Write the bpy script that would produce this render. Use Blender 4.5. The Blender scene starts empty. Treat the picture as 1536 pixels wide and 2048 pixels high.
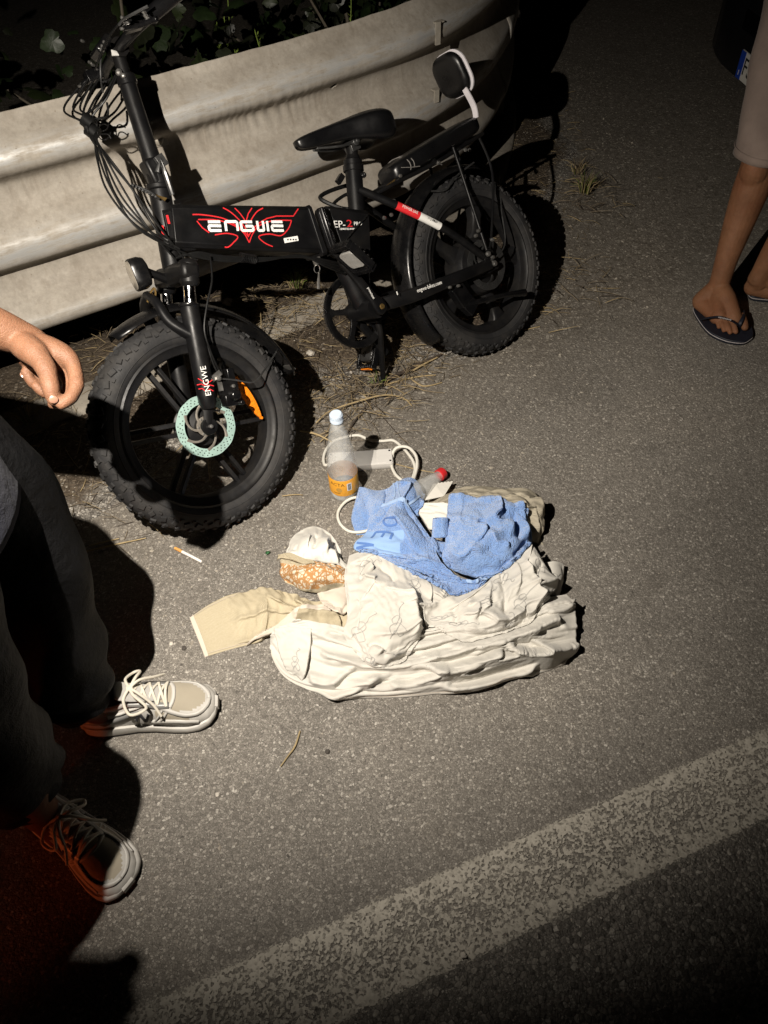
import bpy, bmesh, math, random
import numpy as np
from mathutils import Vector, Matrix, Euler
random.seed(7)
RNG = np.random.default_rng(11)
R = math.radians
scene = bpy.context.scene
col = scene.collection

# ------------------------------------------------------------------ camera
CAM_H, PITCH, ROLL, FPX = 1.5855, 0.84377, -0.0437, 1531.36
_fw = np.array([0, math.cos(PITCH), -math.sin(PITCH)])
_rt0 = np.array([1.0, 0, 0]); _up0 = np.cross(_rt0, _fw)
_rt = math.cos(ROLL) * _rt0 + math.sin(ROLL) * _up0
_up = -math.sin(ROLL) * _rt0 + math.cos(ROLL) * _up0
EYE = np.array([0, 0, CAM_H])
cam_d = bpy.data.cameras.new('camera')
cam_d.sensor_fit = 'VERTICAL'; cam_d.sensor_height = 36.0
cam_d.lens = FPX / 2048 * 36.0
cam_d.clip_start = 0.02; cam_d.clip_end = 400
cam = bpy.data.objects.new('camera', cam_d); col.objects.link(cam)
cam.matrix_world = Matrix([[_rt[i], _up[i], -_fw[i], EYE[i]] for i in range(3)] + [[0, 0, 0, 1]])
scene.camera = cam

# ------------------------------------------------------------------ night sky, torch, tail lamp
world = bpy.data.worlds.new('World'); scene.world = world; world.use_nodes = True
wn = world.node_tree.nodes; wl = world.node_tree.links
bg = wn['Background']
sky = wn.new('ShaderNodeTexSky'); sky.sky_type = 'NISHITA'; sky.sun_disc = False
sky.sun_elevation = R(-3); sky.sun_rotation = R(200)
wl.new(sky.outputs[0], bg.inputs[0]); bg.inputs[1].default_value = 0.0035

def lamp(name, kind, loc, target, power, color, size):
    d = bpy.data.lights.new(name, kind); d.energy = power; d.color = color; d.shadow_soft_size = size
    o = bpy.data.objects.new(name, d); col.objects.link(o); o.location = loc
    v = Vector(target) - Vector(loc)
    o.rotation_euler = v.to_track_quat('-Z', 'Y').to_euler()
    return o
TORCH = (-0.495, 0.59, 1.53)
torch = lamp('torch_light', 'SPOT', TORCH, (-0.25, 1.68, 0.2), 252, (1.0, 0.915, 0.80), 0.006)
torch.data.spot_size = R(111); torch.data.spot_blend = 1.0
tail = lamp('tail_lamp', 'SPOT', (-1.5, -0.30, 0.12), (-0.70, 0.62, 0.10), 9, (1.0, 0.15, 0.035), 0.05)
tail.data.spot_size = R(32); tail.data.spot_blend = 0.8

scene.view_settings.view_transform = 'Standard'; scene.view_settings.look = 'None'
scene.view_settings.exposure = 0.0; scene.view_settings.gamma = 1.0
scene.render.engine = 'CYCLES'
scene.cycles.use_denoising = True
scene.cycles.max_bounces = 6; scene.cycles.diffuse_bounces = 3; scene.cycles.glossy_bounces = 3
scene.cycles.transmission_bounces = 6; scene.cycles.transparent_max_bounces = 8
scene.cycles.caustics_reflective = False; scene.cycles.caustics_refractive = False
scene.cycles.sample_clamp_indirect = 4.0

# ------------------------------------------------------------------ survey helpers: sight line -> point in the place
def ray(px, py): return _fw * FPX + _rt * (px - 768) + _up * (1024 - py)
def gp(px, py, z=0.0):
    d = ray(px, py); return EYE + d * ((z - EYE[2]) / d[2])
def dp(px, py, depth): return EYE + ray(px, py) / FPX * depth

# ------------------------------------------------------------------ materials
def new_mat(name):
    m = bpy.data.materials.new(name); m.use_nodes = True
    nt = m.node_tree; return m, nt, nt.nodes['Principled BSDF']
def N(nt, kind, **kw):
    n = nt.nodes.new(kind)
    for k, v in kw.items():
        if k.startswith('i_'): n.inputs[k[2:]].default_value = v
        else: setattr(n, k, v)
    return n
def ramp(nt, fac, stops):
    r = nt.nodes.new('ShaderNodeValToRGB'); nt.links.new(fac, r.inputs[0])
    e = r.color_ramp.elements
    while len(e) < len(stops): e.new(0.5)
    for el, (p, c) in zip(e, stops):
        el.position = p; el.color = (*c, 1) if len(c) == 3 else c
    return r.outputs[0]
def coords(nt, kind='Object', scale=None):
    t = nt.nodes.new('ShaderNodeTexCoord').outputs[kind]
    if scale is not None:
        mp = nt.nodes.new('ShaderNodeMapping'); mp.inputs['Scale'].default_value = scale
        nt.links.new(t, mp.inputs[0]); t = mp.outputs[0]
    return t
def noise(nt, vec, scale, detail=4, rough=0.55):
    n = nt.nodes.new('ShaderNodeTexNoise'); n.inputs['Scale'].default_value = scale
    n.inputs['Detail'].default_value = detail; n.inputs['Roughness'].default_value = rough
    nt.links.new(vec, n.inputs['Vector']); return n.outputs[0]
def voro(nt, vec, scale, feature='F1', out=0, rand=1.0):
    n = nt.nodes.new('ShaderNodeTexVoronoi'); n.feature = feature; n.inputs['Scale'].default_value = scale
    n.inputs['Randomness'].default_value = rand
    nt.links.new(vec, n.inputs['Vector']); return n.outputs[out]
def mix(nt, fac, a, b, mode='MIX'):
    m = nt.nodes.new('ShaderNodeMix'); m.data_type = 'RGBA'; m.blend_type = mode
    for s, v in ((0, fac), (6, a), (7, b)):
        if hasattr(v, 'links'): nt.links.new(v, m.inputs[s])
        elif s == 0: m.inputs[0].default_value = v
        else: m.inputs[s].default_value = (*v, 1)
    return m.outputs[2]
def math_n(nt, op, a, b=0.0, clamp=False):
    m = nt.nodes.new('ShaderNodeMath'); m.operation = op; m.use_clamp = clamp
    for i, v in enumerate((a, b)):
        if hasattr(v, 'links'): nt.links.new(v, m.inputs[i])
        else: m.inputs[i].default_value = v
    return m.outputs[0]
def bump(nt, bsdf, height, strength=0.4, dist=0.002, prev=None):
    b = nt.nodes.new('ShaderNodeBump'); b.inputs['Strength'].default_value = strength; b.inputs['Distance'].default_value = dist
    nt.links.new(height, b.inputs['Height'])
    if prev is not None: nt.links.new(prev, b.inputs['Normal'])
    nt.links.new(b.outputs[0], bsdf.inputs['Normal']); return b.outputs[0]
def simple(name, colr, rough=0.5, metal=0.0, var=0.15, scale=30.0, bumpd=0.0, bscale=200.0, spec=0.5, sheen=0.0, dust=None):
    m, nt, b = new_mat(name)
    v = coords(nt)
    n = noise(nt, v, scale)
    dark = tuple(c * (1 - var) for c in colr); lite = tuple(min(1, c * (1 + var)) for c in colr)
    c = ramp(nt, n, [(0.3, dark), (0.7, lite)])
    if dust:
        d = ramp(nt, noise(nt, v, dust[2], 6, 0.7), [(0.45, (0, 0, 0)), (0.75, (1, 1, 1))])
        c = mix(nt, math_n(nt, 'MULTIPLY', d, dust[1]), c, dust[0])
    nt.links.new(c, b.inputs['Base Color'])
    rr = ramp(nt, noise(nt, v, scale * 2.3), [(0.3, (max(0.02, rough - .1),) * 3), (0.7, (min(1, rough + .1),) * 3)])
    nt.links.new(rr, b.inputs['Roughness'])
    b.inputs['Metallic'].default_value = metal; b.inputs['Specular IOR Level'].default_value = spec
    if sheen: b.inputs['Sheen Weight'].default_value = sheen
    if bumpd: bump(nt, b, noise(nt, v, bscale), 0.5, bumpd)
    return m

# ------------------------------------------------------------------ mesh helpers
def catmull(pts, n=6, closed=False):
    P = [np.array(p, float) for p in pts]; out = []
    m = len(P)
    rng = range(m if closed else m - 1)
    for i in rng:
        if closed: a, b, c, d = P[i - 1], P[i], P[(i + 1) % m], P[(i + 2) % m]
        else: a, b, c, d = P[max(i - 1, 0)], P[i], P[i + 1], P[min(i + 2, m - 1)]
        for k in range(n):
            t = k / n
            out.append(0.5 * ((2 * b) + (c - a) * t + (2 * a - 5 * b + 4 * c - d) * t * t + (3 * b - a - 3 * c + d) * t ** 3))
    if not closed: out.append(P[-1])
    return out
class MB:
    def __init__(s): s.v = []; s.f = []; s.m = []
    def add(s, vs, fs, mi=0):
        o = len(s.v); s.v.extend([tuple(map(float, p)) for p in vs])
        s.f.extend([tuple(i + o for i in f) for f in fs]); s.m.extend([mi] * len(fs)); return o
    def box(s, c, size, rot=None, mi=0, taper=1.0):
        x, y, z = (q / 2 for q in size)
        vs = [(-x, -y, -z), (x, -y, -z), (x, y, -z), (-x, y, -z), (-x * taper, -y * taper, z), (x * taper, -y * taper, z), (x * taper, y * taper, z), (-x * taper, y * taper, z)]
        M = rot if rot is not None else np.eye(3)
        vs = [np.array(c) + np.array(M) @ np.array(p) for p in vs]
        s.add(vs, [(0, 3, 2, 1), (4, 5, 6, 7), (0, 1, 5, 4), (1, 2, 6, 5), (2, 3, 7, 6), (3, 0, 4, 7)], mi)
    def tube(s, path, r, n=8, mi=0, caps=True, closed=False, flat=1.0, upv=None):
        P = [np.array(p, float) for p in path]; m = len(P)
        rs = [r] * m if np.isscalar(r) else list(r)
        if len(rs) != m: rs = list(np.interp(np.linspace(0, 1, m), np.linspace(0, 1, len(rs)), rs))
        T = []
        for i in range(m):
            a = P[i - 1] if (i or closed) else P[i]; b = P[(i + 1) % m] if (i < m - 1 or closed) else P[i]
            d = b - a; T.append(d / (np.linalg.norm(d) + 1e-12))
        u = np.array(upv, float) if upv is not None else np.array([0, 0, 1.0])
        if abs(u @ T[0]) > 0.95: u = np.array([1.0, 0, 0])
        u = u - T[0] * (u @ T[0]); u /= np.linalg.norm(u)
        vs = []
        for i in range(m):
            u = u - T[i] * (u @ T[i]); u /= (np.linalg.norm(u) + 1e-12); w = np.cross(T[i], u)
            for k in range(n):
                a = 2 * math.pi * k / n
                vs.append(P[i] + rs[i] * (math.cos(a) * u * flat + math.sin(a) * w))
        fs = []
        for i in range(m if closed else m - 1):
            j = (i + 1) % m
            for k in range(n):
                l = (k + 1) % n
                fs.append((i * n + k, i * n + l, j * n + l, j * n + k))
        if caps and not closed:
            fs.append(tuple(range(n - 1, -1, -1))); fs.append(tuple((m - 1) * n + k for k in range(n)))
        s.add(vs, fs, mi)
    def lathe(s, prof, o, ax, n=32, mi=0, closed=False, a0=0.0, a1=2 * math.pi, ref=None):
        """prof: (radius, along axis)"""
        ax = np.array(ax, float); ax /= np.linalg.norm(ax); o = np.array(o, float)
        u = np.array(ref, float) if ref is not None else (np.array([1.0, 0, 0]) if abs(ax[0]) < 0.9 else np.array([0, 0, 1.0]))
        u = u - ax * (u @ ax); u /= np.linalg.norm(u); w = np.cross(ax, u)
        full = abs(a1 - a0 - 2 * math.pi) < 1e-6
        na = n if full else n + 1; m = len(prof); vs = []
        for k in range(na):
            a = a0 + (a1 - a0) * k / n
            for (r, h) in prof: vs.append(o + ax * h + r * (math.cos(a) * u + math.sin(a) * w))
        fs = []
        for k in range(n):
            l = (k + 1) % na
            for i in range(m if closed else m - 1):
                j = (i + 1) % m
                fs.append((k * m + i, l * m + i, l * m + j, k * m + j))
        s.add(vs, fs, mi)
    def loft(s, rings, mi=0, caps=True):
        n = len(rings[0]); vs = [p for r in rings for p in r]; fs = []
        for i in range(len(rings) - 1):
            for k in range(n):
                l = (k + 1) % n
                fs.append((i * n + k, i * n + l, (i + 1) * n + l, (i + 1) * n + k))
        if caps: fs.append(tuple(range(n - 1, -1, -1))); fs.append(tuple((len(rings) - 1) * n + k for k in range(n)))
        s.add(vs, fs, mi)
    def prism(s, poly, a, b, mi=0):
        """poly: 2-D list; a(p)->3D front, b(p)->3D back"""
        n = len(poly); vs = [a(p) for p in poly] + [b(p) for p in poly]
        fs = [tuple(range(n)), tuple(range(2 * n - 1, n - 1, -1))] + [(k, (k + 1) % n + 0, (k + 1) % n + n, k + n)[::-1] for k in range(n)]
        s.add(vs, fs, mi)
    def build(s, name, mats, parent=None, smooth=True, bevel=0.0, angle=40, sub=0, solid=0.0):
        me = bpy.data.meshes.new(name); me.from_pydata(s.v, [], s.f)
        ms = mats if isinstance(mats, (list, tuple)) else [mats]
        for q in ms: me.materials.append(q)
        if len(ms) > 1: me.polygons.foreach_set('material_index', s.m)
        bm = bmesh.new(); bm.from_mesh(me); bmesh.ops.recalc_face_normals(bm, faces=bm.faces); bm.to_mesh(me); bm.free()
        me.update()
        o = bpy.data.objects.new(name, me); col.objects.link(o)
        if parent is not None: o.parent = parent
        if smooth:
            me.polygons.foreach_set('use_smooth', [True] * len(me.polygons))
            if not sub:
                try: me.set_sharp_from_angle(angle=R(angle))
                except Exception: pass
        if bevel:
            bv = o.modifiers.new('bevel', 'BEVEL'); bv.width = bevel; bv.segments = 2; bv.limit_method = 'ANGLE'; bv.angle_limit = R(35)
        if solid:
            so = o.modifiers.new('thickness', 'SOLIDIFY'); so.thickness = solid; so.offset = -1
        if sub:
            sb = o.modifiers.new('subsurf', 'SUBSURF'); sb.levels = sub; sb.render_levels = sub
        return o
def tag(o, label=None, cat=None, group=None, kind=None):
    for k, v in (('label', label), ('category', cat), ('group', group), ('kind', kind)):
        if v: o[k] = v
    return o
def empty(name, loc=(0, 0, 0), rot=None):
    o = bpy.data.objects.new(name, None); col.objects.link(o); o.location = loc; o.empty_display_size = 0.1
    if rot is not None: o.rotation_euler = rot
    return o
def copy_obj(o, parent=None):
    c = o.copy(); col.objects.link(c); c.parent = parent; return c
def text_mesh(s, size, name='lettering', shear=0.0, spacing=1.0):
    cu = bpy.data.curves.new(name, 'FONT'); cu.body = s; cu.size = size; cu.shear = shear; cu.space_character = spacing
    cu.align_x = 'CENTER'; cu.align_y = 'CENTER'; cu.extrude = 0.0004; cu.resolution_u = 3
    o = bpy.data.objects.new(name, cu); col.objects.link(o)
    dg = bpy.context.evaluated_depsgraph_get()
    me = bpy.data.meshes.new_from_object(o.evaluated_get(dg)); bpy.data.objects.remove(o); bpy.data.curves.remove(cu)
    return me
def text_obj(s, size, mat, parent, o, ux, uy, name='lettering', shear=0.0, spacing=1.0, width=None):
    me = text_mesh(s, size, name, shear, spacing)
    me.materials.clear(); me.materials.append(mat)
    ob = bpy.data.objects.new(name, me); col.objects.link(ob); ob.parent = parent
    ux = np.array(ux, float); ux /= np.linalg.norm(ux); uy = np.array(uy, float); uy -= ux * (ux @ uy); uy /= np.linalg.norm(uy)
    uz = np.cross(ux, uy); k = 1.0
    if width:
        xs = [v.co.x for v in me.vertices]; k = width / (max(xs) - min(xs))
    ob.matrix_local = Matrix([[ux[i] * k, uy[i], uz[i], o[i]] for i in range(3)] + [[0, 0, 0, 1]])
    return ob
# ================================================================== the setting
def stone_tex(nt, v, scale, cols, gap=(0.02, 0.018, 0.016), gapw=0.10):
    n1 = nt.nodes.new('ShaderNodeTexVoronoi'); n1.inputs['Scale'].default_value = scale; nt.links.new(v, n1.inputs['Vector'])
    cell = nt.nodes.new('ShaderNodeSeparateColor'); nt.links.new(n1.outputs['Color'], cell.inputs[0])
    c = ramp(nt, cell.outputs[0], cols)
    e = voro(nt, v, scale, 'DISTANCE_TO_EDGE')
    g = ramp(nt, e, [(0.0, (0, 0, 0)), (gapw, (1, 1, 1))])
    return mix(nt, g, gap, c), n1.outputs['Distance'], cell.outputs[1], g
def warp_(nt, v):
    w = nt.nodes.new('ShaderNodeTexNoise'); w.inputs['Scale'].default_value = 5; w.inputs['Detail'].default_value = 6; nt.links.new(v, w.inputs['Vector'])
    m = nt.nodes.new('ShaderNodeMix'); m.data_type = 'VECTOR'; m.inputs[0].default_value = 0.12; nt.links.new(v, m.inputs[4]); nt.links.new(w.outputs['Color'], m.inputs[5]); return m.outputs[1]
def asphalt(name, cols, scale, tint, dark=1.0, bd=0.003, rough=0.8, shoulder=False):
    m, nt, b = new_mat(name)
    v = coords(nt)
    w = nt.nodes.new('ShaderNodeTexNoise'); w.inputs['Scale'].default_value = 60; nt.links.new(v, w.inputs['Vector'])
    vv = nt.nodes.new('ShaderNodeMix'); vv.data_type = 'VECTOR'; vv.inputs[0].default_value = 0.006
    nt.links.new(v, vv.inputs[4]); nt.links.new(w.outputs['Color'], vv.inputs[5]); v2 = vv.outputs[1]
    big, d1, r1, g1 = stone_tex(nt, v2, scale, cols)
    small, d2, r2, g2 = stone_tex(nt, v2, scale * 2.3, cols)
    msk = ramp(nt, r1, [(0.45, (0, 0, 0)), (0.5, (1, 1, 1))])
    c = mix(nt, msk, small, big)
    # bitumen showing between the stones, patchy
    bit = ramp(nt, noise(nt, v, 130, 3, 0.7), [(0.35, (0, 0, 0)), (0.62, (1, 1, 1))])
    c = mix(nt, math_n(nt, 'MULTIPLY', bit, 0.55), c, tint)
    big_n = ramp(nt, noise(nt, v, 1.3, 5, 0.6), [(0.3, (0.70, 0.69, 0.68)), (0.5, (0.97, 0.96, 0.95)), (0.7, (1.22, 1.19, 1.15))])
    c = mix(nt, 1.0, c, big_n, 'MULTIPLY')
    st1 = ramp(nt, noise(nt, mapped(nt, v, (4, 9, 0)), 3.6, 7, 0.72), [(0.56, (0, 0, 0)), (0.70, (1, 1, 1))])
    c = mix(nt, math_n(nt, 'MULTIPLY', st1, 0.38), c, (0.075, 0.064, 0.052))
    if shoulder:
        sx = nt.nodes.new('ShaderNodeSeparateXYZ'); nt.links.new(v, sx.inputs[0])
        wd = math_n(nt, 'ADD', math_n(nt, 'ADD', math_n(nt, 'MULTIPLY', sx.outputs[0], -0.5), math_n(nt, 'MULTIPLY', sx.outputs[1], 0.866)), math_n(nt, 'MULTIPLY', math_n(nt, 'SUBTRACT', noise(nt, v, 4, 5, .7), 0.5), 0.55))
        sm_ = ramp(nt, wd, [(0.0, (0, 0, 0)), (0.94, (0, 0, 0)), (1.0, (1, 1, 1))]); wn2 = math_n(nt, 'MULTIPLY', math_n(nt, 'SUBTRACT', wd, 1.28), 2.2, True)
        cs, cd, cr2, cg = stone_tex(nt, v2, 88, [(0.0, (0.10, 0.09, 0.077)), (0.5, (0.22, 0.197, 0.165)), (0.85, (0.40, 0.365, 0.315)), (1.0, (0.58, 0.54, 0.47))], gap=(0.045, 0.037, 0.028), gapw=0.2)
        keep = ramp(nt, cr2, [(0.35, (0, 0, 0)), (0.5, (1, 1, 1))])
        c = mix(nt, math_n(nt, 'MULTIPLY', math_n(nt, 'MULTIPLY', wn2, keep), 0.9), c, cs)
        c = mix(nt, math_n(nt, 'MULTIPLY', wn2, 0.35), c, (0.13, 0.108, 0.08))
    # pale bits of grit
    sp = voro(nt, v, scale * 0.35)
    spk = ramp(nt, sp, [(0.0, (1, 1, 1)), (0.10, (0, 0, 0))])
    c = mix(nt, math_n(nt, 'MULTIPLY', spk, 0.55), c, (0.42, 0.40, 0.36))
    sp2 = ramp(nt, voro(nt, mapped(nt, v, (3.1, 7.7, 0)), scale * 0.22), [(0.0, (1, 1, 1)), (0.13, (0, 0, 0))])
    c = mix(nt, math_n(nt, 'MULTIPLY', sp2, 0.8), c, (0.03, 0.027, 0.024))
    nt.links.new(c, b.inputs['Base Color'])
    b.inputs['Roughness'].default_value = rough
    h = math_n(nt, 'ADD', math_n(nt, 'MULTIPLY', math_n(nt, 'SUBTRACT', 1.0, d1), msk), math_n(nt, 'MULTIPLY', bit, -0.5))
    h = math_n(nt, 'ADD', h, math_n(nt, 'MULTIPLY', d2, -0.4))
    bump(nt, b, h, 0.9, bd)
    return m
def mapped(nt, v, loc):
    mp = nt.nodes.new('ShaderNodeMapping'); mp.inputs['Location'].default_value = loc; nt.links.new(v, mp.inputs[0]); return mp.outputs[0]
STONES = [(0.0, (0.13, 0.118, 0.103)), (0.35, (0.21, 0.193, 0.17)), (0.7, (0.29, 0.268, 0.237)), (0.93, (0.42, 0.393, 0.35)), (1.0, (0.56, 0.53, 0.48))]
M_ASPH = asphalt('old_asphalt', STONES, 175, (0.15, 0.137, 0.12), bd=0.0013, shoulder=True)
DSTONES = [(0.0, (0.09, 0.082, 0.072)), (0.5, (0.21, 0.193, 0.17)), (0.9, (0.36, 0.335, 0.295)), (1.0, (0.5, 0.47, 0.42))]
M_LANE = asphalt('lane_asphalt', DSTONES, 100, (0.12, 0.109, 0.095), bd=0.0045, rough=0.6)

# one ground sheet to the horizon
LD = np.array([math.cos(R(20.0)), math.sin(R(20.0)), 0]); LN = np.array([-LD[1], LD[0], 0])   # along the edge line / away from the lane
L0 = gp(1536, 1450)                                                                       # far edge of the line
g = MB(); g.add([(-150, -150, 0), (150, -150, 0), (150, 150, 0), (-150, 150, 0)], [(0, 1, 2, 3)])
road = g.build('road', M_ASPH); tag(road, kind='structure')
# rougher lane surface beyond the painted line
rngs = []
lw = 0.168
a0 = L0 - LN * lw * 0.75
g = MB(); q = [a0 - LD * 60 - LN * 12, a0 + LD * 60 - LN * 12, a0 + LD * 60, a0 - LD * 60]
g.add([(p[0], p[1], 0.0016) for p in q], [(0, 1, 2, 3)])
lane = g.build('carriageway', M_LANE); tag(lane, kind='structure')

# worn painted edge line
def line_mat():
    m, nt, b = new_mat('worn_road_paint')
    v = coords(nt)
    vw = warp_small(nt, v)
    n1 = nt.nodes.new('ShaderNodeTexVoronoi'); n1.inputs['Scale'].default_value = 210; nt.links.new(vw, n1.inputs['Vector'])
    sc_ = nt.nodes.new('ShaderNodeSeparateColor'); nt.links.new(n1.outputs['Color'], sc_.inputs[0]); cell = sc_.outputs[0]
    sep = nt.nodes.new('ShaderNodeSeparateXYZ'); nt.links.new(v, sep.inputs[0])
    e = math_n(nt, 'MULTIPLY', math_n(nt, 'ABSOLUTE', math_n(nt, 'SUBTRACT', sep.outputs[1], lw / 2)), 2 / lw)      # 0 centre .. 1 edge
    k = math_n(nt, 'ADD', math_n(nt, 'MULTIPLY', cell, 0.42), math_n(nt, 'MULTIPLY', noise(nt, v, 150, 5, 0.75), 0.75))
    k = math_n(nt, 'ADD', k, math_n(nt, 'MULTIPLY', noise(nt, v, 9, 5, 0.65), 0.40))
    k = math_n(nt, 'ADD', k, ramp(nt, e, [(0.35, (0, 0, 0)), (0.86, (0.17,) * 3), (1.0, (0.05,) * 3)]))
    rag = math_n(nt, 'ADD', e, math_n(nt, 'MULTIPLY', math_n(nt, 'SUBTRACT', math_n(nt, 'ADD', cell, noise(nt, v, 60, 5, 0.8)), 1.0), 0.16))
    k = math_n(nt, 'SUBTRACT', k, ramp(nt, rag, [(0.93, (0, 0, 0)), (0.99, (1, 1, 1))]))
    a = ramp(nt, k, [(0.70, (0.05,) * 3), (0.80, (0.55,) * 3), (0.90, (0.95,) * 3)])
    c = ramp(nt, math_n(nt, 'ADD', math_n(nt, 'MULTIPLY', cell, .4), math_n(nt, 'MULTIPLY', noise(nt, v, 30, 4), .6)), [(0.25, (0.31, 0.285, 0.24)), (0.75, (0.50, 0.465, 0.40))])
    nt.links.new(c, b.inputs['Base Color']); b.inputs['Roughness'].default_value = 0.75; nt.links.new(a, b.inputs['Alpha'])
    bump(nt, b, math_n(nt, 'SUBTRACT', 1.0, n1.outputs['Distance']), 0.35, 0.0012)
    return m
def warp_small(nt, v):
    w = nt.nodes.new('ShaderNodeTexNoise'); w.inputs['Scale'].default_value = 90; nt.links.new(v, w.inputs['Vector'])
    m = nt.nodes.new('ShaderNodeMix'); m.data_type = 'VECTOR'; m.inputs[0].default_value = 0.006; nt.links.new(v, m.inputs[4]); nt.links.new(w.outputs['Color'], m.inputs[5]); return m.outputs[1]
g = MB(); nx = 40
xs = np.linspace(-8, 12, nx)
vs = []
for x in xs:
    for y in (0, lw): vs.append((x, y, 0))
g.add(vs, [(2 * i, 2 * i + 2, 2 * i + 3, 2 * i + 1) for i in range(nx - 1)])
ln = g.build('road_line', line_mat()); tag(ln, kind='structure')
o = L0 - LN * lw
ln.matrix_world = Matrix([[LD[i], LN[i], (0, 0, 1)[i], (o[0], o[1], 0.0032)[i]] for i in range(3)] + [[0, 0, 0, 1]])

# guard-rail frame: u along the kerb, w away from the road
KU = np.array([math.cos(R(30)), math.sin(R(30)), 0]); KW = np.array([-KU[1], KU[0], 0])
def bend_(u): return 0.34 * np.maximum(0.0, np.minimum(u, 3.2) - 1.35) ** 2 + 1.26 * np.maximum(0.0, u - 3.2)     # the rail swings away
def rail_w(u): return 2.14 + 0.09 * max(0.0, u - 0.4) ** 2 + bend_(u)
def UW(u, w, z=0.0): p = KU * u + KW * w; return np.array([p[0], p[1], z])

# dirt and litter verge in front of the kerb: thin sheet that dips under the asphalt along a ragged edge
def soil_mat(name, c1, c2, c3, bd=0.006, edge=True):
    m, nt, b = new_mat(name); v = coords(nt)
    st, d1, r1, g1 = stone_tex(nt, v, 95, [(0.0, c1), (0.6, c2), (0.9, c3), (1.0, (0.42, 0.38, 0.32))], gap=tuple(q * 0.5 for q in c1), gapw=0.3)
    soil = ramp(nt, noise(nt, v, 45, 6, 0.75), [(0.3, tuple(q * .6 for q in c1)), (0.7, c2)])
    msk = ramp(nt, math_n(nt, 'ADD', math_n(nt, 'MULTIPLY', noise(nt, v, 5, 5, 0.65), 0.8), math_n(nt, 'MULTIPLY', r1, 0.25)), [(0.46, (0, 0, 0)), (0.6, (1, 1, 1))])
    c = mix(nt, msk, soil, st)
    if edge:
        at = nt.nodes.new('ShaderNodeAttribute'); at.attribute_name = 'edge'
        ac, ad, ar, ag = stone_tex(nt, v, 150, STONES)
        k = ramp(nt, math_n(nt, 'ADD', at.outputs['Fac'], math_n(nt, 'MULTIPLY', math_n(nt, 'SUBTRACT', noise(nt, v, 26, 6, 0.75), 0.5), 1.3)), [(0.30, (0, 0, 0)), (0.75, (1, 1, 1))])
        c = mix(nt, k, ac, c)
    nt.links.new(c, b.inputs['Base Color']); b.inputs['Roughness'].default_value = 0.95; b.inputs['Specular IOR Level'].default_value = 0.2
    h = math_n(nt, 'ADD', noise(nt, v, 120, 5, 0.7), math_n(nt, 'MULTIPLY', d1, -0.6))
    bump(nt, b, h, 1.0, bd)
    return m
SOILC = ((0.07, 0.053, 0.037), (0.15, 0.118, 0.085), (0.27, 0.225, 0.175))
M_SOIL = soil_mat('verge_soil', *SOILC); M_BANK = soil_mat('bank_soil', *SOILC, edge=False)
def fbm(x, y, s, oct=4, seed=0):
    """cheap value noise on arrays"""
    out = 0; amp = 1; tot = 0
    r = np.random.default_rng(seed)
    for k in range(oct):
        tab = r.random((64, 64)); X = x * s; Y = y * s
        xi = np.floor(X).astype(int); yi = np.floor(Y).astype(int); fx = X - xi; fy = Y - yi
        fx = fx * fx * (3 - 2 * fx); fy = fy * fy * (3 - 2 * fy)
        a = tab[xi % 64, yi % 64]; b_ = tab[(xi + 1) % 64, yi % 64]; c_ = tab[xi % 64, (yi + 1) % 64]; d_ = tab[(xi + 1) % 64, (yi + 1) % 64]
        out = out + amp * ((a * (1 - fx) + b_ * fx) * (1 - fy) + (c_ * (1 - fx) + d_ * fx) * fy); tot += amp
        amp *= 0.5; s *= 2.03
    return out / tot
def verge_z(u, w, both=False):
    d = kerb_w_arr(u) - w                         # metres in front of the kerb
    n = fbm(u + 20, w + 20, 3.0, 4, 3) - 0.5
    reach = 0.33 + 0.42 * n + 0.22 * np.exp(-((u - 1.55) / 0.45) ** 2) + 0.18 * np.exp(-((u + 0.25) / 0.35) ** 2)
    z = 0.022 * np.clip((reach - d) / 0.22, -1, 1)
    return (z + 0.012 * (fbm(u + 5, w + 5, 14, 3, 5) - 0.5), np.clip((reach - d) / 0.20, 0, 1)) if both else z + 0.012 * (fbm(u + 5, w + 5, 14, 3, 5) - 0.5)
def kerb_w_arr(u): return 2.065 + 0.09 * np.maximum(0.0, u - 0.4) ** 2 + bend_(u)
def grid_sheet(name, us, fw_, nw, zf, m):
    U, T = np.meshgrid(us, np.linspace(0, 1, nw), indexing='ij')
    w0, w1 = fw_(U); W = w0 + (w1 - w0) * T
    Z = zf(U, W)
    P = U[..., None] * KU + W[..., None] * KW; P[..., 2] = Z
    nu = len(us); V = P.reshape(-1, 3)
    f = [(i * nw + j, (i + 1) * nw + j, (i + 1) * nw + j + 1, i * nw + j + 1) for i in range(nu - 1) for j in range(nw - 1)]
    b = MB(); b.v = [tuple(p) for p in V]; b.f = f; b.m = [0] * len(f)
    return b.build(name, m, angle=180)
us = np.concatenate([np.linspace(-2.5, -1, 20), np.linspace(-0.98, 3.2, 230), np.linspace(3.25, 12, 60)])
verge = grid_sheet('verge', us, lambda u: (kerb_w_arr(u) - 0.95, kerb_w_arr(u) + 0.01), 56, verge_z, M_SOIL); tag(verge, kind='structure')
U_, T_ = np.meshgrid(us, np.linspace(0, 1, 56), indexing='ij'); W_ = (kerb_w_arr(U_) - 0.95) + 0.96 * T_
_at = verge.data.attributes.new('edge', 'FLOAT', 'POINT'); _at.data.foreach_set('value', verge_z(U_, W_, True)[1].ravel().astype(np.float32))
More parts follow.
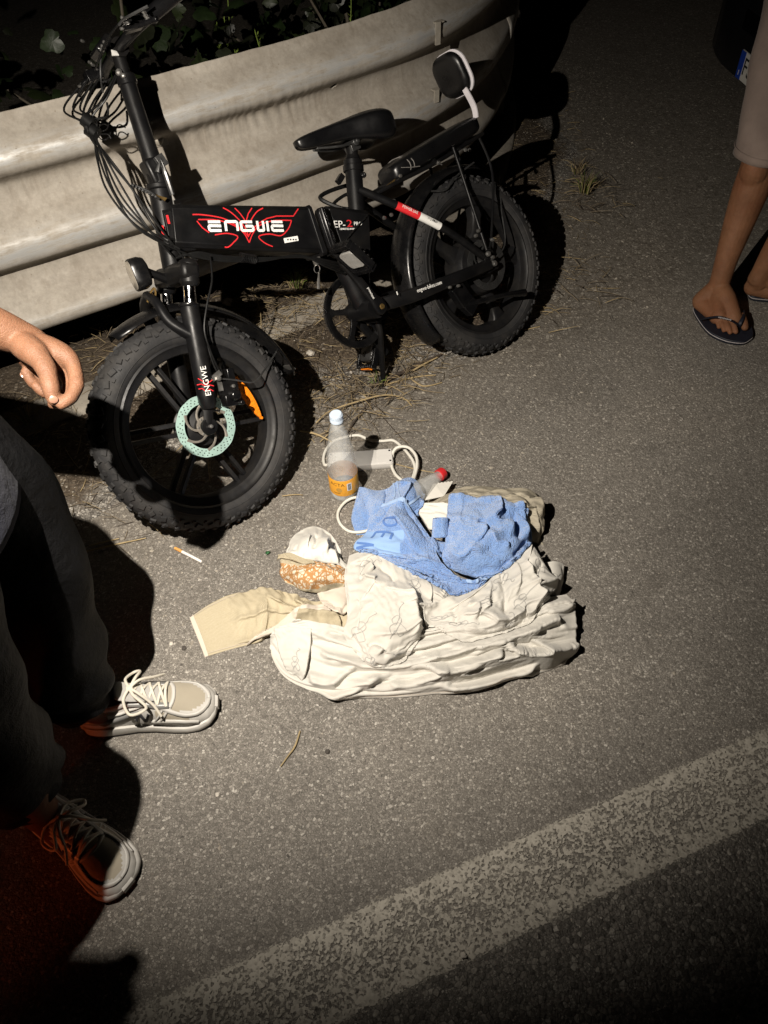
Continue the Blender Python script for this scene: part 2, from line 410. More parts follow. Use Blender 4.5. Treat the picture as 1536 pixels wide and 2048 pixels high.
# bank behind the kerb
def bank_z(u, w):
    d = w - kerb_w_arr(u)
    return 0.035 + 0.04 * d + 0.05 * (fbm(u + 9, w + 9, 4, 4, 8) - 0.5) - 0.35 * np.clip(d - 0.35, 0, 4)
bank = grid_sheet('bank', us, lambda u: (kerb_w_arr(u) + 0.10, kerb_w_arr(u) + 4.0), 40, bank_z, M_BANK); tag(bank, kind='structure')

# concrete kerb strip
def concrete():
    m, nt, b = new_mat('rough_concrete'); v = coords(nt)
    c = ramp(nt, noise(nt, v, 9, 8, 0.7), [(0.25, (0.16, 0.14, 0.115)), (0.55, (0.30, 0.27, 0.225)), (0.8, (0.40, 0.365, 0.31))])
    pit = ramp(nt, voro(nt, v, 70), [(0.0, (0.4, 0.4, 0.4)), (0.25, (1, 1, 1))])
    c = mix(nt, 1.0, c, pit, 'MULTIPLY')
    nt.links.new(c, b.inputs['Base Color']); b.inputs['Roughness'].default_value = 0.92
    bump(nt, b, noise(nt, v, 60, 8, 0.75), 0.8, 0.006); return m
M_CONC = concrete()
g = MB(); rings = []
uk = np.linspace(-2.5, 12, 260)
for u in uk:
    w = float(kerb_w_arr(np.array(u))); j = lambda k: 0.010 * (float(fbm(np.array(u * 1.0 + 30 + k), np.array(k * 3.7), 7, 3, 20 + k)) - 0.5)
    rings.append([UW(u, w + j(0), -0.02), UW(u, w + 0.004 + j(1), 0.034 + j(2)), UW(u, w + 0.018, 0.046 + j(3)), UW(u, w + 0.09, 0.052 + j(4)), UW(u, w + 0.125 + j(5), 0.045), UW(u, w + 0.13, -0.02)])
g.loft(rings); kerb = g.build('kerb', M_CONC, angle=60); tag(kerb, kind='structure')

# ------------------------------------------------------------------ guardrail
def galv():
    m, nt, b = new_mat('weathered_galvanised_steel'); v = coords(nt)
    sp = voro(nt, v, 60)
    base = ramp(nt, noise(nt, coords(nt, 'Object', (9, 9, 3)), 1.0, 8, 0.7), [(0.25, (0.26, 0.232, 0.195)), (0.5, (0.345, 0.313, 0.268)), (0.75, (0.41, 0.378, 0.33))])
    fl = ramp(nt, noise(nt, v, 80, 4, 0.7), [(0.35, (0.86, 0.86, 0.86)), (0.65, (1.06, 1.06, 1.06))])
    c = mix(nt, 1.0, base, fl, 'MULTIPLY')
    # run-down streaks: stretched along z
    st = noise(nt, coords(nt, 'Object', (38, 38, 2.2)), 1.0, 6, 0.65)
    stm = ramp(nt, st, [(0.52, (0, 0, 0)), (0.72, (1, 1, 1))])
    c = mix(nt, math_n(nt, 'MULTIPLY', stm, 0.5), c, (0.17, 0.14, 0.105))
    sb = nt.nodes.new('ShaderNodeSeparateXYZ'); nt.links.new(v, sb.inputs[0])
    grime = math_n(nt, 'MULTIPLY', ramp(nt, noise(nt, coords(nt, 'Object', (6, 6, 26)), 1.0, 7, .7), [(.4, (0, 0, 0)), (.7, (1, 1, 1))]), .45)
    c = mix(nt, grime, c, (0.20, 0.17, 0.135))
    # bare scuffed metal along the crests, soot specks
    geo = nt.nodes.new('ShaderNodeAttribute'); geo.attribute_name = 'crest'
    sc = math_n(nt, 'MULTIPLY', geo.outputs['Fac'], ramp(nt, noise(nt, coords(nt, 'Object', (9, 9, 60)), 1.0, 8, 0.72), [(0.42, (0, 0, 0)), (0.58, (1, 1, 1))]))
    c = mix(nt, sc, c, (0.50, 0.50, 0.49))
    sk = ramp(nt, voro(nt, v, 34), [(0.03, (1, 1, 1)), (0.09, (0, 0, 0))])
    c = mix(nt, math_n(nt, 'MULTIPLY', sk, 0.5), c, (0.10, 0.06, 0.03))
    nt.links.new(c, b.inputs['Base Color'])
    nt.links.new(math_n(nt, 'ADD', math_n(nt, 'MULTIPLY', sc, 0.4), 0.06), b.inputs['Metallic'])
    nt.links.new(ramp(nt, sc, [(0, (0.72, 0.72, 0.72)), (1, (0.5, 0.5, 0.5))]), b.inputs['Roughness'])
    bump(nt, b, math_n(nt, 'ADD', math_n(nt, 'MULTIPLY', noise(nt, v, 30, 6, 0.7), 1.0), math_n(nt, 'MULTIPLY', st, 0.6)), 0.4, 0.0012)
    return m
M_GALV = galv()
PROF = [(0.283, 0.035), (0.290, 0.060), (0.306, 0.078), (0.326, 0.083), (0.345, 0.077), (0.375, 0.050), (0.415, 0.018), (0.445, 0.008), (0.468, 0.012), (0.486, 0.040),
        (0.500, 0.068), (0.516, 0.081), (0.545, 0.085), (0.570, 0.080), (0.592, 0.058), (0.625, 0.022), (0.655, 0.008), (0.690, 0.010), (0.712, 0.034), (0.730, 0.064),
        (0.746, 0.079), (0.768, 0.083), (0.785, 0.078), (0.806, 0.055), (0.830, 0.024), (0.846, 0.012), (0.856, 0.006)]
guard = empty('guardrail', UW(1.0, 2.22, 0)); GO = np.array(guard.location)
tag(guard, 'dented triple wave steel guardrail running behind the leaning bike', 'guardrail')
pc = np.array(catmull([(p[1], 0, p[0]) for p in PROF], 4))
def rail_piece(u0, u1, n, dw, bm_name):
    U, K = np.meshgrid(np.linspace(u0, u1, n), np.arange(len(pc)), indexing='ij'); p = pc[K, 0]; z = pc[K, 2]
    w0 = 2.14 + 0.09 * np.maximum(0.0, U - 0.4) ** 2 + bend_(U) + 0.075
    dent = 0.006 * (fbm(U + 40, z * 3, 2.2, 3, 31) - 0.5) + 0.0030 * (fbm(U + 40, z * 6 + 9, 9, 3, 33) - 0.5)
    # crumple ripples below the upper crest
    rp = 0.0024 * np.sin(U * 210 + 3 * np.sin(U * 23) + z * 30) * np.exp(-((z - 0.70) / 0.040) ** 2) * np.maximum(0.0, fbm(U + 11, z * 0 + 2.0, 4.5, 2, 35) - 0.28) * 2.4 * ((U > -.2) & (U < 1.15))
    lip = 0.005 * (fbm(U + 4, z * 0 + 1.0, 14, 3, 37) - 0.5) * (z > 0.84)
    P = U[..., None] * KU + (w0 - p + dent + rp + dw)[..., None] * KW; P[..., 2] = z + lip; P -= GO
    vs = list(P.reshape(-1, 3)); cr = np.maximum(np.maximum(np.exp(-((z - 0.775) / 0.022) ** 2), np.exp(-((z - 0.545) / 0.03) ** 2)), 0.6 * np.exp(-((z - 0.33) / 0.015) ** 2)).ravel()
    m = len(pc); b = MB()
    b.add(vs, [(i * m + k, (i + 1) * m + k, (i + 1) * m + k + 1, i * m + k + 1) for i in range(n - 1) for k in range(m - 1)])
    ob = b.build(bm_name, M_GALV, guard, angle=180, solid=0.004)
    at = ob.data.attributes.new('crest', 'FLOAT', 'POINT'); at.data.foreach_set('value', cr)
    return ob
beam = rail_piece(-2.4, 2.35, 620, 0.0, 'beam')
beam2 = rail_piece(2.25, 6.5, 120, -0.005, 'beam'); beam3 = rail_piece(6.4, 12, 60, 0.0, 'beam')
# bolt hole punched in the upper flat
cut = MB(); hz = 0.706; hu = 1.185
cut.lathe([(0.0, -0.05), (0.010, -0.05), (0.010, 0.05), (0.0, 0.05)], UW(hu, rail_w(hu) + 0.07, hz) - GO, KW, 14)
co = cut.build('cutter', M_GALV, guard)
bo = beam.modifiers.new('hole', 'BOOLEAN'); bo.operation = 'DIFFERENCE'; bo.object = co; bo.solver = 'EXACT'
dg = bpy.context.evaluated_depsgraph_get()
try:
    nm = bpy.data.meshes.new_from_object(beam.evaluated_get(dg)); beam.modifiers.clear(); beam.data = nm
except Exception: pass
bpy.data.objects.remove(co)
M_ZINC = simple('zinc_bolt', (0.36, 0.33, 0.28), 0.5, 0.3, 0.2)
M_STEELD = simple('dark_post_steel', (0.12, 0.11, 0.10), 0.7, 0.2)
def bolt(u, z, big=True):
    b = MB(); c = UW(u, rail_w(u) + 0.064, z) - GO
    if big:
        Mx = np.stack([KU, KW, np.array([0, 0, 1.0])], 1)
        b.box(c, (0.055, 0.004, 0.040), Mx)
    b.build('washer_plate', M_ZINC, guard, bevel=0.0015)
    b = MB(); c2 = c - KW * 0.002
    b.lathe([(0.0, -0.013), (0.008, -0.012), (0.013, -0.008), (0.016, 0.0)], c2, KW, 16)
    b.build('bolt', M_ZINC, guard)
bolt(0.600, 0.700)
for u in (-2.3, -1.35, 2.30, 4.3, 6.45):
    b = MB(); Mx = np.stack([KU, KW, np.array([0, 0, 1.0])], 1)
    for (du, dw, su, sw) in ((0, 0, 0.006, 0.12), (0.03, 0.057, 0.06, 0.006), (0.03, -0.057, 0.06, 0.006)):
        b.box(UW(u + du + 0.2, rail_w(u + .2) + 0.16 + dw, 0.39) - GO, (su, sw, 0.86), Mx)
    b.build('post', M_STEELD, guard)
for (z0, z1) in ((0.80, 0.735), (0.60, 0.56)):
    b = MB(); Mx = np.stack([KU, KW, np.array([0, 0, 1.0])], 1)
    b.box(UW(1.589, rail_w(1.589) - 0.012, (z0 + z1) / 2) - GO, (0.018, 0.006, z0 - z1), Mx); b.box(UW(1.60, rail_w(1.6) + 0.0, z0 - .005) - GO, (0.035, 0.02, 0.004), Mx)
    b.build('bracket', M_ZINC, guard)
# ================================================================== the folding e-bike, leaning on the rail
BO = np.array([0.42107, 2.13228, 0.0])
BF = np.array([-0.74714, -0.66467, 0.0]); BL = np.array([0.56923, -0.63986, 0.51629]); BU = np.array([-0.34316, 0.38574, 0.85641])
bike = empty('electric_bike')
bike.matrix_world = Matrix([[BF[i], BL[i], BU[i], BO[i]] for i in range(3)] + [[0, 0, 0, 1]])
tag(bike, 'black folding electric bike with fat tyres leaning against the guardrail', 'bicycle')
def bp(px, py, t):
    """bike-frame point (s forward, t to its left, h up) seen along a sight line"""
    d = ray(px, py); k = ((BO + t * BL - EYE) @ BL) / (d @ BL); X = EYE + k * d - BO
    return np.array([X @ BF, t, X @ BU])
M_BLK = simple('satin_black_paint', (0.0045, 0.0045, 0.005), 0.42, var=0.3, scale=12, bumpd=0.0003, bscale=500, spec=.22, dust=((0.06, 0.052, 0.04), 0.08, 14))
M_BLKG = simple('gloss_black_plastic', (0.004, 0.004, 0.0045), 0.28, var=0.2, scale=20, spec=.35, dust=((0.06, 0.052, 0.04), 0.08, 20))
M_RUB = simple('dusty_tyre_rubber', (0.017, 0.017, 0.018), 0.7, var=0.25, scale=9, bumpd=0.001, bscale=220, dust=((0.075, 0.068, 0.06), 0.42, 11), spec=0.3)
M_RIM = simple('matt_black_alloy', (0.010, 0.010, 0.011), 0.45, 0.2, 0.25, 16, spec=.3, dust=((0.08, 0.07, 0.055), 0.2, 12))
M_CHROME = simple('chromed_steel', (0.75, 0.75, 0.76), 0.12, 1.0, 0.05)
M_STEEL = simple('zinc_steel', (0.42, 0.41, 0.39), 0.35, 0.9, 0.2)
M_DSTEEL = simple('dull_dark_steel', (0.10, 0.10, 0.10), 0.4, 0.8, 0.3)
M_CABLE = simple('black_cable_sheath', (0.005, 0.005, 0.005), 0.45, var=0.1, spec=.25)
M_RED = simple('red_decal', (0.62, 0.022, 0.028), 0.45, var=0.05)
M_WHITE = simple('white_decal', (0.78, 0.77, 0.74), 0.45, var=0.04)
M_WPLAST = simple('white_plastic', (0.66, 0.63, 0.66), 0.4, var=0.05)
M_DISC = simple('disc_steel_mint_glint', (0.38, 0.55, 0.50), 0.42, 0.35, 0.12, 40)  # mint tint is the lamp's reflection, put into the base colour
M_DISCA = simple('brake_disc_arms', (0.33, 0.30, 0.26), 0.45, 0.7, 0.2, 30)
M_AMBER = simple('amber_reflector', (0.80, 0.22, 0.012), 0.25, var=0.2, scale=160, bumpd=0.001, bscale=300)
M_VINYL = simple('black_vinyl', (0.004, 0.004, 0.0045), 0.33, var=0.2, scale=10, bumpd=0.0003, bscale=700)
M_STITCH = simple('grey_stitching', (0.16, 0.15, 0.14), 0.7)
M_LENS = simple('headlight_lens', (0.42, 0.38, 0.32), 0.15, 0.5, 0.2, 60)
M_GOLD = simple('brass', (0.55, 0.36, 0.13), 0.3, 0.9)
M_SHADE_PRINT = simple('hole_shade_and_print', (0.008, 0.008, 0.008), 0.8)

X_, Y_, Z_ = np.eye(3)
def tyre_mesh():
    b = MB(); R0 = 0.236; prof = []
    for a in np.linspace(-150, 150, 40):
        ar = math.radians(a)
        rr = R0 + (0.0415 if math.cos(ar) > 0 else 0.034) * math.cos(ar); ww = 0.0475 * math.copysign(abs(math.sin(ar)) ** 0.85, math.sin(ar))
        prof.append((rr, ww))
    b.lathe(prof, (0, 0, 0), Y_, 96, closed=True)
    # raised bead rings on both side walls
    for sd in (-1, 1):
        for (r0, w) in ((0.2195, 0.0385), (0.231, 0.0465)):
            b.lathe([(r0 - .0022, w * sd), (r0, (w + .0022) * sd), (r0 + .0022, w * sd)], (0, 0, 0), Y_, 80, closed=True)
    for row, (ph, sx, sy, cnt, off) in enumerate(((-70, .011, .007, 50, 0), (70, .011, .007, 50, .5), (-54, .017, .015, 50, .5), (54, .017, .015, 50, 0), (-26, .014, .013, 50, 0), (26, .014, .013, 50, .5), (0, .016, .011, 50, .25))):
        pr = math.radians(ph); c, s = math.cos(pr), math.sin(pr)
        rr = R0 + 0.0415 * c; ww = 0.0475 * math.copysign(abs(s) ** .85, s)
        for k in range(cnt):
            a = 2 * math.pi * (k + off) / cnt; rad = np.array([math.cos(a), 0, math.sin(a)]); tan = np.array([-math.sin(a), 0, math.cos(a)])
            nrm = rad * c + Y_ * s; acr = np.cross(nrm, tan)
            jw = 1 + 0.15 * RNG.standard_normal()
            tw = 0.35 * (1 if k % 2 else -1) if abs(ph) < 60 else 0
            t2 = tan * math.cos(tw) + acr * math.sin(tw); a2 = np.cross(nrm, t2)
            b.box(rad * rr + Y_ * ww + nrm * 0.0012, (sx * jw, sy, 0.0066), np.stack([t2, a2, nrm], 1), taper=0.8)
    return b
def wheel(name, s):
    w = empty(name); w.parent = bike; w.location = (s, 0, 0.284)
    return w
fw_ = wheel('front_wheel', 1.076); rw_ = wheel('rear_wheel', 0.0)
ty = tyre_mesh().build('tyre', M_RUB, fw_, angle=35)
ty2 = copy_obj(ty, rw_); ty2.rotation_euler = (0, 0.4, 0)
rp = [(0.2165, 0.0385), (0.2095, 0.041), (0.206, 0.036), (0.197, 0.033), (0.188, 0.029), (0.1855, 0.022), (0.184, 0.0), (0.1855, -0.022), (0.188, -0.029), (0.197, -0.033), (0.206, -0.036), (0.2095, -0.041), (0.2165, -0.0385), (0.20, -0.02), (0.20, 0.02)]
b = MB(); b.lathe(rp, (0, 0, 0), Y_, 96, closed=True); rim = b.build('rim', M_RIM, fw_); rim2 = copy_obj(rim, rw_)
# front spokes: six pairs of cast bars
sp_me = None
for k in range(6):
    a = math.radians(60 * k - 4.0 + 22.0)
    for sg in (-1, 1):
        if sp_me is None:
            b = MB()
            b.loft([[(x, dy, dz) for (dy, dz) in ((-.011, -.0055), (-.0085, .0055), (.0085, .0055), (.011, -.0055))] for x in (0.03, 0.10, 0.186)])
            ob = b.build('spoke', M_RIM, fw_, bevel=0.0012); sp_me = ob
        else: ob = copy_obj(sp_me, fw_)
        ra = np.array([math.cos(a), 0, math.sin(a)]); ta = np.array([-math.sin(a), 0, math.cos(a)])
        cen = ta * 0.0135 * sg
        ob.matrix_local = Matrix([[ra[i], Y_[i] if True else 0, ta[i] * sg, cen[i]] for i in range(3)] + [[0, 0, 0, 1]])
b = MB(); b.lathe([(0.0, -.062), (0.022, -.06), (0.026, -.045), (0.055, -.035), (0.058, -.02), (0.045, -.012), (0.045, .012), (0.056, .02), (0.05, .034), (0.026, .042), (0.02, .055), (0, .056)], (0, 0, 0), Y_, 40)
b.build('hub', M_RIM, fw_)
def disc(parent, y, r=0.080):
    b = MB()
    wav = 48
    ring = []
    prof_o = [r + 0.0005 * math.cos(12 * 2 * math.pi * k / 144) for k in range(144)]
    vs = []
    for k in range(144):
        a = 2 * math.pi * k / 144; c, s = math.cos(a), math.sin(a)
        for (rr, yy) in ((0.0578, y - .0009), (prof_o[k], y - .0009), (prof_o[k], y + .0009), (0.0578, y + .0009)): vs.append((rr * c, yy, rr * s))
    b.add(vs, [(k * 4 + i, ((k + 1) % 144) * 4 + i, ((k + 1) % 144) * 4 + (i + 1) % 4, k * 4 + (i + 1) % 4) for k in range(144) for i in range(4)], 0)
    for k in range(6):
        a0 = 2 * math.pi * k / 6; pts = []
        for q in np.linspace(0, 1, 8):
            rr = 0.022 + (0.062 - 0.022) * q; a = a0 + 0.95 * q ** 1.3; pts.append((rr * math.cos(a), y, rr * math.sin(a)))
        b.tube(pts, [0.0042, 0.0034, 0.0030, 0.0034, 0.0048], 6, mi=1, flat=0.45, upv=Y_)
    b.lathe([(0.016, y - .0012), (0.026, y - .0012), (0.026, y + .0012), (0.016, y + .0012)], (0, 0, 0), Y_, 36, mi=1, closed=True)
    for k in range(36):                                                    # dark discs painted in for the shade of drilled holes
        for j in range(3):
            a = 2 * math.pi * (k + 0.33 * j) / 36; rr = 0.0638 + 0.0057 * j
            if (k + j) % 6 == 5: continue
            c = np.array([rr * math.cos(a), y + .0010, rr * math.sin(a)])
            b.lathe([(0.0, 0.0002), (0.00165, 0.0002), (0.00165, -.0008)], c, Y_, 7, mi=2)
    for k in range(6):
        a = 2 * math.pi * k / 6 + .3
        b.lathe([(0, .0035), (0.003, .003), (0.0036, .001)], (0.0215 * math.cos(a), y, 0.0215 * math.sin(a)), Y_, 8, mi=3)
    return b.build('brake_disc', [M_DISC, M_DISCA, M_SHADE_PRINT, M_STEEL], parent, angle=50)
disc(fw_, 0.057)
d2 = disc(rw_, 0.066); d2.data.materials[0] = M_DSTEEL; d2.data.materials[1] = M_DSTEEL
b = MB(); b.lathe([(0.0, .095), (0.005, .094), (0.0052, .082), (0.0095, .082), (0.0105, .076), (0.0105, .073), (0.014, .073), (0.014, .070)], (0, 0, 0), Y_, 6)
an = b.build('axle_nut', M_STEEL, fw_, angle=20); an2 = copy_obj(an, rw_); an2.location = (0, 0.012, 0); an2.scale = (1.35, 1.0, 1.35)
# amber wheel reflector
pa, pb = bp(473, 757, .034), bp(520, 833, .034)
b = MB(); cc = np.array([1.076, 0, .284]); ax = pb - pa; Lr = np.linalg.norm(ax); ax /= Lr; sd = np.cross(ax, Y_)
poly = []
for q in np.linspace(0, 1, 11): poly.append((q, -0.0125 * math.sin(math.pi * min(1, max(0, q * .86 + .07))) ** .8))
for q in np.linspace(1, 0, 11): poly.append((q, 0.0125 * math.sin(math.pi * min(1, max(0, q * .86 + .07))) ** .8))
b.prism(poly, lambda p: pa + ax * Lr * p[0] + sd * p[1] + Y_ * .005 - cc, lambda p: pa + ax * Lr * p[0] + sd * p[1] * 1.15 - Y_ * .004 - cc)
rf = b.build('wheel_reflector', M_AMBER, fw_, bevel=0.0012)
b = MB()
for i in range(9): b.box(pa + ax * Lr * (0.18 + .08 * i) + Y_ * .0055 - cc, (0.004, .0095 if i % 2 else .013, .0012), np.stack([ax, sd, Y_], 1))
for e in (pa - ax * .004, pb + ax * .004): b.lathe([(0, .008), (.004, .007), (.0045, 0)], e - cc, Y_, 10)
b.build('reflector_rib', M_AMBER, fw_)
me = text_mesh('20 x 4.0', 0.016)
for (ang, wl, nm) in ((-8, fw_, 0), (250, fw_, 1), (-150, rw_, 2)):
    a = math.radians(ang); ra = np.array([math.cos(a), 0, math.sin(a)]); ta = np.array([math.sin(a), 0, -math.cos(a)])
    ob = bpy.data.objects.new('sidewall_lettering', me); col.objects.link(ob); ob.parent = wl; ob.data.materials.clear(); ob.data.materials.append(M_RUB)
    uy = ra * .93 - Y_ * .36; uy /= np.linalg.norm(uy); n3 = np.cross(-ta, uy) * 1.0
    p = ra * 0.247 + Y_ * 0.0462
    n3 = Y_ * .93 + ra * .3
    ob.matrix_local = Matrix([[-ta[i] * -1, uy[i], n3[i], p[i]] for i in range(3)] + [[0, 0, 0, 1]])

# --- fork
fork = empty('fork'); fork.parent = bike
AX0 = np.array([1.076, 0, 0.284]); 
def obj(name, b, m, parent, **k): return b.build(name, m, parent, **k)
for sg in (1, -1):
    top = np.array([0.932, .082 * sg, 0.655]); mid = np.array([0.979, .082 * sg, 0.563]); bot = np.array([1.052, .082 * sg, 0.338]); ax_ = np.array([1.076, .075 * sg, .284])
    b = MB(); b.tube([top + (top - mid) * .1, mid + (bot - mid) * .1], .0150, 20); obj('stanchion', b, M_CHROME, fork)
    b = MB(); b.tube([mid + (mid - top) * -.02, mid + (bot - mid) * .03, mid + (bot - mid) * .9, bot, bot + (bot - mid) * .06], [.0225, .0235, .0235, .0225, .017], 22)
    b.lathe([(0, -.006), (.02, -.006), (.0225, .0), (.02, .006), (0, .006)], ax_ * [1, 0, 1] + np.array([0, .078 * sg, 0]), Y_, 20)
    b.tube([bot, ax_ + np.array([0, 0.003 * sg, .004])], [.014, .013], 10, flat=.5, upv=Y_)
    obj('lower_leg', b, M_BLK, fork)
    b = MB(); b.lathe([(.0238, 0), (.0262, .003), (.0262, .007), (.0225, .010)], mid, (top - mid), 24); obj('leg_seal', b, M_BLKG, fork)
b = MB()   # crown
up_ = np.array([-0.36, 0, .933])
for q, ww in ((0, 0), ):
    ctr = np.array([0.940, 0, 0.640])
    b.loft([[ctr + Y_ * t + np.array([.933, 0, .36]) * cx * (0.024 if abs(t) > .05 else .030) + up_ * cz * (0.020 if abs(t) > .05 else .024) for (cx, cz) in ((-1, -1), (1, -1), (1, 1), (-1, 1))] for t in (-.108, -.09, -.05, 0, .05, .09, .108)])
b.tube([np.array([0.950, 0, .625]), np.array([0.905, 0, .735])], .020, 16)
for sg in (1, -1): b.tube([np.array([0.953, .082 * sg, 0.605]), np.array([0.926, .082 * sg, 0.665])], .0245, 20)
obj('crown', b, M_BLK, fork, bevel=.011)
# horn-shaped brace between the lower legs, ahead of the crown
b = MB()
for sg in (1, -1):
    a0 = np.array([1.000, .082 * sg, .495]); 
    b.tube(catmull([a0, np.array([1.035, .066 * sg, .55]), np.array([1.035, .045 * sg, .60]), np.array([1.03, .0, .622])], 6), [.022, .018, .016, .017], 12, flat=.75)
obj('brace', b, M_BLK, fork)
# lettering down the left fork leg
p0 = bp(407, 762, .1058)
text_obj('ENGWE', 0.021, M_WHITE, fork, bp(412, 762, .107), np.array([-.30, 0, .95]), np.array([.95, 0, .3]))
b = MB()
def stroke(b, pts, w, t, lift=0.0006, mi=0):
    """flat inked line on a side face: pts are (s,h)"""
    P = [np.array([p[0], t, p[1]]) for p in pts]
    n = len(P); L_, R_ = [], []
    for i in range(n):
        d = P[min(i + 1, n - 1)] - P[max(i - 1, 0)]; d /= np.linalg.norm(d) + 1e-9; q = np.array([d[2], 0, -d[0]]) * w / 2
        L_.append(P[i] + q + Y_ * lift); R_.append(P[i] - q + Y_ * lift)
    b.add(L_ + R_, [(i, i + 1, n + i + 1, n + i) for i in range(n - 1)], mi)
def pxs(pl, t, k=1): return [tuple(bp(x, y, t)[[0, 2]]) for (x, y) in pl]
for pl in ([(395, 757), (404, 762), (410, 768)], [(393, 770), (402, 768), (410, 772)], [(396, 778), (404, 777), (411, 783)], [(424, 760), (418, 764), (411, 768)], [(427, 772), (420, 770), (412, 772)], [(426, 782), (419, 778), (412, 783)]):
    stroke(b, pxs(pl, .1045), .0022, .1062)
obj('wing_emblem', b, M_RED, fork)
# brake caliper
b = MB(); c = bp(455, 775, .07)
for (dx, dz, sx, sy, sz) in ((0, .0, .045, .04, .035), (.012, -.03, .035, .045, .03), (-.02, .028, .02, .03, .03)):
    b.box(c + np.array([dx, 0, dz]), (sx, sy, sz), Matrix.Rotation(-.3, 3, 'Y'))
b.lathe([(0, .04), (.012, .038), (.016, .03), (.017, 0)], bp(462, 790, .07), Y_, 18)
b.lathe([(0, .05), (.007, .05), (.008, .03)], bp(470, 805, .06), Y_, 10)
cal = obj('brake_caliper', b, M_BLKG, fork, bevel=.003)
b = MB(); b.box(bp(432, 752, .095), (.032, .004, .014), Matrix.Rotation(.2, 3, 'Y')); b.box(bp(440, 770, .09), (.012, .004, .030), Matrix.Rotation(-.3, 3, 'Y'))
b.lathe([(0, .012), (.006, .011), (.0075, .006), (.0075, 0)], bp(435, 757, .094), Y_, 8); b.lathe([(0, .006), (.005, .005), (.005, 0)], bp(466, 772, .09), Y_, 8); obj('caliper_bracket', b, M_STEEL, fork)

# --- front fender
b = MB(); rings = []
for a in np.linspace(73, 181, 40):
    ar = math.radians(a); ra = np.array([math.cos(ar), 0, math.sin(ar)]); e = min(1.0, (a - 70) / 10.0, (184 - a) / 5.0); wd = .050 * (0.45 + .55 * e)
    rr = 0.312 + 0.008 * (a - 73) / 108
    rings.append([AX0 + ra * (rr - .020 * (abs(q) ** 2.2)) + Y_ * q * wd for q in np.linspace(-1, 1, 11)])
vs = [p for r_ in rings for p in r_]
b.add(vs, [(i * 11 + k, (i + 1) * 11 + k, (i + 1) * 11 + k + 1, i * 11 + k + 1) for i in range(39) for k in range(10)])
fen = obj('front_fender', b, M_BLKG, bike, solid=.0025)
b = MB(); b.tube(catmull([bp(437, 757, .092), bp(470, 760, .092), bp(508, 764, .09), bp(530, 738, .075), bp(552, 705, .05)], 6), .0024, 8)
b.tube([bp(552, 705, .05), bp(556, 698, .02)], .0026, 8); obj('fender_stay', b, M_DSTEEL, fen)
b = MB(); b.box(bp(578, 735, 0), (.018, .05, .004), Matrix.Rotation(-1.2, 3, 'Y')); obj('fender_tip_clip', b, M_STEEL, fen)

# --- headlight on the crown
hl = empty('headlight'); hl.parent = bike
tp, bt = bp(256, 518, .01), bp(282, 582, .01); axv = tp - bt; Lh = np.linalg.norm(axv); axv /= Lh; vl = np.array([(EYE - BO) @ BF, (EYE - BO) @ BL, (EYE - BO) @ BU]) - (tp + bt) / 2; vl /= np.linalg.norm(vl); axv = axv; nv = X_ * 1.0 - Y_ * .2; nv = nv - vl * (nv @ vl); nv += vl * .22; nv = nv - axv * (nv @ axv); nv /= np.linalg.norm(nv); HS = np.cross(nv, axv)
hc = (tp + bt) / 2
def rrect(w, h, r, n=5):
    o = []
    for (cx, cy, a0) in ((w - r, h - r, 0), (-w + r, h - r, 90), (-w + r, -h + r, 180), (w - r, -h + r, 270)):
        for k in range(n + 1): a = math.radians(a0 + 90 * k / n); o.append((cx + r * math.cos(a), cy + r * math.sin(a)))
    return o
rr_ = rrect(.030, Lh / 2, .022)
b = MB(); b.loft([[hc + HS * x * k + axv * y * k + nv * z for (x, y) in rr_] for (k, z) in ((.55, -.035), (.85, -.030), (1, -.016), (1, .004), (.93, .008), (.90, .003))])
obj('lamp_housing', b, M_BLKG, hl, bevel=.0015)
b = MB(); b.loft([[hc + HS * x * k + axv * y * k + nv * z for (x, y) in rr_] for (k, z) in ((.90, .002), (.89, .008), (.6, .011), (.2, .012))]); lens = obj('lamp_lens', b, M_LENS, hl)
b = MB(); b.tube([hc - nv * .03, np.array([.965, 0, .64])], [.010, .012], 8); obj('lamp_bracket', b, M_BLK, hl)
b = MB(); b.tube(catmull([bp(301, 598, .02), bp(311, 590, .02), bp(308, 576, .02), bp(299, 590, .02), bp(295, 604, .02)], 5, True), .0025, 6, closed=True); obj('lock_shackle', b, M_GOLD, hl)

# --- main frame
frame = empty('frame'); frame.parent = bike
def side_box(b, quad, tw, ch=.010, mi=0):
    """box-section tube: quad = 4 (s,h) corners TL BL BR TR, half width tw, chamfered flanks"""
    (TLs, BLs, BRs, TRs) = [np.array(p) for p in quad]
    def sec(q0, q1):
        d = (q0 - q1); l = np.linalg.norm(d); d = d / l
        pts = [(q0 - d * ch, tw), (q1 + d * ch, tw), (q1, tw - ch), (q1, -tw + ch), (q1 + d * ch, -tw), (q0 - d * ch, -tw), (q0, -tw + ch), (q0, tw - ch)]
        return [np.array([p[0], t, p[1]]) for (p, t) in pts]
    b.loft([sec(TLs * (1 - q) + TRs * q, BLs * (1 - q) + BRs * q) for q in (0, .5, 1)], mi)
TW = 0.045
TL, BL2, TR, BR = bp(343, 407, TW)[[0, 2]], bp(352, 493, TW)[[0, 2]], bp(622, 411, TW)[[0, 2]], bp(652, 506, TW)[[0, 2]]
b = MB(); side_box(b, (TL, BL2, BR, TR), TW); main = obj('main_tube', b, M_BLK, frame, bevel=.002)
b = MB(); h0, h1 = np.array([0.876, 0, .835]), np.array([0.940, 0, .650])
b.tube([h0, h1], .027, 24); b.lathe([(.027, 0), (.031, .002), (.031, .012), (.024, .014)], h0, h0 - h1, 24); b.lathe([(.027, 0), (.031, .002), (.031, .012), (.024, .014)], h1, h1 - h0, 24)
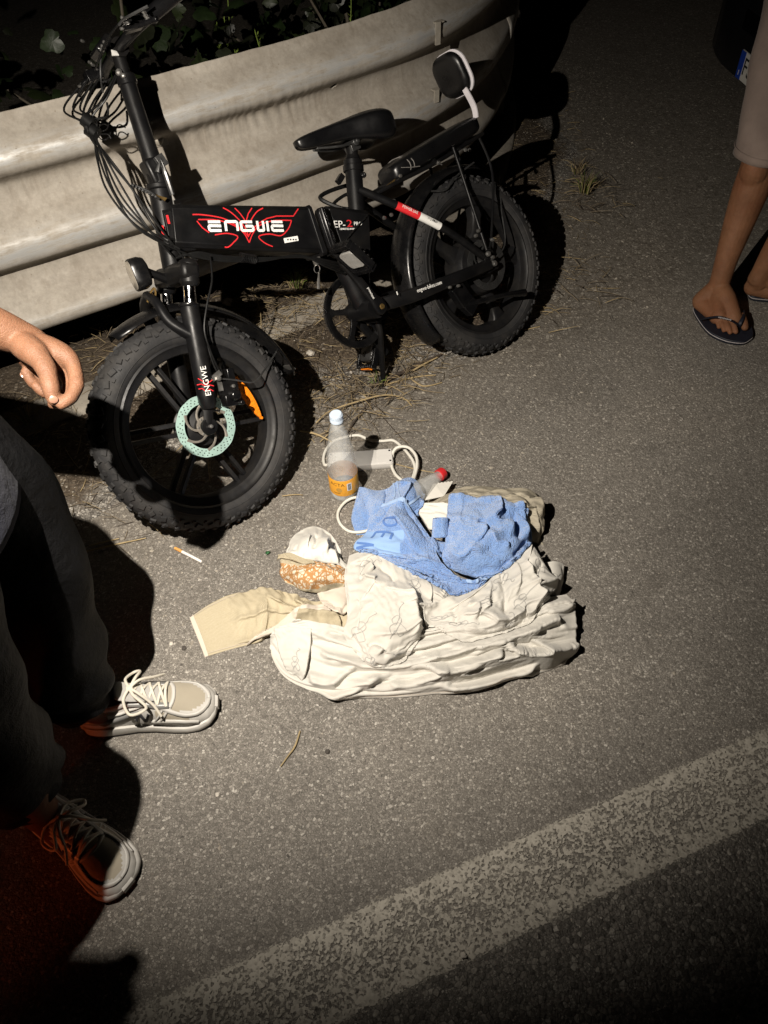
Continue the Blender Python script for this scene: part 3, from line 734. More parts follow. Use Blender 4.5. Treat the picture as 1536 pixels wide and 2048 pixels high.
side_box(b, ((.905, .79), (.935, .695), (.87, .675), (.85, .79)), .034); ht = obj('head_tube', b, M_BLK, frame, bevel=.0015)
b = MB(); stroke(b, [(.9035, .775), (.9085, .755)], .006, .0352); stroke(b, pxs([(322, 452), (324, 462), (326, 472)], .030), .008, .0352); obj('red_marking', b, M_RED, frame)
# gusset plate on the tube flank
# ENGWE logo
Z4 = lambda x, y: (380 + x / 4.042, 400 + y / 4.042)
def z4(pl): return pxs([Z4(*p) for p in pl], TW)
let = [[(143, 177), (243, 177)], [(250, 210), (152, 208), (150, 214), (158, 244), (163, 247), (254, 247)],
       [(293, 252), (283, 180), (287, 175), (372, 175), (378, 181), (386, 250)],
       [(500, 177), (412, 177), (408, 181), (418, 243), (423, 247), (508, 247), (512, 243), (507, 215), (503, 212), (447, 212)],
       [(540, 170), (550, 242), (555, 247), (594, 247), (597, 243), (586, 170)], [(620, 170), (632, 254)],
       [(655, 177), (745, 177)], [(752, 210), (662, 208), (660, 214), (667, 244), (672, 247), (757, 247)]]
b = MB()
for pl in let: stroke(b, z4(pl), .0068, TW, .0012)
obj('lettering', b, M_WHITE, main, smooth=False)
red = [[(20, 118), (80, 118), (180, 130), (270, 150), (340, 185), (420, 240), (462, 285), (474, 300)], [(65, 158), (190, 160), (290, 180), (380, 220), (440, 275), (478, 345)],
       [(55, 170), (100, 225), (155, 265)], [(265, 62), (330, 100), (400, 165), (450, 235), (472, 292)], [(360, 65), (400, 105), (440, 160), (456, 195)],
       [(500, 65), (470, 110), (455, 165)], [(590, 65), (540, 95), (500, 150), (490, 180)], [(875, 70), (835, 130), (700, 130), (620, 150), (560, 185), (510, 230), (472, 292)],
       [(820, 165), (700, 165), (620, 180), (550, 215), (505, 275), (478, 345)], [(820, 165), (795, 230), (735, 288), (640, 275), (555, 295), (600, 345), (668, 377)], [(200, 282), (300, 270), (385, 295), (350, 345), (310, 380), (280, 380)]]
b = MB()
for pl in red:
    P2 = [p[:2] for p in catmull([(x, y, 0) for (x, y) in pl], 5)] if len(pl) > 3 and pl[1] != (835, 130) else pl
    stroke(b, z4(P2), .0030, TW, .0006)
obj('wing_emblem', b, M_RED, main, smooth=False)
b = MB(); stroke(b, pxs([(568, 481.5), (596, 476.5)], TW), .0125, TW, .0006); st_ = obj('sticker', b, M_WHITE, main)
b = MB()
for x in (574, 579.5, 585, 590): stroke(b, pxs([(x, 479.5), (x + 3, 479)], TW), .004, TW, .0009)
obj('sticker_print', b, M_SHADE_PRINT, main)
# hinge block and latch
b = MB(); side_box(b, (TR + [.014, .004], BR + [.014, -.004], BR - [.004, .006], TR - [-.002, -.004]), TW + .006, .008); obj('hinge', b, M_BLK, frame, bevel=.002)
b = MB(); la, lb = bp(640, 417, TW + .014), bp(667, 500, TW + .014)
dv = (lb - la) / np.linalg.norm(lb - la); sv = np.cross(dv, Y_)
b.loft([[la + (lb - la) * q + sv * x * k + Y_ * y for (x, y) in ((-.012, -.008), (.012, -.008), (.010, .006), (-.010, .008))] for (q, k) in ((-.02, .6), (.1, 1), (.9, 1), (1.03, .7))])
b.tube([la + Y_ * .008, lb + Y_ * .008], .006, 10); obj('hinge_latch', b, M_BLKG, frame, bevel=.001)
b = MB(); b.tube([la + (lb - la) * .04 + sv * -.008 + Y_ * .010, la + (lb - la) * .96 + sv * -.008 + Y_ * .010], .0026, 8); obj('latch_rod', b, M_CHROME, frame)
# rear block
q1, q2, q3, q4 = bp(655, 410, .04)[[0, 2]], bp(690, 508, .04)[[0, 2]], bp(742, 520, .04)[[0, 2]], bp(738, 420, .04)[[0, 2]]
b = MB(); side_box(b, (q1, q2, q3, q4), .041); rb = obj('rear_tube_block', b, M_BLK, frame, bevel=.002)
def face_text(s, size, m, px, t, ax_px, parent, width=None, **k):
    o_ = bp(px[0], px[1], t); e = bp(px[0] + ax_px[0], px[1] + ax_px[1], t) - o_
    upv = bp(px[0] + ax_px[1] * .25, px[1] - ax_px[0], t) - o_
    return text_obj(s, size, m, parent, o_, e, upv, width=width, **k)
face_text('EP-', .026, M_WHITE, (679, 449), .0416, (30, 0), rb, width=.037)
face_text('2', .027, M_RED, (699, 447.5), .0416, (30, 0), rb, width=.018)
face_text('PRO', .014, M_WHITE, (716, 447.5), .0416, (30, 0), rb, width=.027)
face_text('A JOURNEY FULL OF ENERGY', .007, M_WHITE, (696, 458), .0416, (30, 0), rb, width=.055)
# seat tube, bottom bracket, stays
st0, st1 = np.array([0.300, 0, .705]), np.array([0.447, 0, .345])
b = MB(); b.tube([st0, st1], .0245, 24); b.lathe([(.0245, 0), (.027, .001), (.027, .020), (.0245, .022)], st0 + (st1 - st0) * .01, st0 - st1, 24); obj('seat_tube', b, M_BLK, frame)
b = MB(); b.tube([(0.45, -.055, .335), (0.45, .062, .335)], .031, 28); b.tube([(.45, 0, .335), (.46, 0, .47)], [.028, .03], 14); obj('bottom_bracket', b, M_BLK, frame)
for sg in (1, -1):
    b = MB(); pth = catmull([(0.435, .045 * sg, .336), (.33, .078 * sg, .318), (.20, .087 * sg, .304), (.01, .088 * sg, .284)], 6)
    rings = []
    for i, p in enumerate(pth):
        hh = np.interp(i / (len(pth) - 1), [0, .3, 1], [.020, .021, .016])
        rings.append([p + Y_ * y * .0135 + Z_ * z * hh for (y, z) in rrect(1, 1, .45, 3)])
    b.loft(rings); b.box((0.0, .084 * sg, .290), (.045, .010, .06)); cs = obj('chainstay', b, M_BLK, frame, bevel=.001)
    if sg == 1: csl = cs
    b = MB(); b.tube(catmull([(.330, .024 * sg, .645), (.23, .062 * sg, .545), (.12, .078 * sg, .437), (.02, .084 * sg, .315)], 6), .0115, 12); ss = obj('seatstay', b, M_BLK, frame)
    if sg == 1: ssl = ss
T1 = .1022
face_text('engwe-bikes.com', .0165, M_WHITE, (859, 573), T1, (60, -21), csl, width=.098)
b = MB(); stroke(b, pxs([(795, 590), (793, 583)], T1), .004, T1); obj('paint_chip', b, M_WHITE, csl)
def along(a, b_, q0, q1, rad, m, name, nseg=10):
    bb = MB(); P = [np.array(a) + (np.array(b_) - np.array(a)) * q for q in np.linspace(q0, q1, 4)]; bb.tube(P, rad, 16, caps=False); return obj(name, bb, m, ssl)
ssp = catmull([(.330, .024, .645), (.23, .062, .545), (.12, .078, .437), (.02, .084, .315)], 6)
bb = MB(); bb.tube(ssp[5:9], .0119, 16, caps=False); obj('red_label', bb, M_RED, ssl)
bb = MB(); bb.tube(ssp[8:12], .0119, 16, caps=False); obj('white_label', bb, M_WHITE, ssl)
q = (ssp[6] + ssp[7]) / 2; dd = ssp[8] - ssp[5]
text_obj('POWER LIVE', .0115, M_WHITE, ssl, q + np.array([0, .0124, 0]), dd, np.array([-dd[2], 0, dd[0]]) * -1 if dd[0] > 0 else np.array([dd[2], 0, -dd[0]]), width=.052)
q = (ssp[9] + ssp[10]) / 2
text_obj('EP-2 PRO', .009, M_SHADE_PRINT, ssl, q + np.array([0, .0124, 0]), dd, np.array([-dd[2], 0, dd[0]]) * -1 if dd[0] > 0 else np.array([dd[2], 0, -dd[0]]), width=.035)

# --- seat post and saddle
b = MB(); b.tube([(0.30, 0, .705), (.278, 0, .760)], .0168, 20); b.lathe([(.018, 0), (.021, .004), (.019, .012)], (.293, 0, .722), (-.38, 0, .92), 20); obj('seat_post', b, M_BLK, bike)
b = MB(); cq = bp(700, 352, 0); b.lathe([(.0275, -.009), (.030, -.008), (.030, .008), (.0275, .009)], (.302, 0, .700), (-.38, 0, .92), 24, closed=True)
b.box(bp(680, 358, .018), (.028, .014, .016), Matrix.Rotation(.5, 3, 'Y')); b.tube([bp(712, 357, .0), bp(727, 350, .02)], .005, 8); b.lathe([(0, .004), (.008, .003), (.008, -.004), (0, -.004)], bp(727, 350, .02), (1, .3, 0), 12); obj('seat_clamp', b, M_BLKG, bike, bevel=.001)
b = MB(); rings = []
sadd = [(.455, .010, .817, .008), (.450, .018, .817, .017), (.425, .024, .817, .024), (.385, .029, .816, .028), (.34, .039, .814, .031), (.29, .058, .811, .038), (.245, .080, .807, .050), (.205, .092, .802, .058), (.175, .090, .797, .056), (.156, .074, .792, .044), (.147, .050, .788, .024)]
for (s, w, h, th) in sadd:
    ring = []
    for k in range(20):
        a = 2 * math.pi * k / 20; y = math.cos(a); z = math.sin(a)
        yy = w * math.copysign(abs(y) ** .7, y); zz = (.45 * th * math.copysign(abs(z) ** .6, z) if z > 0 else th * 1.25 * math.copysign(abs(z) ** .55, z) * (1 if abs(y) > .35 else .75))
        ring.append((s, yy, h + zz - .012 * (yy / .09) ** 2))
    rings.append(ring)
b.loft(rings); sad = obj('saddle', b, M_VINYL, bike, sub=1)
b = MB()
for sg in (1, -1): b.tube(catmull([(.40, .010 * sg, .785), (.34, .022 * sg, .768), (.29, .022 * sg, .762), (.24, .024 * sg, .766), (.19, .045 * sg, .790)], 6), .0036, 8)
b.tube([(.28, -.03, .762), (.28, .032, .762)], .011, 14); b.box((.278, 0, .752), (.032, .036, .022)); b.lathe([(0, .008), (.007, .007), (.008, 0)], (.28, .033, .762), Y_, 6)
obj('saddle_rail', b, M_DSTEEL, sad, bevel=.001)

# --- rear rack, cargo seat, backrest
rack = empty('rear_rack'); rack.parent = bike
b = MB(); rings = []
for (s, w, h, th) in ((.205, .030, .640, .012), (.198, .046, .642, .022), (.180, .055, .645, .028), (.08, .060, .654, .029), (-.05, .060, .664, .028), (-.155, .058, .672, .028), (-.176, .050, .674, .022), (-.182, .030, .675, .012)):
    rings.append([(s, w * y, h + th * z) for (y, z) in rrect(1, 1, .55, 4)])
b.loft(rings); cseat = obj('cargo_seat', b, M_VINYL, rack, sub=1)
b = MB()
for (s0, lean) in ((.150, -.0), (.135, -.0)):
    b.tube([(s0, .0615 * math.cos(a) ** 1 if True else 0, .648 + .0305 * math.sin(a)) for a in np.linspace(-.6, 2.2, 12)], .0014, 5)
b.tube([(.185, .060, .650), (.155, .0625, .640), (.12, .0625, .632)], .0012, 5); obj('stitching', b, M_STITCH, rack)
b = MB()
for sg in (1, -1):
    b.tube(catmull([(.30, .03 * sg, .612), (.22, .05 * sg, .618), (.05, .055 * sg, .622), (-.17, .055 * sg, .640)], 5), .006, 8)
    b.tube([(-.03, .060 * sg, .640), (.012, .100 * sg, .33)], .0052, 10)
    b.tube(catmull([(-.15, .055 * sg, .635), (-.14, .07 * sg, .52), (-.03, .095 * sg, .36), (.0, .1 * sg, .33)], 6), .0042, 8)
for s in (.2, .05, -.1, -.165): b.tube([(s, -.055, .622 + (.2 - s) * .05), (s, .055, .622 + (.2 - s) * .05)], .005, 8)
obj('rack_tube', b, M_BLK, rack)
b = MB(); b.tube([bp(770, 377, .03), bp(802, 352, .03)], .0045, 8); obj('rack_spring', b, M_GOLD, rack)
b = MB()
for (x, y, t) in ((877, 326, .06), (930, 300, .065), (938, 300, .03), (800, 352, .05), (787, 402, .03), (782, 430, .03), (768, 436, .03)): b = MB(); b.lathe([(0, .006), (.005, .005), (.006, 0)], bp(x, y, t), Y_, 8); obj('rack_bolt', b, M_STEEL, rack)
b = MB()
b.tube([bp(874, 322, .06), bp(884, 330, .062)], .0022, 6); obj('rack_pin', b, M_STEEL, rack)
back = empty('backrest'); back.parent = rack
b = MB(); pr = [bp(952, 236, .045), bp(948, 214, .045), bp(934, 186, .045), bp(926, 172, .03)]
n_ = np.array([1, 0, 0.1])
b.loft([[p + sgy * .010 * Y_ + sgx * .0022 * X_ for (sgx, sgy) in ((-1, -1), (1, -1), (1, 1), (-1, 1))] for p in catmull(pr, 5)]); obj('back_post', b, M_WPLAST, back)
b = MB(); pc_ = np.array([-.180, 0, .828]); tilt = np.array([.16, 0, .987])
def pad_ring(k, d): return [pc_ + Y_ * y * k + tilt * -1 * z * k * -1 + X_ * d for (y, z) in rrect(.066, .064, .045, 6)]
b.loft([pad_ring(k, d) for (k, d) in ((.5, .024), (.80, .0235), (.95, .016), (1.0, .006), (.97, -.003))]); obj('back_pad', b, M_VINYL, back, sub=1)
b = MB(); b.loft([pad_ring(k, d) for (k, d) in ((.98, -.002), (1.035, -.004), (1.03, -.009), (.9, -.014), (.4, -.016))]); obj('back_shell', b, M_WPLAST, back)

# --- rear wheel hub, cast spokes, fender
b = MB(); b.lathe([(0, -.07), (.03, -.068), (.045, -.055), (.082, -.045), (.09, -.03), (.09, .028), (.082, .042), (.05, .05), (.03, .055), (.02, .068), (0, .07)], (0, 0, 0), Y_, 48); obj('hub_motor', b, M_RIM, rw_)
sp2 = None
for k in range(5):
    a = math.radians(72 * k + 118)
    if sp2 is None:
        b = MB(); b.loft([[(x, y * .020, z * hw) for (y, z) in rrect(1, 1, .5, 3)] for (x, hw) in ((.08, .032), (.11, .020), (.15, .017), (.175, .024), (.187, .036))]); ob = obj('spoke', b, M_RIM, rw_, bevel=.001); sp2 = ob
    else: ob = copy_obj(sp2, rw_)
    ob.rotation_euler = (0, -a, 0)
b = MB(); rings = []
for a in np.linspace(-28, 116, 50):
    ar = math.radians(a); ra = np.array([math.cos(ar), 0, math.sin(ar)]); e = min(1.0, (a + 31) / 6.0, (119 - a) / 6.0); wd = .052 * (.5 + .5 * e)
    rings.append([np.array([0, 0, .284]) + ra * (.312 - .020 * abs(q) ** 2.2) + Y_ * q * wd for q in np.linspace(-1, 1, 11)])
b.add([p for r_ in rings for p in r_], [(i * 11 + k, (i + 1) * 11 + k, (i + 1) * 11 + k + 1, i * 11 + k + 1) for i in range(49) for k in range(10)])
rfen = obj('rear_fender', b, M_BLKG, bike, solid=.0025)
b = MB(); b.tube(catmull([bp(1000, 355, .02), bp(1003, 420, .06), bp(1010, 488, .09), bp(985, 520, .098)], 5), .0024, 8)
b.tube(catmull([(-.10, .05, .575), (.0, .055, .56), (.05, .056, .54), (.10, .05, .555)], 4), .003, 6); obj('fender_stay', b, M_DSTEEL, rfen)
# rear caliper, axle fittings, derailleur
b = MB(); c = bp(920, 590, .075)
b.box(c, (.05, .03, .07), Matrix.Rotation(.3, 3, 'Y')); b.box(c + np.array([-.02, .0, -.045]), (.05, .028, .04), Matrix.Rotation(.5, 3, 'Y')); b.tube([bp(930, 610, .08), bp(1010, 590, .085), bp(1050, 585, .09)], [.010, .008, .013], 10)
obj('brake_caliper', b, M_BLKG, bike, bevel=.003)
for (x, y, rr) in ((898, 575, .005), (915, 572, .005), (975, 508, .0085), (988, 528, .008), (984, 515, .006), (955, 462, .006), (950, 472, .006), (983, 480, .006)): b = MB(); b.lathe([(0, .010), (rr * .8, .009), (rr, .004), (rr, 0)], bp(x, y, .098), Y_, 8); obj('dropout_bolt', b, M_STEEL, bike)
b = MB(); b.box((-.02, -.11, .22), (.03, .02, .11), Matrix.Rotation(.4, 3, 'Y'))
for (s, h) in ((-.005, .255), (-.04, .175)): b.lathe([(0, .006), (.022, .005), (.022, -.005), (0, -.006)], (s, -.11, h), Y_, 16)
obj('derailleur', b, M_DSTEEL, bike)
# --- cranks
BBp = np.array([.45, 0, .335])
cr = empty('chainring'); cr.parent = bike
b = MB(); b.lathe([(.088, -.050), (.098, -.046), (.108, -.044), (.1105, -.049), (.108, -.056), (.096, -.058), (.088, -.056)], BBp, Y_, 64, closed=True); obj('guard_ring', b, M_BLKG, cr)
arm = None
for k in range(5):
    a = math.radians(72 * k + 20); ra = np.array([math.cos(a), 0, math.sin(a)]); ta = np.array([-math.sin(a), 0, math.cos(a)])
    b = MB(); b.loft([[BBp + ra * rr + ta * z * hw + Y_ * (-.052 + y * .004) for (y, z) in ((-1, -1), (1, -1), (1, 1), (-1, 1))] for (rr, hw) in ((.015, .016), (.045, .009), (.075, .008), (.094, .016))]); obj('spider_arm', b, M_BLKG, cr, bevel=.001)
b = MB(); n = 104
for k in range(n):
    a = 2 * math.pi * k / n; ra = np.array([math.cos(a), 0, math.sin(a)]); ta = np.array([-math.sin(a), 0, math.cos(a)]); b.box(BBp + ra * .101 - Y_ * .066, (.0045, .005, .006), np.stack([ta, Y_, ra], 1))
obj('chain', b, M_DSTEEL, cr)
def crank(end, sg):
    b = MB(); e = np.array([end[0], .083 * sg, end[1]]); o_ = BBp + Y_ * .078 * sg; d = (e - o_); d /= np.linalg.norm(d); sv = np.cross(d, Y_); L_ = np.linalg.norm(e - o_)
    rings = []
    for (q, hw, th) in ((-.12, .010, .007), (-.08, .019, .010), (0, .021, .011), (.10, .020, .011), (.2, .014, .010), (.6, .0125, .009), (.88, .013, .009), (1.0, .0145, .009), (1.06, .011, .007)):
        rings.append([o_ + d * L_ * q + sv * x * hw + Y_ * y * th for (x, y) in rrect(1, 1, .6, 3)])
    b.loft(rings); ob = obj('crank_arm', b, M_BLK, bike); return ob
ca = crank((.512, .494), 1); cb = crank((.388, .176), -1)
b = MB(); b.lathe([(0, .0925), (.007, .092), (.0085, .089), (.0085, .085)], BBp, Y_, 14); obj('crank_bolt', b, M_GOLD, ca)
face_text('prowheel', .011, M_WHITE, (742, 586), .0945, (9, 17), ca, width=.035)
M_PEDB = simple('worn_grey_alloy', (.34, .33, .31), .35, .2, .15, 60)
def pedal(c, rot):
    p = empty('pedal'); p.parent = bike; c = np.array(c); Mx = np.array(Matrix.Rotation(rot, 3, 'Y'))
    b = MB()
    for x in (-.046, .046): b.box(c + Mx @ np.array([x, 0, 0]), (.012, .085, .022), Mx)
    for y in (-.042, .042): b.box(c + Mx @ np.array([0, y, 0]), (.085, .010, .022), Mx)
    for i in range(7):
        for x in (-.046, .046): b.box(c + Mx @ np.array([x, -.036 + .012 * i, .013]), (.011, .005, .007), Mx)
    for i in range(5):
        for y in (-.042, .042): b.box(c + Mx @ np.array([-.03 + .015 * i, y, .0135]), (.005, .009, .006), Mx)
    b.tube([c - Y_ * .06, c + Y_ * .04], .008, 10); obj('pedal_cage', b, M_BLKG, p, bevel=.001)
    b = MB(); b.loft([[c + Mx @ np.array([x * .028 * k, y * .033 * k, z]) for (x, y) in rrect(1, 1, .4, 3)] for (k, z) in ((1, -.008), (1, .010), (.85, .013))]); obj('pedal_body', b, M_PEDB if rot == PR else M_DSTEEL, p, bevel=.001)
    b = MB(); b.lathe([(0, .0145), (.009, .0145), (.010, .012)], c + Mx @ np.array([.006, -.006, 0]), Mx @ Z_, 14); obj('pedal_bearing', b, M_BLKG, p)
    for x_ in (-.0535, .0535): b = MB(); b.box(c + Mx @ np.array([x_, 0, 0]), (.004, .045, .014), Mx); obj('pedal_reflector', b, M_AMBER if rot != PR else M_BLKG, p)
    return p
PR = -1.05
pl_ = bp(706, 517, .145); pedal((pl_[0], .145, pl_[2]), PR)
pr_ = bp(738, 706, -.135); pedal((pr_[0], -.135, pr_[2]), 0.9)
for m_ in ():
    pass
# --- kickstand reaching the ground on the far side
b = MB(); kg = gp(767, 768, 0.006); k_l = np.array([(kg - BO) @ BF, (kg - BO) @ BL, (kg - BO) @ BU])
b.tube([np.array([.40, -.03, .300]), np.array([.402, -.04, .25]), k_l], [.012, .010, .009], 10); b.tube([k_l + np.array([0, .0, .03]), k_l + np.array([.004, -.004, .0]), k_l + np.array([.01, -.02, -.004])], [.012, .014, .011], 10); b.box((.405, -.02, .30), (.05, .05, .03)); obj('kickstand', b, M_BLK, bike, bevel=.001)
# --- stem
stem = empty('stem'); stem.parent = bike
sdir = np.array([-.042, 0, .235]); sb = np.array([.866, 0, .865])
b = MB(); b.lathe([(.024, 0), (.0265, .004), (.0265, .045), (.022, .05)], sb - sdir * .14, sdir, 22); b.box(sb + np.array([.0, .0, .012]), (.046, .050, .060)); obj('stem_base', b, M_BLK, stem, bevel=.013)
b = MB(); b.tube([sb + sdir * .12, sb + sdir * .3, sb + sdir * .92], [.0235, .0215, .0200], 22); obj('stem_tube', b, M_BLK, stem)
b = MB(); b.tube([sb + sdir * .9, sb + sdir * 1.14], .0155, 18); b.lathe([(.0205, 0), (.023, .002), (.023, .022), (.0195, .024)], sb + sdir * .86, sdir, 20, closed=True); obj('stem_post', b, M_BLK, stem)
b = MB(); b.box(bp(322, 322, .035), (.022, .014, .028), Matrix.Rotation(.2, 3, 'Y')); b.tube([bp(315, 345, .035), bp(320, 318, .038), bp(330, 345, .036), bp(345, 390, .03)], .007, 8); obj('stem_latch', b, M_DSTEEL, stem, bevel=.002)
b = MB(); b.lathe([(0, .008), (.007, .006), (.008, 0)], bp(237, 145, .02), Y_, 8); b.lathe([(0, .008), (.005, .006), (.006, 0)], bp(246, 152, .02), Y_, 8); obj('clamp_bolt', b, M_STEEL, stem)
hb = empty('handlebar'); hb.parent = bike
HC = np.array([.815, 0, 1.143])
b = MB(); b.tube(catmull([HC + Y_ * -.30 + X_ * -.05, HC + Y_ * -.14 + X_ * -.012, HC + Y_ * -.05, HC + Y_ * .05, HC + Y_ * .14 + X_ * -.012, HC + Y_ * .30 + X_ * -.05], 6), .0125, 14); b.lathe([(0.013, -.022), (.021, -.022), (.021, .022), (.013, .022)], HC, Y_, 18, closed=True); obj('bar', b, M_BLK, hb)
for sg in (1, -1):
    e0 = HC + Y_ * .30 * sg - X_ * .05; e1 = HC + Y_ * .185 * sg - X_ * .022
    b = MB(); b.tube([e0, e0 + (e1 - e0) * .06, e0 + (e1 - e0) * .95, e1], [.017, .0175, .016, .0185], 14); obj('grip', b, M_VINYL, hb)
    lv = [HC + Y_ * .165 * sg + X_ * .012, HC + Y_ * .18 * sg + X_ * .045 - Z_ * .008, HC + Y_ * .23 * sg + X_ * .05 - Z_ * .025, HC + Y_ * .285 * sg + X_ * .022 - Z_ * .035]
    b = MB(); b.tube(catmull(lv, 5), [.009, .006, .0045, .006], 8); b.box(HC + Y_ * .16 * sg + X_ * .016, (.04, .028, .025)); obj('brake_lever', b, M_BLKG, hb, bevel=.001)
    b = MB(); b.lathe([(0, .006), (.004, .005), (.005, 0)], lv[1], Z_, 8); b.lathe([(0, .006), (.004, .005), (.005, 0)], lv[1] + Y_ * .02 * sg, Z_, 8); b.tube([lv[1] - X_ * .004, lv[1] + X_ * .012], .003, 8); obj('lever_bolt', b, M_STEEL, hb)
b = MB(); dc = HC + X_ * .03 + Y_ * -.0 + Z_ * .016
b.box(dc + Y_ * -.01, (.05, .062, .022), Matrix.Rotation(.5, 3, 'Y')); disp = obj('display', b, M_BLKG, hb, bevel=.006)
pw = bp(232, 105, .012)
b = MB(); wl_ = [bp(223, 99, .03), bp(236, 103, .02), bp(241, 111, .02), bp(225, 111, .03)]
b.add(wl_ + [p - Y_ * .004 for p in wl_], [(0, 1, 2, 3), (7, 6, 5, 4), (0, 4, 5, 1), (1, 5, 6, 2), (2, 6, 7, 3), (3, 7, 4, 0)]); obj('white_tag', b, M_WHITE, hb)
# --- cables sagging from the bar to the frame
cab = empty('cable_harness'); cab.parent = bike
def cable(pl, r=.0026, m=None):
    P = [bp(x, y, t) for (x, y, t) in pl]; b = MB(); b.tube(catmull(P, 7), r, 7); return obj('cable', b, m or M_CABLE, cab)
R_ = random.Random(5)
starts = [(128, 222, -.12), (146, 215, -.10), (160, 214, -.08), (186, 205, -.05), (200, 205, -.03), (214, 195, .0), (178, 190, -.06), (150, 190, -.1)]
ends = [(395, 520, .05), (382, 512, .055), (360, 498, .058), (352, 520, .05), (340, 500, .04), (370, 520, .052), (350, 480, .045), (330, 480, .03)]
for i in range(7):
    j = lambda a: R_.uniform(-a, a); e = ends[i]
    cable([(starts[i][0] + 26 + j(6), starts[i][1] - 50 + j(10), starts[i][2]), starts[i], (176 + j(9), 245 + j(10), -.03), (192 + i * 4 + j(4), 310 + j(8), .02), (222 + i * 8 + j(6), 385 + j(8), .04), (275 + i * 7 + j(6), 455 + j(6), .055), e])
b = MB()
for (x, y) in ((176, 243), (184, 262)): b.tube([bp(x - 8, y - 6, -.02), bp(x + 10, y + 8, -.01)], .017, 10)
obj('cable_tie', b, M_CABLE, cab)
for (cx, cy, rx, ry) in ((205, 248, 12, 14), (208, 264, 13, 16), (186, 258, 10, 18)):
    cable([(cx + rx * math.cos(a), cy + ry * math.sin(a), -.01 + .01 * math.cos(a * 2)) for a in np.linspace(0, 5.6, 9)], .0014)
cable([(214, 205, .0), (216, 228, .0), (207, 236, .0), (188, 238, -.01)], .0026)
cable([(188, 270, 0.0), (214, 268, 0.0), (222, 277, 0)], .0015)
cable([(264, 28, .22), (243, 42, .17), (216, 78, .1), (202, 115, .03), (202, 160, .0), (206, 185, -.02)], .0022, M_DSTEEL)
cable([(262, 40, .22), (238, 48, .17), (212, 82, .1), (198, 118, .03), (190, 140, -.02)], .0022)
cable([(296, 12, .27), (262, 30, .24), (246, 40, .2), (238, 50, .18)], .003, M_DSTEEL)
b = MB()
for (x, y, t) in ((246, 36, .19), (250, 44, .19), (288, 24, .25), (292, 32, .25), (296, 38, .25), (180, 125, -.2), (186, 130, -.2), (176, 143, -.2), (195, 140, -.15), (165, 82, -.25), (210, 85, .08), (206, 93, .07), (204, 100, .06)): b.lathe([(0, .006), (.0035, .005), (.0045, 0), (.003, -.005), (0, -.006)], bp(x, y, t), (1, .6, .4), 8)
obj('cable_ferrule', b, M_STEEL, cab)
# brake hose down the fork, under-tube bundle
cable([(420, 512, .07), (424, 560, .095), (414, 610, .105), (409, 660, .107), (422, 705, .10), (440, 745, .09)], .0026)
cable([(412, 640, .10), (416, 690, .09), (428, 730, .085), (445, 762, .08)], .003)
for i in range(4): cable([(352 + 4 * i, 516 - 3 * i, .05), (395, 505 + 3 * i, .055), (440, 512 + 3 * i, .055), (520, 516 + 2 * i, .055), (600, 514 - i, .057), (650, 520 + 4 * i, .058), (690, 530 + 6 * i, .03)], .0032)
cable([(735, 430, .045), (700, 470, .047), (676, 500, .056), (655, 512, .058)], .0024)
cable([(690, 420, .0), (640, 395, -.04), (690, 372, -.05), (720, 375, -.03)], .006); cable([(720, 420, .0), (668, 412, -.04), (690, 390, -.05), (722, 385, -.03)], .005)
b = MB()
for i in range(9): b.tube([bp(482 + 3.4 * i + 5 * math.cos(a), 514 + .6 * i + 9 * math.sin(a), .06 + .006 * math.cos(a)) for a in np.linspace(0, 2 * math.pi, 9)[:-1]], .0011, 5, closed=True)
obj('spiral_wrap', b, M_BLKG, cab)
b = MB(); b.tube(catmull([bp(262, 370, .03), bp(285, 378, .04), bp(305, 388, .045), bp(318, 397, .04)], 5), .004, 8)
for i in range(8):
    p = bp(266 + 6.5 * i, 371 + 3.2 * i, .045); b.lathe([(0, .004), (.0045, 0), (0, -.004)], p, X_, 6)
obj('key_chain', b, M_DSTEEL, cab)
b = MB(); q = [bp(312, 389, .05), bp(334, 396, .05), bp(330, 402, .05)]; b.add(q + [p - Y_ * .004 for p in q], [(0, 1, 2), (5, 4, 3), (0, 3, 4, 1), (1, 4, 5, 2), (2, 5, 3, 0)]); obj('orange_tag', b, M_GOLD, cab)
# keys hanging from the battery lock
b = MB(); kc = bp(634, 522, .04); b.box(kc, (.02, .012, .018)); b.tube([bp(634 + 6 * math.cos(a), 538 + 8 * math.sin(a), .04) for a in np.linspace(0, 2 * math.pi, 12)[:-1]], .0012, 5, closed=True); b.tube([bp(638, 545, .04), bp(637, 560, .04), bp(637, 578, .04)], [.002, .004, .005], 6); obj('keys', b, M_STEEL, bike)
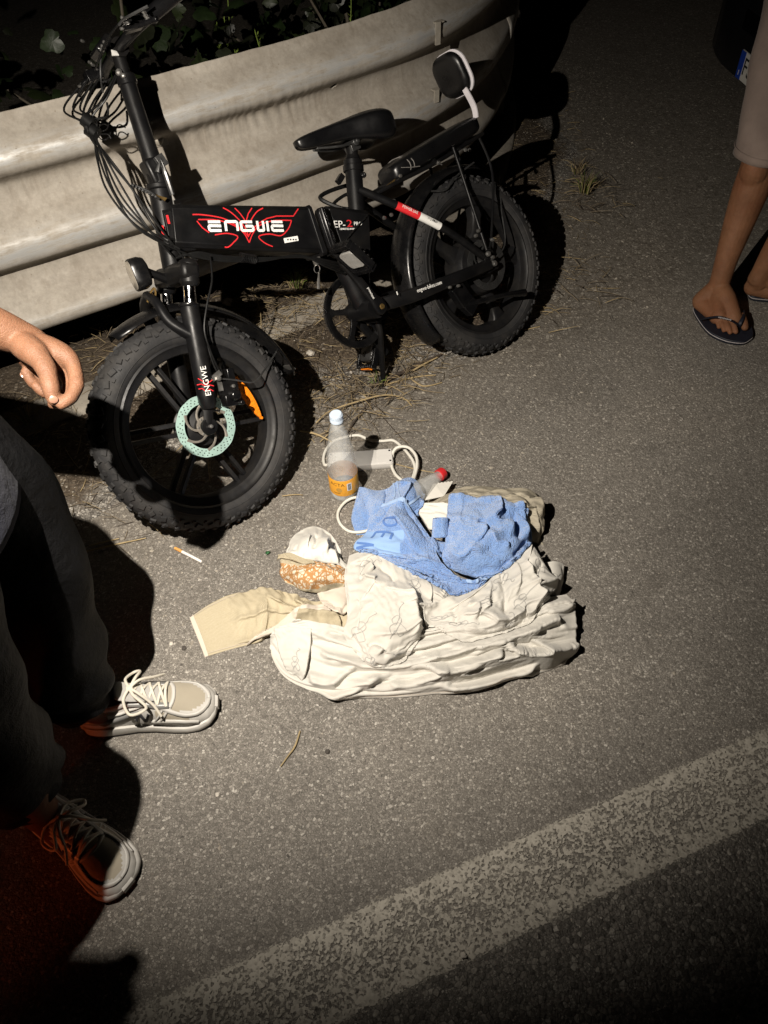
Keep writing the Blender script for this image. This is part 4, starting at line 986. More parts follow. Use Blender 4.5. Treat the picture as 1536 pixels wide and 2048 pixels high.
# ================================================================== crumpled linen: small mass-spring cloth, settled layer on layer
HX0, HY0, HD = -0.75, 0.55, 0.004
HM = np.zeros((400, 360), np.float32)                # height of what already lies there
def hm_get(x, y):
    i = np.clip(((x - HX0) / HD).astype(int), 0, HM.shape[0] - 1); j = np.clip(((y - HY0) / HD).astype(int), 0, HM.shape[1] - 1)
    return HM[i, j]
def hm_splat(P, add=0.0):
    i = np.clip(((P[..., 0] - HX0) / HD).astype(int), 1, HM.shape[0] - 2); j = np.clip(((P[..., 1] - HY0) / HD).astype(int), 1, HM.shape[1] - 2)
    for di in (-1, 0, 1):
        for dj in (-1, 0, 1): np.maximum.at(HM, (i + di, j + dj), P[..., 2].astype(np.float32) + add)
def cr_axis(A, n):
    """Catmull-Rom resample along axis 0 to n samples"""
    m = A.shape[0]; t = np.linspace(0, m - 1, n); i = np.clip(np.floor(t).astype(int), 0, m - 2); f = (t - i)[:, None, None]
    g = lambda k: A[np.clip(k, 0, m - 1)]
    a, b_, c, d = g(i - 1), g(i), g(i + 1), g(i + 2)
    return 0.5 * (2 * b_ + (c - a) * f + (2 * a - 5 * b_ + 4 * c - d) * f ** 2 + (3 * b_ - a - 3 * c + d) * f ** 3)
def relax(X, X0, lu, lv, ex, iters, anchor, anz, th, bend, wide):
    ld1 = np.sqrt(0.5 * (lu[1:] ** 2 + lu[:-1] ** 2) + 0.5 * (lv[:, 1:] ** 2 + lv[:, :-1] ** 2)); ld2 = ld1
    g1 = np.linalg.norm(X0[1:, 1:] - X0[:-1, :-1], axis=2); g2 = np.linalg.norm(X0[1:, :-1] - X0[:-1, 1:], axis=2); gm = (g1 + g2) / 2 + 1e-9
    ld1 = ld1 * g1 / gm; ld2 = ld2 * g2 / gm
    cu = np.concatenate([np.zeros((lu.shape[0], 1)), np.cumsum(lu, 1)], 1); cv = np.concatenate([np.zeros((1, lv.shape[1])), np.cumsum(lv, 0)], 0)
    lb = [(2, cu[:, 2:] - cu[:, :-2], cv[2:] - cv[:-2])] + ([(4, cu[:, 4:] - cu[:, :-4], cv[4:] - cv[:-4])] if wide else [])
    def con(A, B, L, k):
        d = B - A; l = np.sqrt((d * d).sum(-1)) + 1e-9; return d * ((l - L) / l * 0.5 * k)[..., None]
    for it in range(iters):
        X[..., 2] -= 0.00025
        for p in (0, 1):
            c = con(X[:, p:-1:2], X[:, p + 1::2], lu[:, p::2], 0.9); X[:, p:-1:2] += c; X[:, p + 1::2] -= c
            c = con(X[p:-1:2], X[p + 1::2], lv[p::2], 0.9); X[p:-1:2] += c; X[p + 1::2] -= c
        c = con(X[:-1, :-1], X[1:, 1:], ld1, 0.3); X[:-1, :-1] += c; X[1:, 1:] -= c
        c = con(X[:-1, 1:], X[1:, :-1], ld2, 0.3); X[:-1, 1:] += c; X[1:, :-1] -= c
        for (w, a, b2) in lb:
            c = con(X[:, :-w], X[:, w:], a, bend); X[:, :-w] += c; X[:, w:] -= c
            c = con(X[:-w], X[w:], b2, bend); X[:-w] += c; X[w:] -= c
        X[..., :2] += anchor * (X0[..., :2] - X[..., :2]); X[..., 2] += anz * (X0[..., 2] - X[..., 2])
        X[..., 2] = np.maximum(X[..., 2], hm_get(X[..., 0], X[..., 1]) + th)
    return X
def up_to(A, nv, nu): return np.swapaxes(cr_axis(np.swapaxes(cr_axis(A, nv), 0, 1), nu), 0, 1)
def settle(net, nu, nv, ex=(1.1, 1.1), seed=0, iters=150, noise_a=0.005, noise_s=22, anchor=0.03, anz=0.02, th=0.002, bend=0.25, aniso=(1, 1), folds=(), coarse=2.6, pleats=0, over=0.75, fold_k=1.4, fine=1.012):
    """net rows (v) of columns (u) of (px, py, z); folds = traced crease lines (points, height, width)"""
    C = np.array([[gp(*p) for p in row] for row in net]).astype(np.float64)
    cu_, cv_ = max(10, int(nu / coarse)), max(10, int(nv / coarse))
    X0 = up_to(C, cv_, cu_)
    def lens(P): return np.linalg.norm(P[:, 1:] - P[:, :-1], axis=2), np.linalg.norm(P[1:] - P[:-1], axis=2)
    du0, dv0 = lens(X0)
    vv, uu = np.meshgrid(np.linspace(0, dv0.mean() * cv_, cv_), np.linspace(0, du0.mean() * cu_, cu_), indexing='ij')
    X = X0.copy(); X[..., 2] += noise_a * (fbm(uu * aniso[0] + seed, vv * aniso[1] + seed * 2, noise_s, 3, seed + 50) - 0.5) * 2
    exm = 1 + (fbm(uu + 3, vv + 5, 9, 2, seed + 70) - 0.5) * 1.1
    X = relax(X, X0, du0 * (1 + (ex[0] - 1) * exm[:, 1:]), dv0 * (1 + (ex[1] - 1) * exm[1:]), ex, iters, anchor, anz, th, bend, True)
    Y = up_to(X, nv, nu)
    lines = [(np.array(catmull([gp(px, py, 0.06) for (px, py) in pl], 16))[:, :2], amp, wd) for (pl, amp, wd) in folds]
    rp = np.random.default_rng(seed + 200)
    for _ in range(pleats):                       # loose pleats running along the cloth
        v0 = rp.uniform(.08, .95); u0 = rp.uniform(0, .75); ln_ = rp.uniform(.35, .8); dv_ = rp.uniform(-.09, .05)
        q = np.linspace(0, 1, 24); uq = np.clip(u0 + ln_ * q, 0, 1); vq = np.clip(v0 + dv_ * q + .018 * np.sin(q * rp.uniform(1.5, 4) + rp.uniform(0, 6)), 0, 1)
        lines.append((np.array(catmull(np.array([samp(Y, a_, b_)[0] for a_, b_ in zip(uq[::2], vq[::2])]), 14))[:, :2], rp.uniform(.005, .011), rp.uniform(.0045, .0085)))
    for (Q, amp, wd) in lines:
        wd = wd * 0.8; amp = amp * fold_k
        ii = np.arange(len(Q)); wq = np.minimum(1, np.minimum(ii, ii[::-1]) / (len(Q) * 0.25) + 0.15)
        D2 = (Y[:, :, None, 0] - Q[None, None, :, 0]) ** 2 + (Y[:, :, None, 1] - Q[None, None, :, 1]) ** 2; k = D2.argmin(2); d = np.sqrt(D2.min(2))
        e = np.exp(-(d / wd) ** 1.1) * wq[k]
        Y[..., 2] += amp * e
        if amp > 0:                               # crest leans over its near side
            T = np.gradient(Q, axis=0); T /= np.linalg.norm(T, axis=1)[:, None] + 1e-9; Nn = np.stack([T[:, 1], -T[:, 0]], 1); Nn *= np.where(Nn[:, 1:] - 0.4 * Nn[:, :1] > 0, -1, 1)
            Y[..., :2] += (over * amp * np.exp(-(d / (wd * 1.1)) ** 2) * wq[k])[..., None] * Nn[k]
    Y0 = Y.copy(); lu, lv = lens(Y)
    vv, uu = np.meshgrid(np.linspace(0, lv.mean() * nv, nv), np.linspace(0, lu.mean() * nu, nu), indexing='ij')
    Y[..., 2] += 0.0006 * (fbm(uu * aniso[0] + seed + 7, vv * aniso[1] + 1, noise_s * 3.2, 3, seed + 90) - 0.5) * 2
    Y = relax(Y, Y0, lu * fine, lv * fine, ex, 30, 0.10, 0.09, th, 0.18, False)
    S = Y.copy(); S[1:-1, 1:-1] = 0.70 * Y[1:-1, 1:-1] + 0.075 * (Y[:-2, 1:-1] + Y[2:, 1:-1] + Y[1:-1, :-2] + Y[1:-1, 2:])
    S[..., 2] = np.maximum(S[..., 2], hm_get(S[..., 0], S[..., 1]) + th)
    return S
def sub2(X):   # dense samples for the height map
    return np.swapaxes(cr_axis(np.swapaxes(cr_axis(X, X.shape[0] * 2), 0, 1), X.shape[1] * 2), 0, 1)
class Cloth:
    def __init__(s): s.b = MB(); s.patch = {}; s.uv = []
    def add(s, key, net, nu, nv, matf=None, tuck=True, **k):
        X = settle(net, nu, nv, **k)
        if tuck:      # turn the free edges down so the cloth closes on whatever lies under it
            for sl, src in ((np.s_[0, :], np.s_[1, :]), (np.s_[-1, :], np.s_[-2, :]), (np.s_[:, 0], np.s_[:, 1]), (np.s_[:, -1], np.s_[:, -2])):
                f = hm_get(X[sl][..., 0], X[sl][..., 1]); X[sl][..., 2] = np.maximum(f + 0.001, X[sl][..., 2] - 0.006)
        hm_splat(sub2(X)); s.patch[key] = X
        nv_, nu_ = X.shape[:2]; o = len(s.b.v)
        s.b.v.extend([tuple(p) for p in X.reshape(-1, 3)])
        s.uv.extend([(i / (nu_ - 1), j / (nv_ - 1)) for j in range(nv_) for i in range(nu_)])
        for j in range(nv_ - 1):
            for i in range(nu_ - 1):
                s.b.f.append((o + j * nu_ + i, o + j * nu_ + i + 1, o + (j + 1) * nu_ + i + 1, o + (j + 1) * nu_ + i))
                s.b.m.append(matf(i / (nu_ - 1), j / (nv_ - 1)) if matf else 0)
        return X
    def build(s, name, mats, parent=None, thick=0.0016, sub=1):
        me = bpy.data.meshes.new(name); me.from_pydata(s.b.v, [], s.b.f)
        for m in mats: me.materials.append(m)
        me.polygons.foreach_set('material_index', s.b.m); me.polygons.foreach_set('use_smooth', [True] * len(me.polygons))
        uvl = me.uv_layers.new(name='uv'); li = np.zeros(len(me.loops), np.int32); me.loops.foreach_get('vertex_index', li)
        uvl.data.foreach_set('uv', np.array(s.uv)[li].ravel())
        me.update()
        if sum(p.normal.z for p in me.polygons) < 0: me.flip_normals()
        ob = bpy.data.objects.new(name, me); col.objects.link(ob); ob.parent = parent
        if sub:
            sb = ob.modifiers.new('subsurf', 'SUBSURF'); sb.levels = 0; sb.render_levels = sub
        so = ob.modifiers.new('thickness', 'SOLIDIFY'); so.thickness = thick; so.offset = -1
        return ob
def samp(X, u, v):
    nv, nu = X.shape[:2]; a = np.clip(u, 0, 1) * (nu - 1.001); c = np.clip(v, 0, 1) * (nv - 1.001); i, j = int(a), int(c); f, g_ = a - i, c - j
    p = (X[j, i] * (1 - f) + X[j, i + 1] * f) * (1 - g_) + (X[j + 1, i] * (1 - f) + X[j + 1, i + 1] * f) * g_
    n = np.cross(X[j, i + 1] - X[j, i], X[j + 1, i] - X[j, i]); n /= np.linalg.norm(n) + 1e-9
    if n[2] < 0: n = -n
    return p, n
def ribbon(b, X, uvs, w, lift=0.0010, mi=0):
    P = [samp(X, *q) for q in uvs]; n = len(P); A, B = [], []
    for i in range(n):
        d = P[min(i + 1, n - 1)][0] - P[max(i - 1, 0)][0]; s = np.cross(P[i][1], d); s /= np.linalg.norm(s) + 1e-9
        A.append(P[i][0] + s * w / 2 + P[i][1] * lift); B.append(P[i][0] - s * w / 2 + P[i][1] * lift)
    b.add(A + B, [(i, i + 1, n + i + 1, n + i) for i in range(n - 1)], mi)
def dens(pl, k=5): return [p[:2] for p in catmull([(x, y, 0) for x, y in pl], k)]

def fabric(name, c, weave=900, var=0.06, rough=0.85, sheen=0.15, trans=0.0, bd=0.0004, blot=None, wr=0.0):
    m, nt, b = new_mat(name); v = coords(nt)
    cc = ramp(nt, noise(nt, v, 8, 5, 0.6), [(0.3, tuple(q * (1 - var) for q in c)), (0.7, tuple(min(1, q * (1 + var)) for q in c))])
    if blot: cc = mix(nt, ramp(nt, noise(nt, v, blot[1], 5, 0.65), [(0.48, (0, 0, 0)), (0.75, (blot[2],) * 3)]), cc, blot[0])
    nt.links.new(cc, b.inputs['Base Color']); b.inputs['Roughness'].default_value = rough; b.inputs['Sheen Weight'].default_value = sheen
    b.inputs['Specular IOR Level'].default_value = 0.25
    h = noise(nt, v, weave, 2, 0.6)
    if wr:       # pressed-in creases: ridged noise at two sizes
        rg = lambda sc, k: math_n(nt, 'MULTIPLY', math_n(nt, 'ABSOLUTE', math_n(nt, 'SUBTRACT', noise(nt, v, sc, 2, 0.5), 0.5)), -k)
        h = math_n(nt, 'ADD', math_n(nt, 'MULTIPLY', h, 0.06), math_n(nt, 'ADD', rg(30, 1.2 * wr), rg(70, 0.9 * wr)))
    bump(nt, b, h, 0.6 if not wr else 0.42, bd if not wr else 0.004)
    return m
M_SHEET = fabric('creamy_cotton', (0.55, 0.53, 0.485), var=0.05, wr=0.55, blot=((0.50, 0.465, 0.405), 5, 0.5))
M_SCRIB = fabric('grey_print', (0.36, 0.352, 0.335), var=0.05)
M_WHITE_C = fabric('white_cotton', (0.62, 0.60, 0.55), wr=.6)
M_PINKC = fabric('pinkish_lining', (0.58, 0.51, 0.43), wr=.5)
def ribbed(name, c1, c2, sc, axis=0):
    m, nt, b = new_mat(name); uv = coords(nt, 'UV'); v = coords(nt)
    sep = nt.nodes.new('ShaderNodeSeparateXYZ'); nt.links.new(uv, sep.inputs[0])
    s = math_n(nt, 'SINE', math_n(nt, 'ADD', math_n(nt, 'MULTIPLY', sep.outputs[axis], sc), math_n(nt, 'MULTIPLY', noise(nt, v, 20), 2.0)))
    fac = math_n(nt, 'ADD', math_n(nt, 'MULTIPLY', s, 0.28), math_n(nt, 'ADD', math_n(nt, 'MULTIPLY', noise(nt, v, 260, 3), 0.5), 0.22))
    c = ramp(nt, fac, [(0.25, c1), (0.75, c2)])
    nt.links.new(c, b.inputs['Base Color']); b.inputs['Roughness'].default_value = 0.9; b.inputs['Specular IOR Level'].default_value = 0.2
    bump(nt, b, math_n(nt, 'ADD', s, math_n(nt, 'MULTIPLY', noise(nt, v, 90, 4), 1.5)), 0.5, 0.0012); return m
M_BEIGE = ribbed('beige_cheesecloth', (0.43, 0.365, 0.245), (0.57, 0.505, 0.37), 1050)
M_KHAKI = ribbed('khaki_linen', (0.33, 0.295, 0.225), (0.44, 0.40, 0.32), 420, 1)
def terry():
    m, nt, b = new_mat('blue_terry'); v = coords(nt)
    vo = voro(nt, v, 330); n1 = noise(nt, v, 160, 4, 0.7)
    c = ramp(nt, math_n(nt, 'ADD', math_n(nt, 'MULTIPLY', vo, 0.6), math_n(nt, 'MULTIPLY', n1, 0.6)), [(0.25, (0.255, 0.405, 0.72)), (0.5, (0.205, 0.345, 0.66)), (0.9, (0.135, 0.245, 0.52))])
    c = mix(nt, ramp(nt, noise(nt, v, 22, 5, 0.7), [(0.5, (0, 0, 0)), (0.75, (.35, .35, .35))]), c, (0.36, 0.51, 0.78))
    nt.links.new(c, b.inputs['Base Color']); b.inputs['Roughness'].default_value = 0.95; b.inputs['Sheen Weight'].default_value = 0.4; b.inputs['Specular IOR Level'].default_value = 0.1
    h = math_n(nt, 'ADD', math_n(nt, 'MULTIPLY', vo, -1.0), math_n(nt, 'MULTIPLY', n1, 1.2)); bump(nt, b, h, 0.9, 0.004); return m
M_TERRY = terry()
M_BAND = fabric('woven_blue_band', (0.235, 0.365, 0.60), 700, 0.08, bd=0.0006)
M_LETB = fabric('blue_woven_letters', (0.085, 0.17, 0.42), 700, 0.08)
M_TRIM = fabric('pale_blue_hem', (0.31, 0.43, 0.64), 700, 0.05)
def lace():
    m, nt, b = new_mat('tan_lace_print'); v = coords(nt)
    w = nt.nodes.new('ShaderNodeTexNoise'); w.inputs['Scale'].default_value = 28; nt.links.new(v, w.inputs['Vector'])
    vm = nt.nodes.new('ShaderNodeMix'); vm.data_type = 'VECTOR'; vm.inputs[0].default_value = 0.03; nt.links.new(v, vm.inputs[4]); nt.links.new(w.outputs['Color'], vm.inputs[5])
    e = voro(nt, vm.outputs[1], 88, 'DISTANCE_TO_EDGE'); e2 = voro(nt, vm.outputs[1], 40, 'DISTANCE_TO_EDGE')
    k = math_n(nt, 'MULTIPLY', ramp(nt, e, [(0.07, (0, 0, 0)), (0.14, (1, 1, 1))]), ramp(nt, e2, [(0.05, (0, 0, 0)), (0.1, (1, 1, 1))]))
    c = mix(nt, k, (0.40, 0.205, 0.075), (0.60, 0.535, 0.42))
    nt.links.new(c, b.inputs['Base Color']); b.inputs['Roughness'].default_value = 0.85; bump(nt, b, noise(nt, v, 60, 4), 0.4, 0.002); return m
M_LACE = lace()


F_S1 = [([(624, 1367), (658, 1364), (703, 1349), (743, 1337), (780, 1332)], .012, .010), ([(619, 1322), (649, 1342), (693, 1322), (715, 1315)], .012, .011), ([(666, 1369), (713, 1359), (777, 1357), (829, 1352), (891, 1340)], .011, .009),
        ([(780, 1340), (817, 1352), (866, 1344), (900, 1335)], .010, .009), ([(809, 1322), (854, 1315), (900, 1322)], .012, .010), ([(820, 1340), (882, 1327), (924, 1312), (968, 1297), (1008, 1275), (1058, 1260)], .015, .011),
        ([(889, 1278), (958, 1278), (1003, 1268), (1050, 1255), (1112, 1231), (1137, 1246)], .018, .013), ([(820, 1356), (894, 1345), (954, 1339), (1018, 1322), (1058, 1307), (1092, 1297), (1144, 1298)], .016, .011),
        ([(1053, 1263), (1092, 1278), (1117, 1295)], .012, .011), ([(1040, 1338), (1068, 1326), (1090, 1333)], .014, .012), ([(880, 1362), (950, 1352), (1010, 1335)], .010, .010), ([(640, 1290), (690, 1300), (720, 1322)], .014, .013),
        ([(930, 1300), (990, 1285), (1060, 1283)], .011, .009), ([(1085, 1225), (1120, 1215), (1140, 1200)], .014, .012), ([(600, 1356), (660, 1376), (740, 1376)], .010, .009), ([(840, 1300), (890, 1298), (930, 1292)], .010, .009)]
F_S3 = [([(1038, 1134), (1050, 1166), (1067, 1208), (1070, 1223)], .016, .012), ([(1003, 1154), (1008, 1198), (1010, 1253)], -.012, .010), ([(978, 1165), (968, 1198), (970, 1232), (1005, 1250)], .012, .010), ([(919, 1233), (973, 1236), (1005, 1251)], .012, .009),
        ([(884, 1218), (924, 1198), (949, 1179), (978, 1159)], .013, .011), ([(1052, 1090), (1047, 1124), (1038, 1142)], .012, .010), ([(1082, 1139), (1067, 1164), (1060, 1179)], -.013, .010), ([(1112, 1154), (1092, 1171), (1062, 1184)], .014, .010),
        ([(930, 1262), (990, 1258), (1040, 1240)], .012, .009), ([(905, 1215), (912, 1240), (900, 1258)], -.009, .009), ([(1020, 1130), (1030, 1160), (1028, 1200)], .009, .009), ([(940, 1210), (950, 1228), (942, 1250)], .009, .009)]
F_S2 = [([(728, 1118), (742, 1152), (767, 1174)], .014, .010), ([(698, 1112), (728, 1104), (748, 1099)], .010, .009), ([(713, 1206), (735, 1178), (750, 1154)], .010, .010), ([(817, 1179), (819, 1208), (826, 1258), (822, 1284)], .015, .012), ([(735, 1312), (742, 1293), (762, 1297), (782, 1305), (818, 1292)], -.014, .010),
        ([(722, 1110), (724, 1135), (718, 1160)], -.010, .010), ([(700, 1240), (720, 1222), (745, 1212)], .006, .010), ([(770, 1180), (800, 1186), (840, 1196)], .010, .010), ([(705, 1190), (712, 1230), (705, 1270)], .008, .010), ([(755, 1130), (780, 1150), (790, 1170)], -.010, .010), ([(748, 1320), (765, 1305), (790, 1312)], .012, .010), ([(835, 1215), (850, 1235), (842, 1255)], -.010, .009)]
F_B = [([(524, 1186), (521, 1228), (497, 1272)], .010, .010), ([(531, 1180), (586, 1199), (613, 1213)], .012, .010), ([(540, 1205), (585, 1215), (612, 1226)], -.008, .009), ([(590, 1185), (612, 1200), (625, 1215)], .014, .010), ([(640, 1195), (660, 1215), (668, 1240)], .012, .009), ([(545, 1190), (600, 1205)], -.006, .008), ([(470, 1190), (480, 1230), (470, 1262)], .003, .02)]
F_T = [([(746, 1090), (782, 1100), (822, 1108)], -.010, .009), ([(785, 1033), (815, 1063), (842, 1104)], .012, .012), ([(775, 1008), (772, 1030), (750, 1050)], -.010, .010), ([(800, 1005), (832, 1048), (858, 1084)], -.008, .009), ([(800, 1120), (850, 1118), (890, 1128)], .008, .010), ([(770, 1060), (800, 1080), (850, 1115)], -.006, .012)]
F_R = [([(995, 1006), (990, 1049), (1009, 1063), (1020, 1093)], .014, .013), ([(957, 1064), (975, 1084)], -.020, .008), ([(946, 1110), (962, 1088), (957, 1071)], .010, .010), ([(1025, 1014), (1039, 1049), (1050, 1088)], .014, .012), ([(1012, 1010), (1026, 1050), (1036, 1095)], -.014, .010), ([(897, 1104), (919, 1126), (941, 1118), (973, 1131)], .010, .010), ([(920, 1000), (915, 1040), (910, 1080)], .006, .014), ([(985, 1090), (1000, 1110), (1010, 1125)], .010, .010)]
F_A = [([(765, 972), (758, 1010), (752, 1045)], .010, .009), ([(770, 972), (768, 1000), (760, 1030)], -.008, .008), ([(800, 960), (812, 975), (800, 1000), (790, 1015)], .012, .010), ([(728, 985), (735, 1020), (728, 1050)], -.008, .010)]
F_K = [([(880, 995), (950, 985), (1010, 978), (1060, 985)], .010, .008), ([(900, 985), (960, 972), (1010, 972)], .010, .008), ([(1040, 975), (1070, 1000), (1080, 1030)], .014, .010), ([(1050, 1010), (1066, 1030), (1076, 1060)], .012, .009), ([(1030, 985), (1050, 1000), (1062, 1020)], -.012, .008)]
F_P = [([(565, 1128), (600, 1133), (645, 1128), (690, 1140)], .008, .009), ([(600, 1160), (640, 1150), (690, 1150)], .008, .009)]
F_H = [([(612, 1056), (608, 1080), (605, 1100)], .012, .009), ([(628, 1055), (632, 1080), (625, 1098)], -.010, .008), ([(650, 1066), (645, 1085), (648, 1105)], .012, .009), ([(585, 1080), (592, 1092), (588, 1104)], -.006, .007), ([(668, 1085), (664, 1100), (670, 1120)], .009, .008)]
# --- khaki garment at the back of the pile
C = Cloth()
C.add('k', [[(850, 1000, .012), (900, 974, .02), (950, 966, .04), (1010, 968, .045), (1060, 974, .045), (1086, 993, .03)],
            [(856, 1004, .03), (910, 985, .06), (960, 983, .075), (1010, 985, .08), (1060, 995, .075), (1089, 1018, .045)],
            [(862, 1008, .04), (920, 1000, .07), (970, 1005, .09), (1020, 1010, .09), (1062, 1025, .07), (1086, 1048, .04)],
            [(880, 1012, .04), (930, 1020, .07), (980, 1030, .08), (1030, 1040, .07), (1062, 1060, .05), (1082, 1078, .012)]], 84, 54, seed=3, noise_s=14, aniso=(.35, 1.3), ex=(1.06,1.22), folds=F_K, pleats=9)
ob = C.build('khaki_garment', [M_KHAKI]); tag(ob, 'khaki linen garment bunched behind the blue towel', 'garment')
# --- beige shirt sleeve on the left
C = Cloth()
C.add('b', [[(384, 1232, .006), (425, 1204, .010), (472, 1180, .020), (530, 1171, .040), (580, 1180, .050), (640, 1194, .050), (700, 1172, .045)],
            [(390, 1250, .007), (440, 1230, .014), (495, 1210, .035), (545, 1198, .055), (600, 1208, .055), (650, 1215, .050), (702, 1200, .045)],
            [(401, 1280, .006), (450, 1262, .012), (505, 1245, .028), (545, 1235, .040), (600, 1230, .050), (650, 1240, .045), (702, 1235, .045)],
            [(413, 1310, .003), (455, 1297, .004), (495, 1284, .008), (535, 1268, .018), (590, 1250, .035), (640, 1262, .035), (702, 1262, .035)]], 110, 46, matf=lambda u, v: 1 if u < 0.035 else 0, ex=(1.07, 1.05), seed=5, noise_s=18, noise_a=.003, folds=F_B, pleats=3)
C.add('b2', [[(535, 1255, .035), (575, 1226, .055), (612, 1209, .066), (655, 1200, .06)], [(518, 1270, .022), (565, 1240, .050), (612, 1220, .062), (660, 1212, .055)], [(497, 1288, .006), (555, 1256, .035), (610, 1232, .05), (660, 1225, .045)]], 50, 20, matf=lambda u, v: 1, ex=(1.06, 1.10), seed=6)
C.add('b3', [[(600, 1225, .055), (640, 1222, .06), (675, 1228, .055)], [(590, 1245, .05), (635, 1245, .06), (680, 1250, .05)], [(570, 1262, .03), (630, 1265, .045), (676, 1262, .04)]], 40, 26, ex=(1.1, 1.25), seed=8, noise_s=26)
C.add('b4', [[(636, 1178, .05), (668, 1172, .06), (700, 1165, .055)], [(645, 1200, .055), (675, 1198, .066), (704, 1190, .05)], [(660, 1222, .05), (680, 1222, .058), (698, 1215, .05)]], 36, 30, matf=lambda u, v: 1, ex=(1.12, 1.12), seed=9)
shirt = C.build('beige_shirt', [M_BEIGE, M_PINKC]); tag(shirt, 'beige cheesecloth shirt with one sleeve stretched out flat on the asphalt', 'shirt')
b = MB()
for vv in (0.06, 0.93): ribbon(b, C.patch['b'], [(q, vv + .01 * math.sin(q * 9)) for q in np.linspace(.04, .36, 30)], .0012, .0022)
ribbon(b, C.patch['b'], [(.037, q) for q in np.linspace(.02, .98, 20)], .0014, .0024)
b.build('seam', M_PINKC, shirt)
# --- patterned pillow case
C = Cloth()
C.add('h', [[(574, 1090, .02), (590, 1066, .015), (624, 1051, .012), (656, 1064, .012), (678, 1094, .012)], [(570, 1100, .03), (600, 1080, .055), (626, 1072, .066), (652, 1080, .055), (682, 1110, .025)],
            [(568, 1106, .04), (600, 1098, .06), (630, 1098, .07), (658, 1104, .06), (692, 1122, .03)], [(568, 1112, .03), (600, 1112, .05), (632, 1115, .055), (660, 1120, .05), (697, 1132, .03)]], 60, 46, seed=12, noise_s=16, aniso=(1.3, .4), noise_a=.006, ex=(1.12,1.06), folds=F_H)
def pm(u, v):
    e = .10 * math.sin(u * 9) + .03 * math.sin(u * 31)
    if v < .30 + e * .5 and u < .45: return 1
    if v > .92 - .55 * max(0, u - .45) + e * .3: return 1
    return 2
C.add('p', [[(558, 1108, .030), (580, 1108, .05), (617, 1114, .066), (660, 1122, .055), (696, 1132, .035)], [(561, 1121, .026), (598, 1124, .056), (640, 1128, .066), (676, 1136, .055), (698, 1144, .04)],
            [(560, 1140, .022), (595, 1147, .05), (635, 1150, .06), (670, 1152, .05), (696, 1160, .04)], [(574, 1160, .008), (600, 1170, .022), (638, 1175, .030), (670, 1170, .03), (694, 1172, .03)]], 64, 44, matf=pm, ex=(1.06, 1.10), seed=14, noise_s=15, folds=F_P)
C.add('p2', [[(556, 1105, .045), (575, 1098, .062), (600, 1106, .070), (625, 1116, .07)], [(558, 1114, .03), (580, 1112, .06), (605, 1120, .068), (630, 1126, .066)]], 36, 12, matf=lambda u, v: 1, ex=(1.04, 1.05), seed=16)
ob = C.build('patterned_pillowcase', [M_WHITE_C, M_BEIGE, M_LACE]); tag(ob, 'crumpled pillowcase with tan lace print beside the beige shirt', 'pillowcase')
# --- white sheet with a grey scribble print
C = Cloth()
C.add('s1', [[(542, 1296, .003), (575, 1350, .003), (650, 1380, .003), (780, 1388, .003), (900, 1376, .003), (1010, 1346, .004), (1085, 1335, .010), (1130, 1316, .010)],
             [(540, 1280, .018), (585, 1322, .022), (670, 1352, .025), (790, 1356, .028), (900, 1340, .028), (1010, 1314, .034), (1090, 1300, .040), (1150, 1286, .03)],
             [(545, 1265, .03), (610, 1292, .038), (690, 1318, .042), (800, 1325, .045), (900, 1306, .046), (1010, 1278, .050), (1090, 1262, .058), (1153, 1250, .045)],
             [(560, 1257, .03), (640, 1268, .045), (710, 1285, .05), (805, 1290, .05), (900, 1272, .052), (1010, 1245, .058), (1090, 1225, .07), (1150, 1212, .055)],
             [(600, 1252, .03), (660, 1252, .045), (730, 1255, .05), (810, 1255, .05), (900, 1240, .055), (1010, 1215, .06), (1080, 1195, .075), (1136, 1184, .06)]], 190, 74, seed=21, noise_s=9, aniso=(.13, .95), noise_a=.008, ex=(1.015,1.09), fine=1.006, fold_k=1.5, iters=150, bend=.25, folds=F_S1, pleats=26)
C.add('s4', [[(770, 1128, .045), (830, 1146, .055), (880, 1162, .058), (906, 1184, .05)], [(768, 1150, .055), (830, 1166, .068), (876, 1180, .068), (902, 1198, .055)], [(780, 1178, .05), (830, 1188, .062), (870, 1198, .062), (895, 1215, .05)], [(790, 1200, .04), (830, 1212, .05), (860, 1220, .05), (880, 1232, .045)]], 66, 44, seed=23, noise_s=16, aniso=(.3, 1.5), noise_a=.007, pleats=8, ex=(1.04,1.30))
C.add('s8', [[(838, 1215, .05), (870, 1210, .05), (900, 1222, .05)], [(836, 1240, .045), (862, 1240, .055), (890, 1245, .05)], [(840, 1268, .045), (866, 1262, .055), (900, 1262, .05)]], 44, 44, seed=24, noise_s=32, noise_a=.006, ex=(1.2,1.22))
C.add('s2', [[(698, 1106, .035), (738, 1094, .05), (785, 1100, .055), (830, 1124, .05)], [(690, 1150, .05), (748, 1146, .075), (806, 1156, .08), (862, 1180, .062)], [(696, 1210, .055), (750, 1206, .095), (802, 1204, .10), (850, 1214, .075)],
             [(690, 1262, .05), (742, 1264, .095), (800, 1260, .10), (843, 1252, .07)], [(712, 1302, .045), (745, 1312, .08), (790, 1308, .08), (832, 1286, .055)], [(730, 1322, .030), (758, 1336, .045), (795, 1328, .045), (822, 1304, .040)]], 78, 112, seed=25, noise_s=5, noise_a=.005, anz=.03, folds=F_S2, ex=(1.03,1.03), pleats=2)
C.add('s5', [[(552, 1258, .035), (585, 1254, .055), (620, 1258, .055)], [(556, 1292, .035), (588, 1290, .052), (616, 1300, .055)], [(568, 1324, .03), (592, 1326, .045), (610, 1334, .045)], [(578, 1340, .022), (592, 1344, .03), (602, 1352, .03)]], 40, 50, ex=(1.08, 1.10), seed=26, noise_s=18)
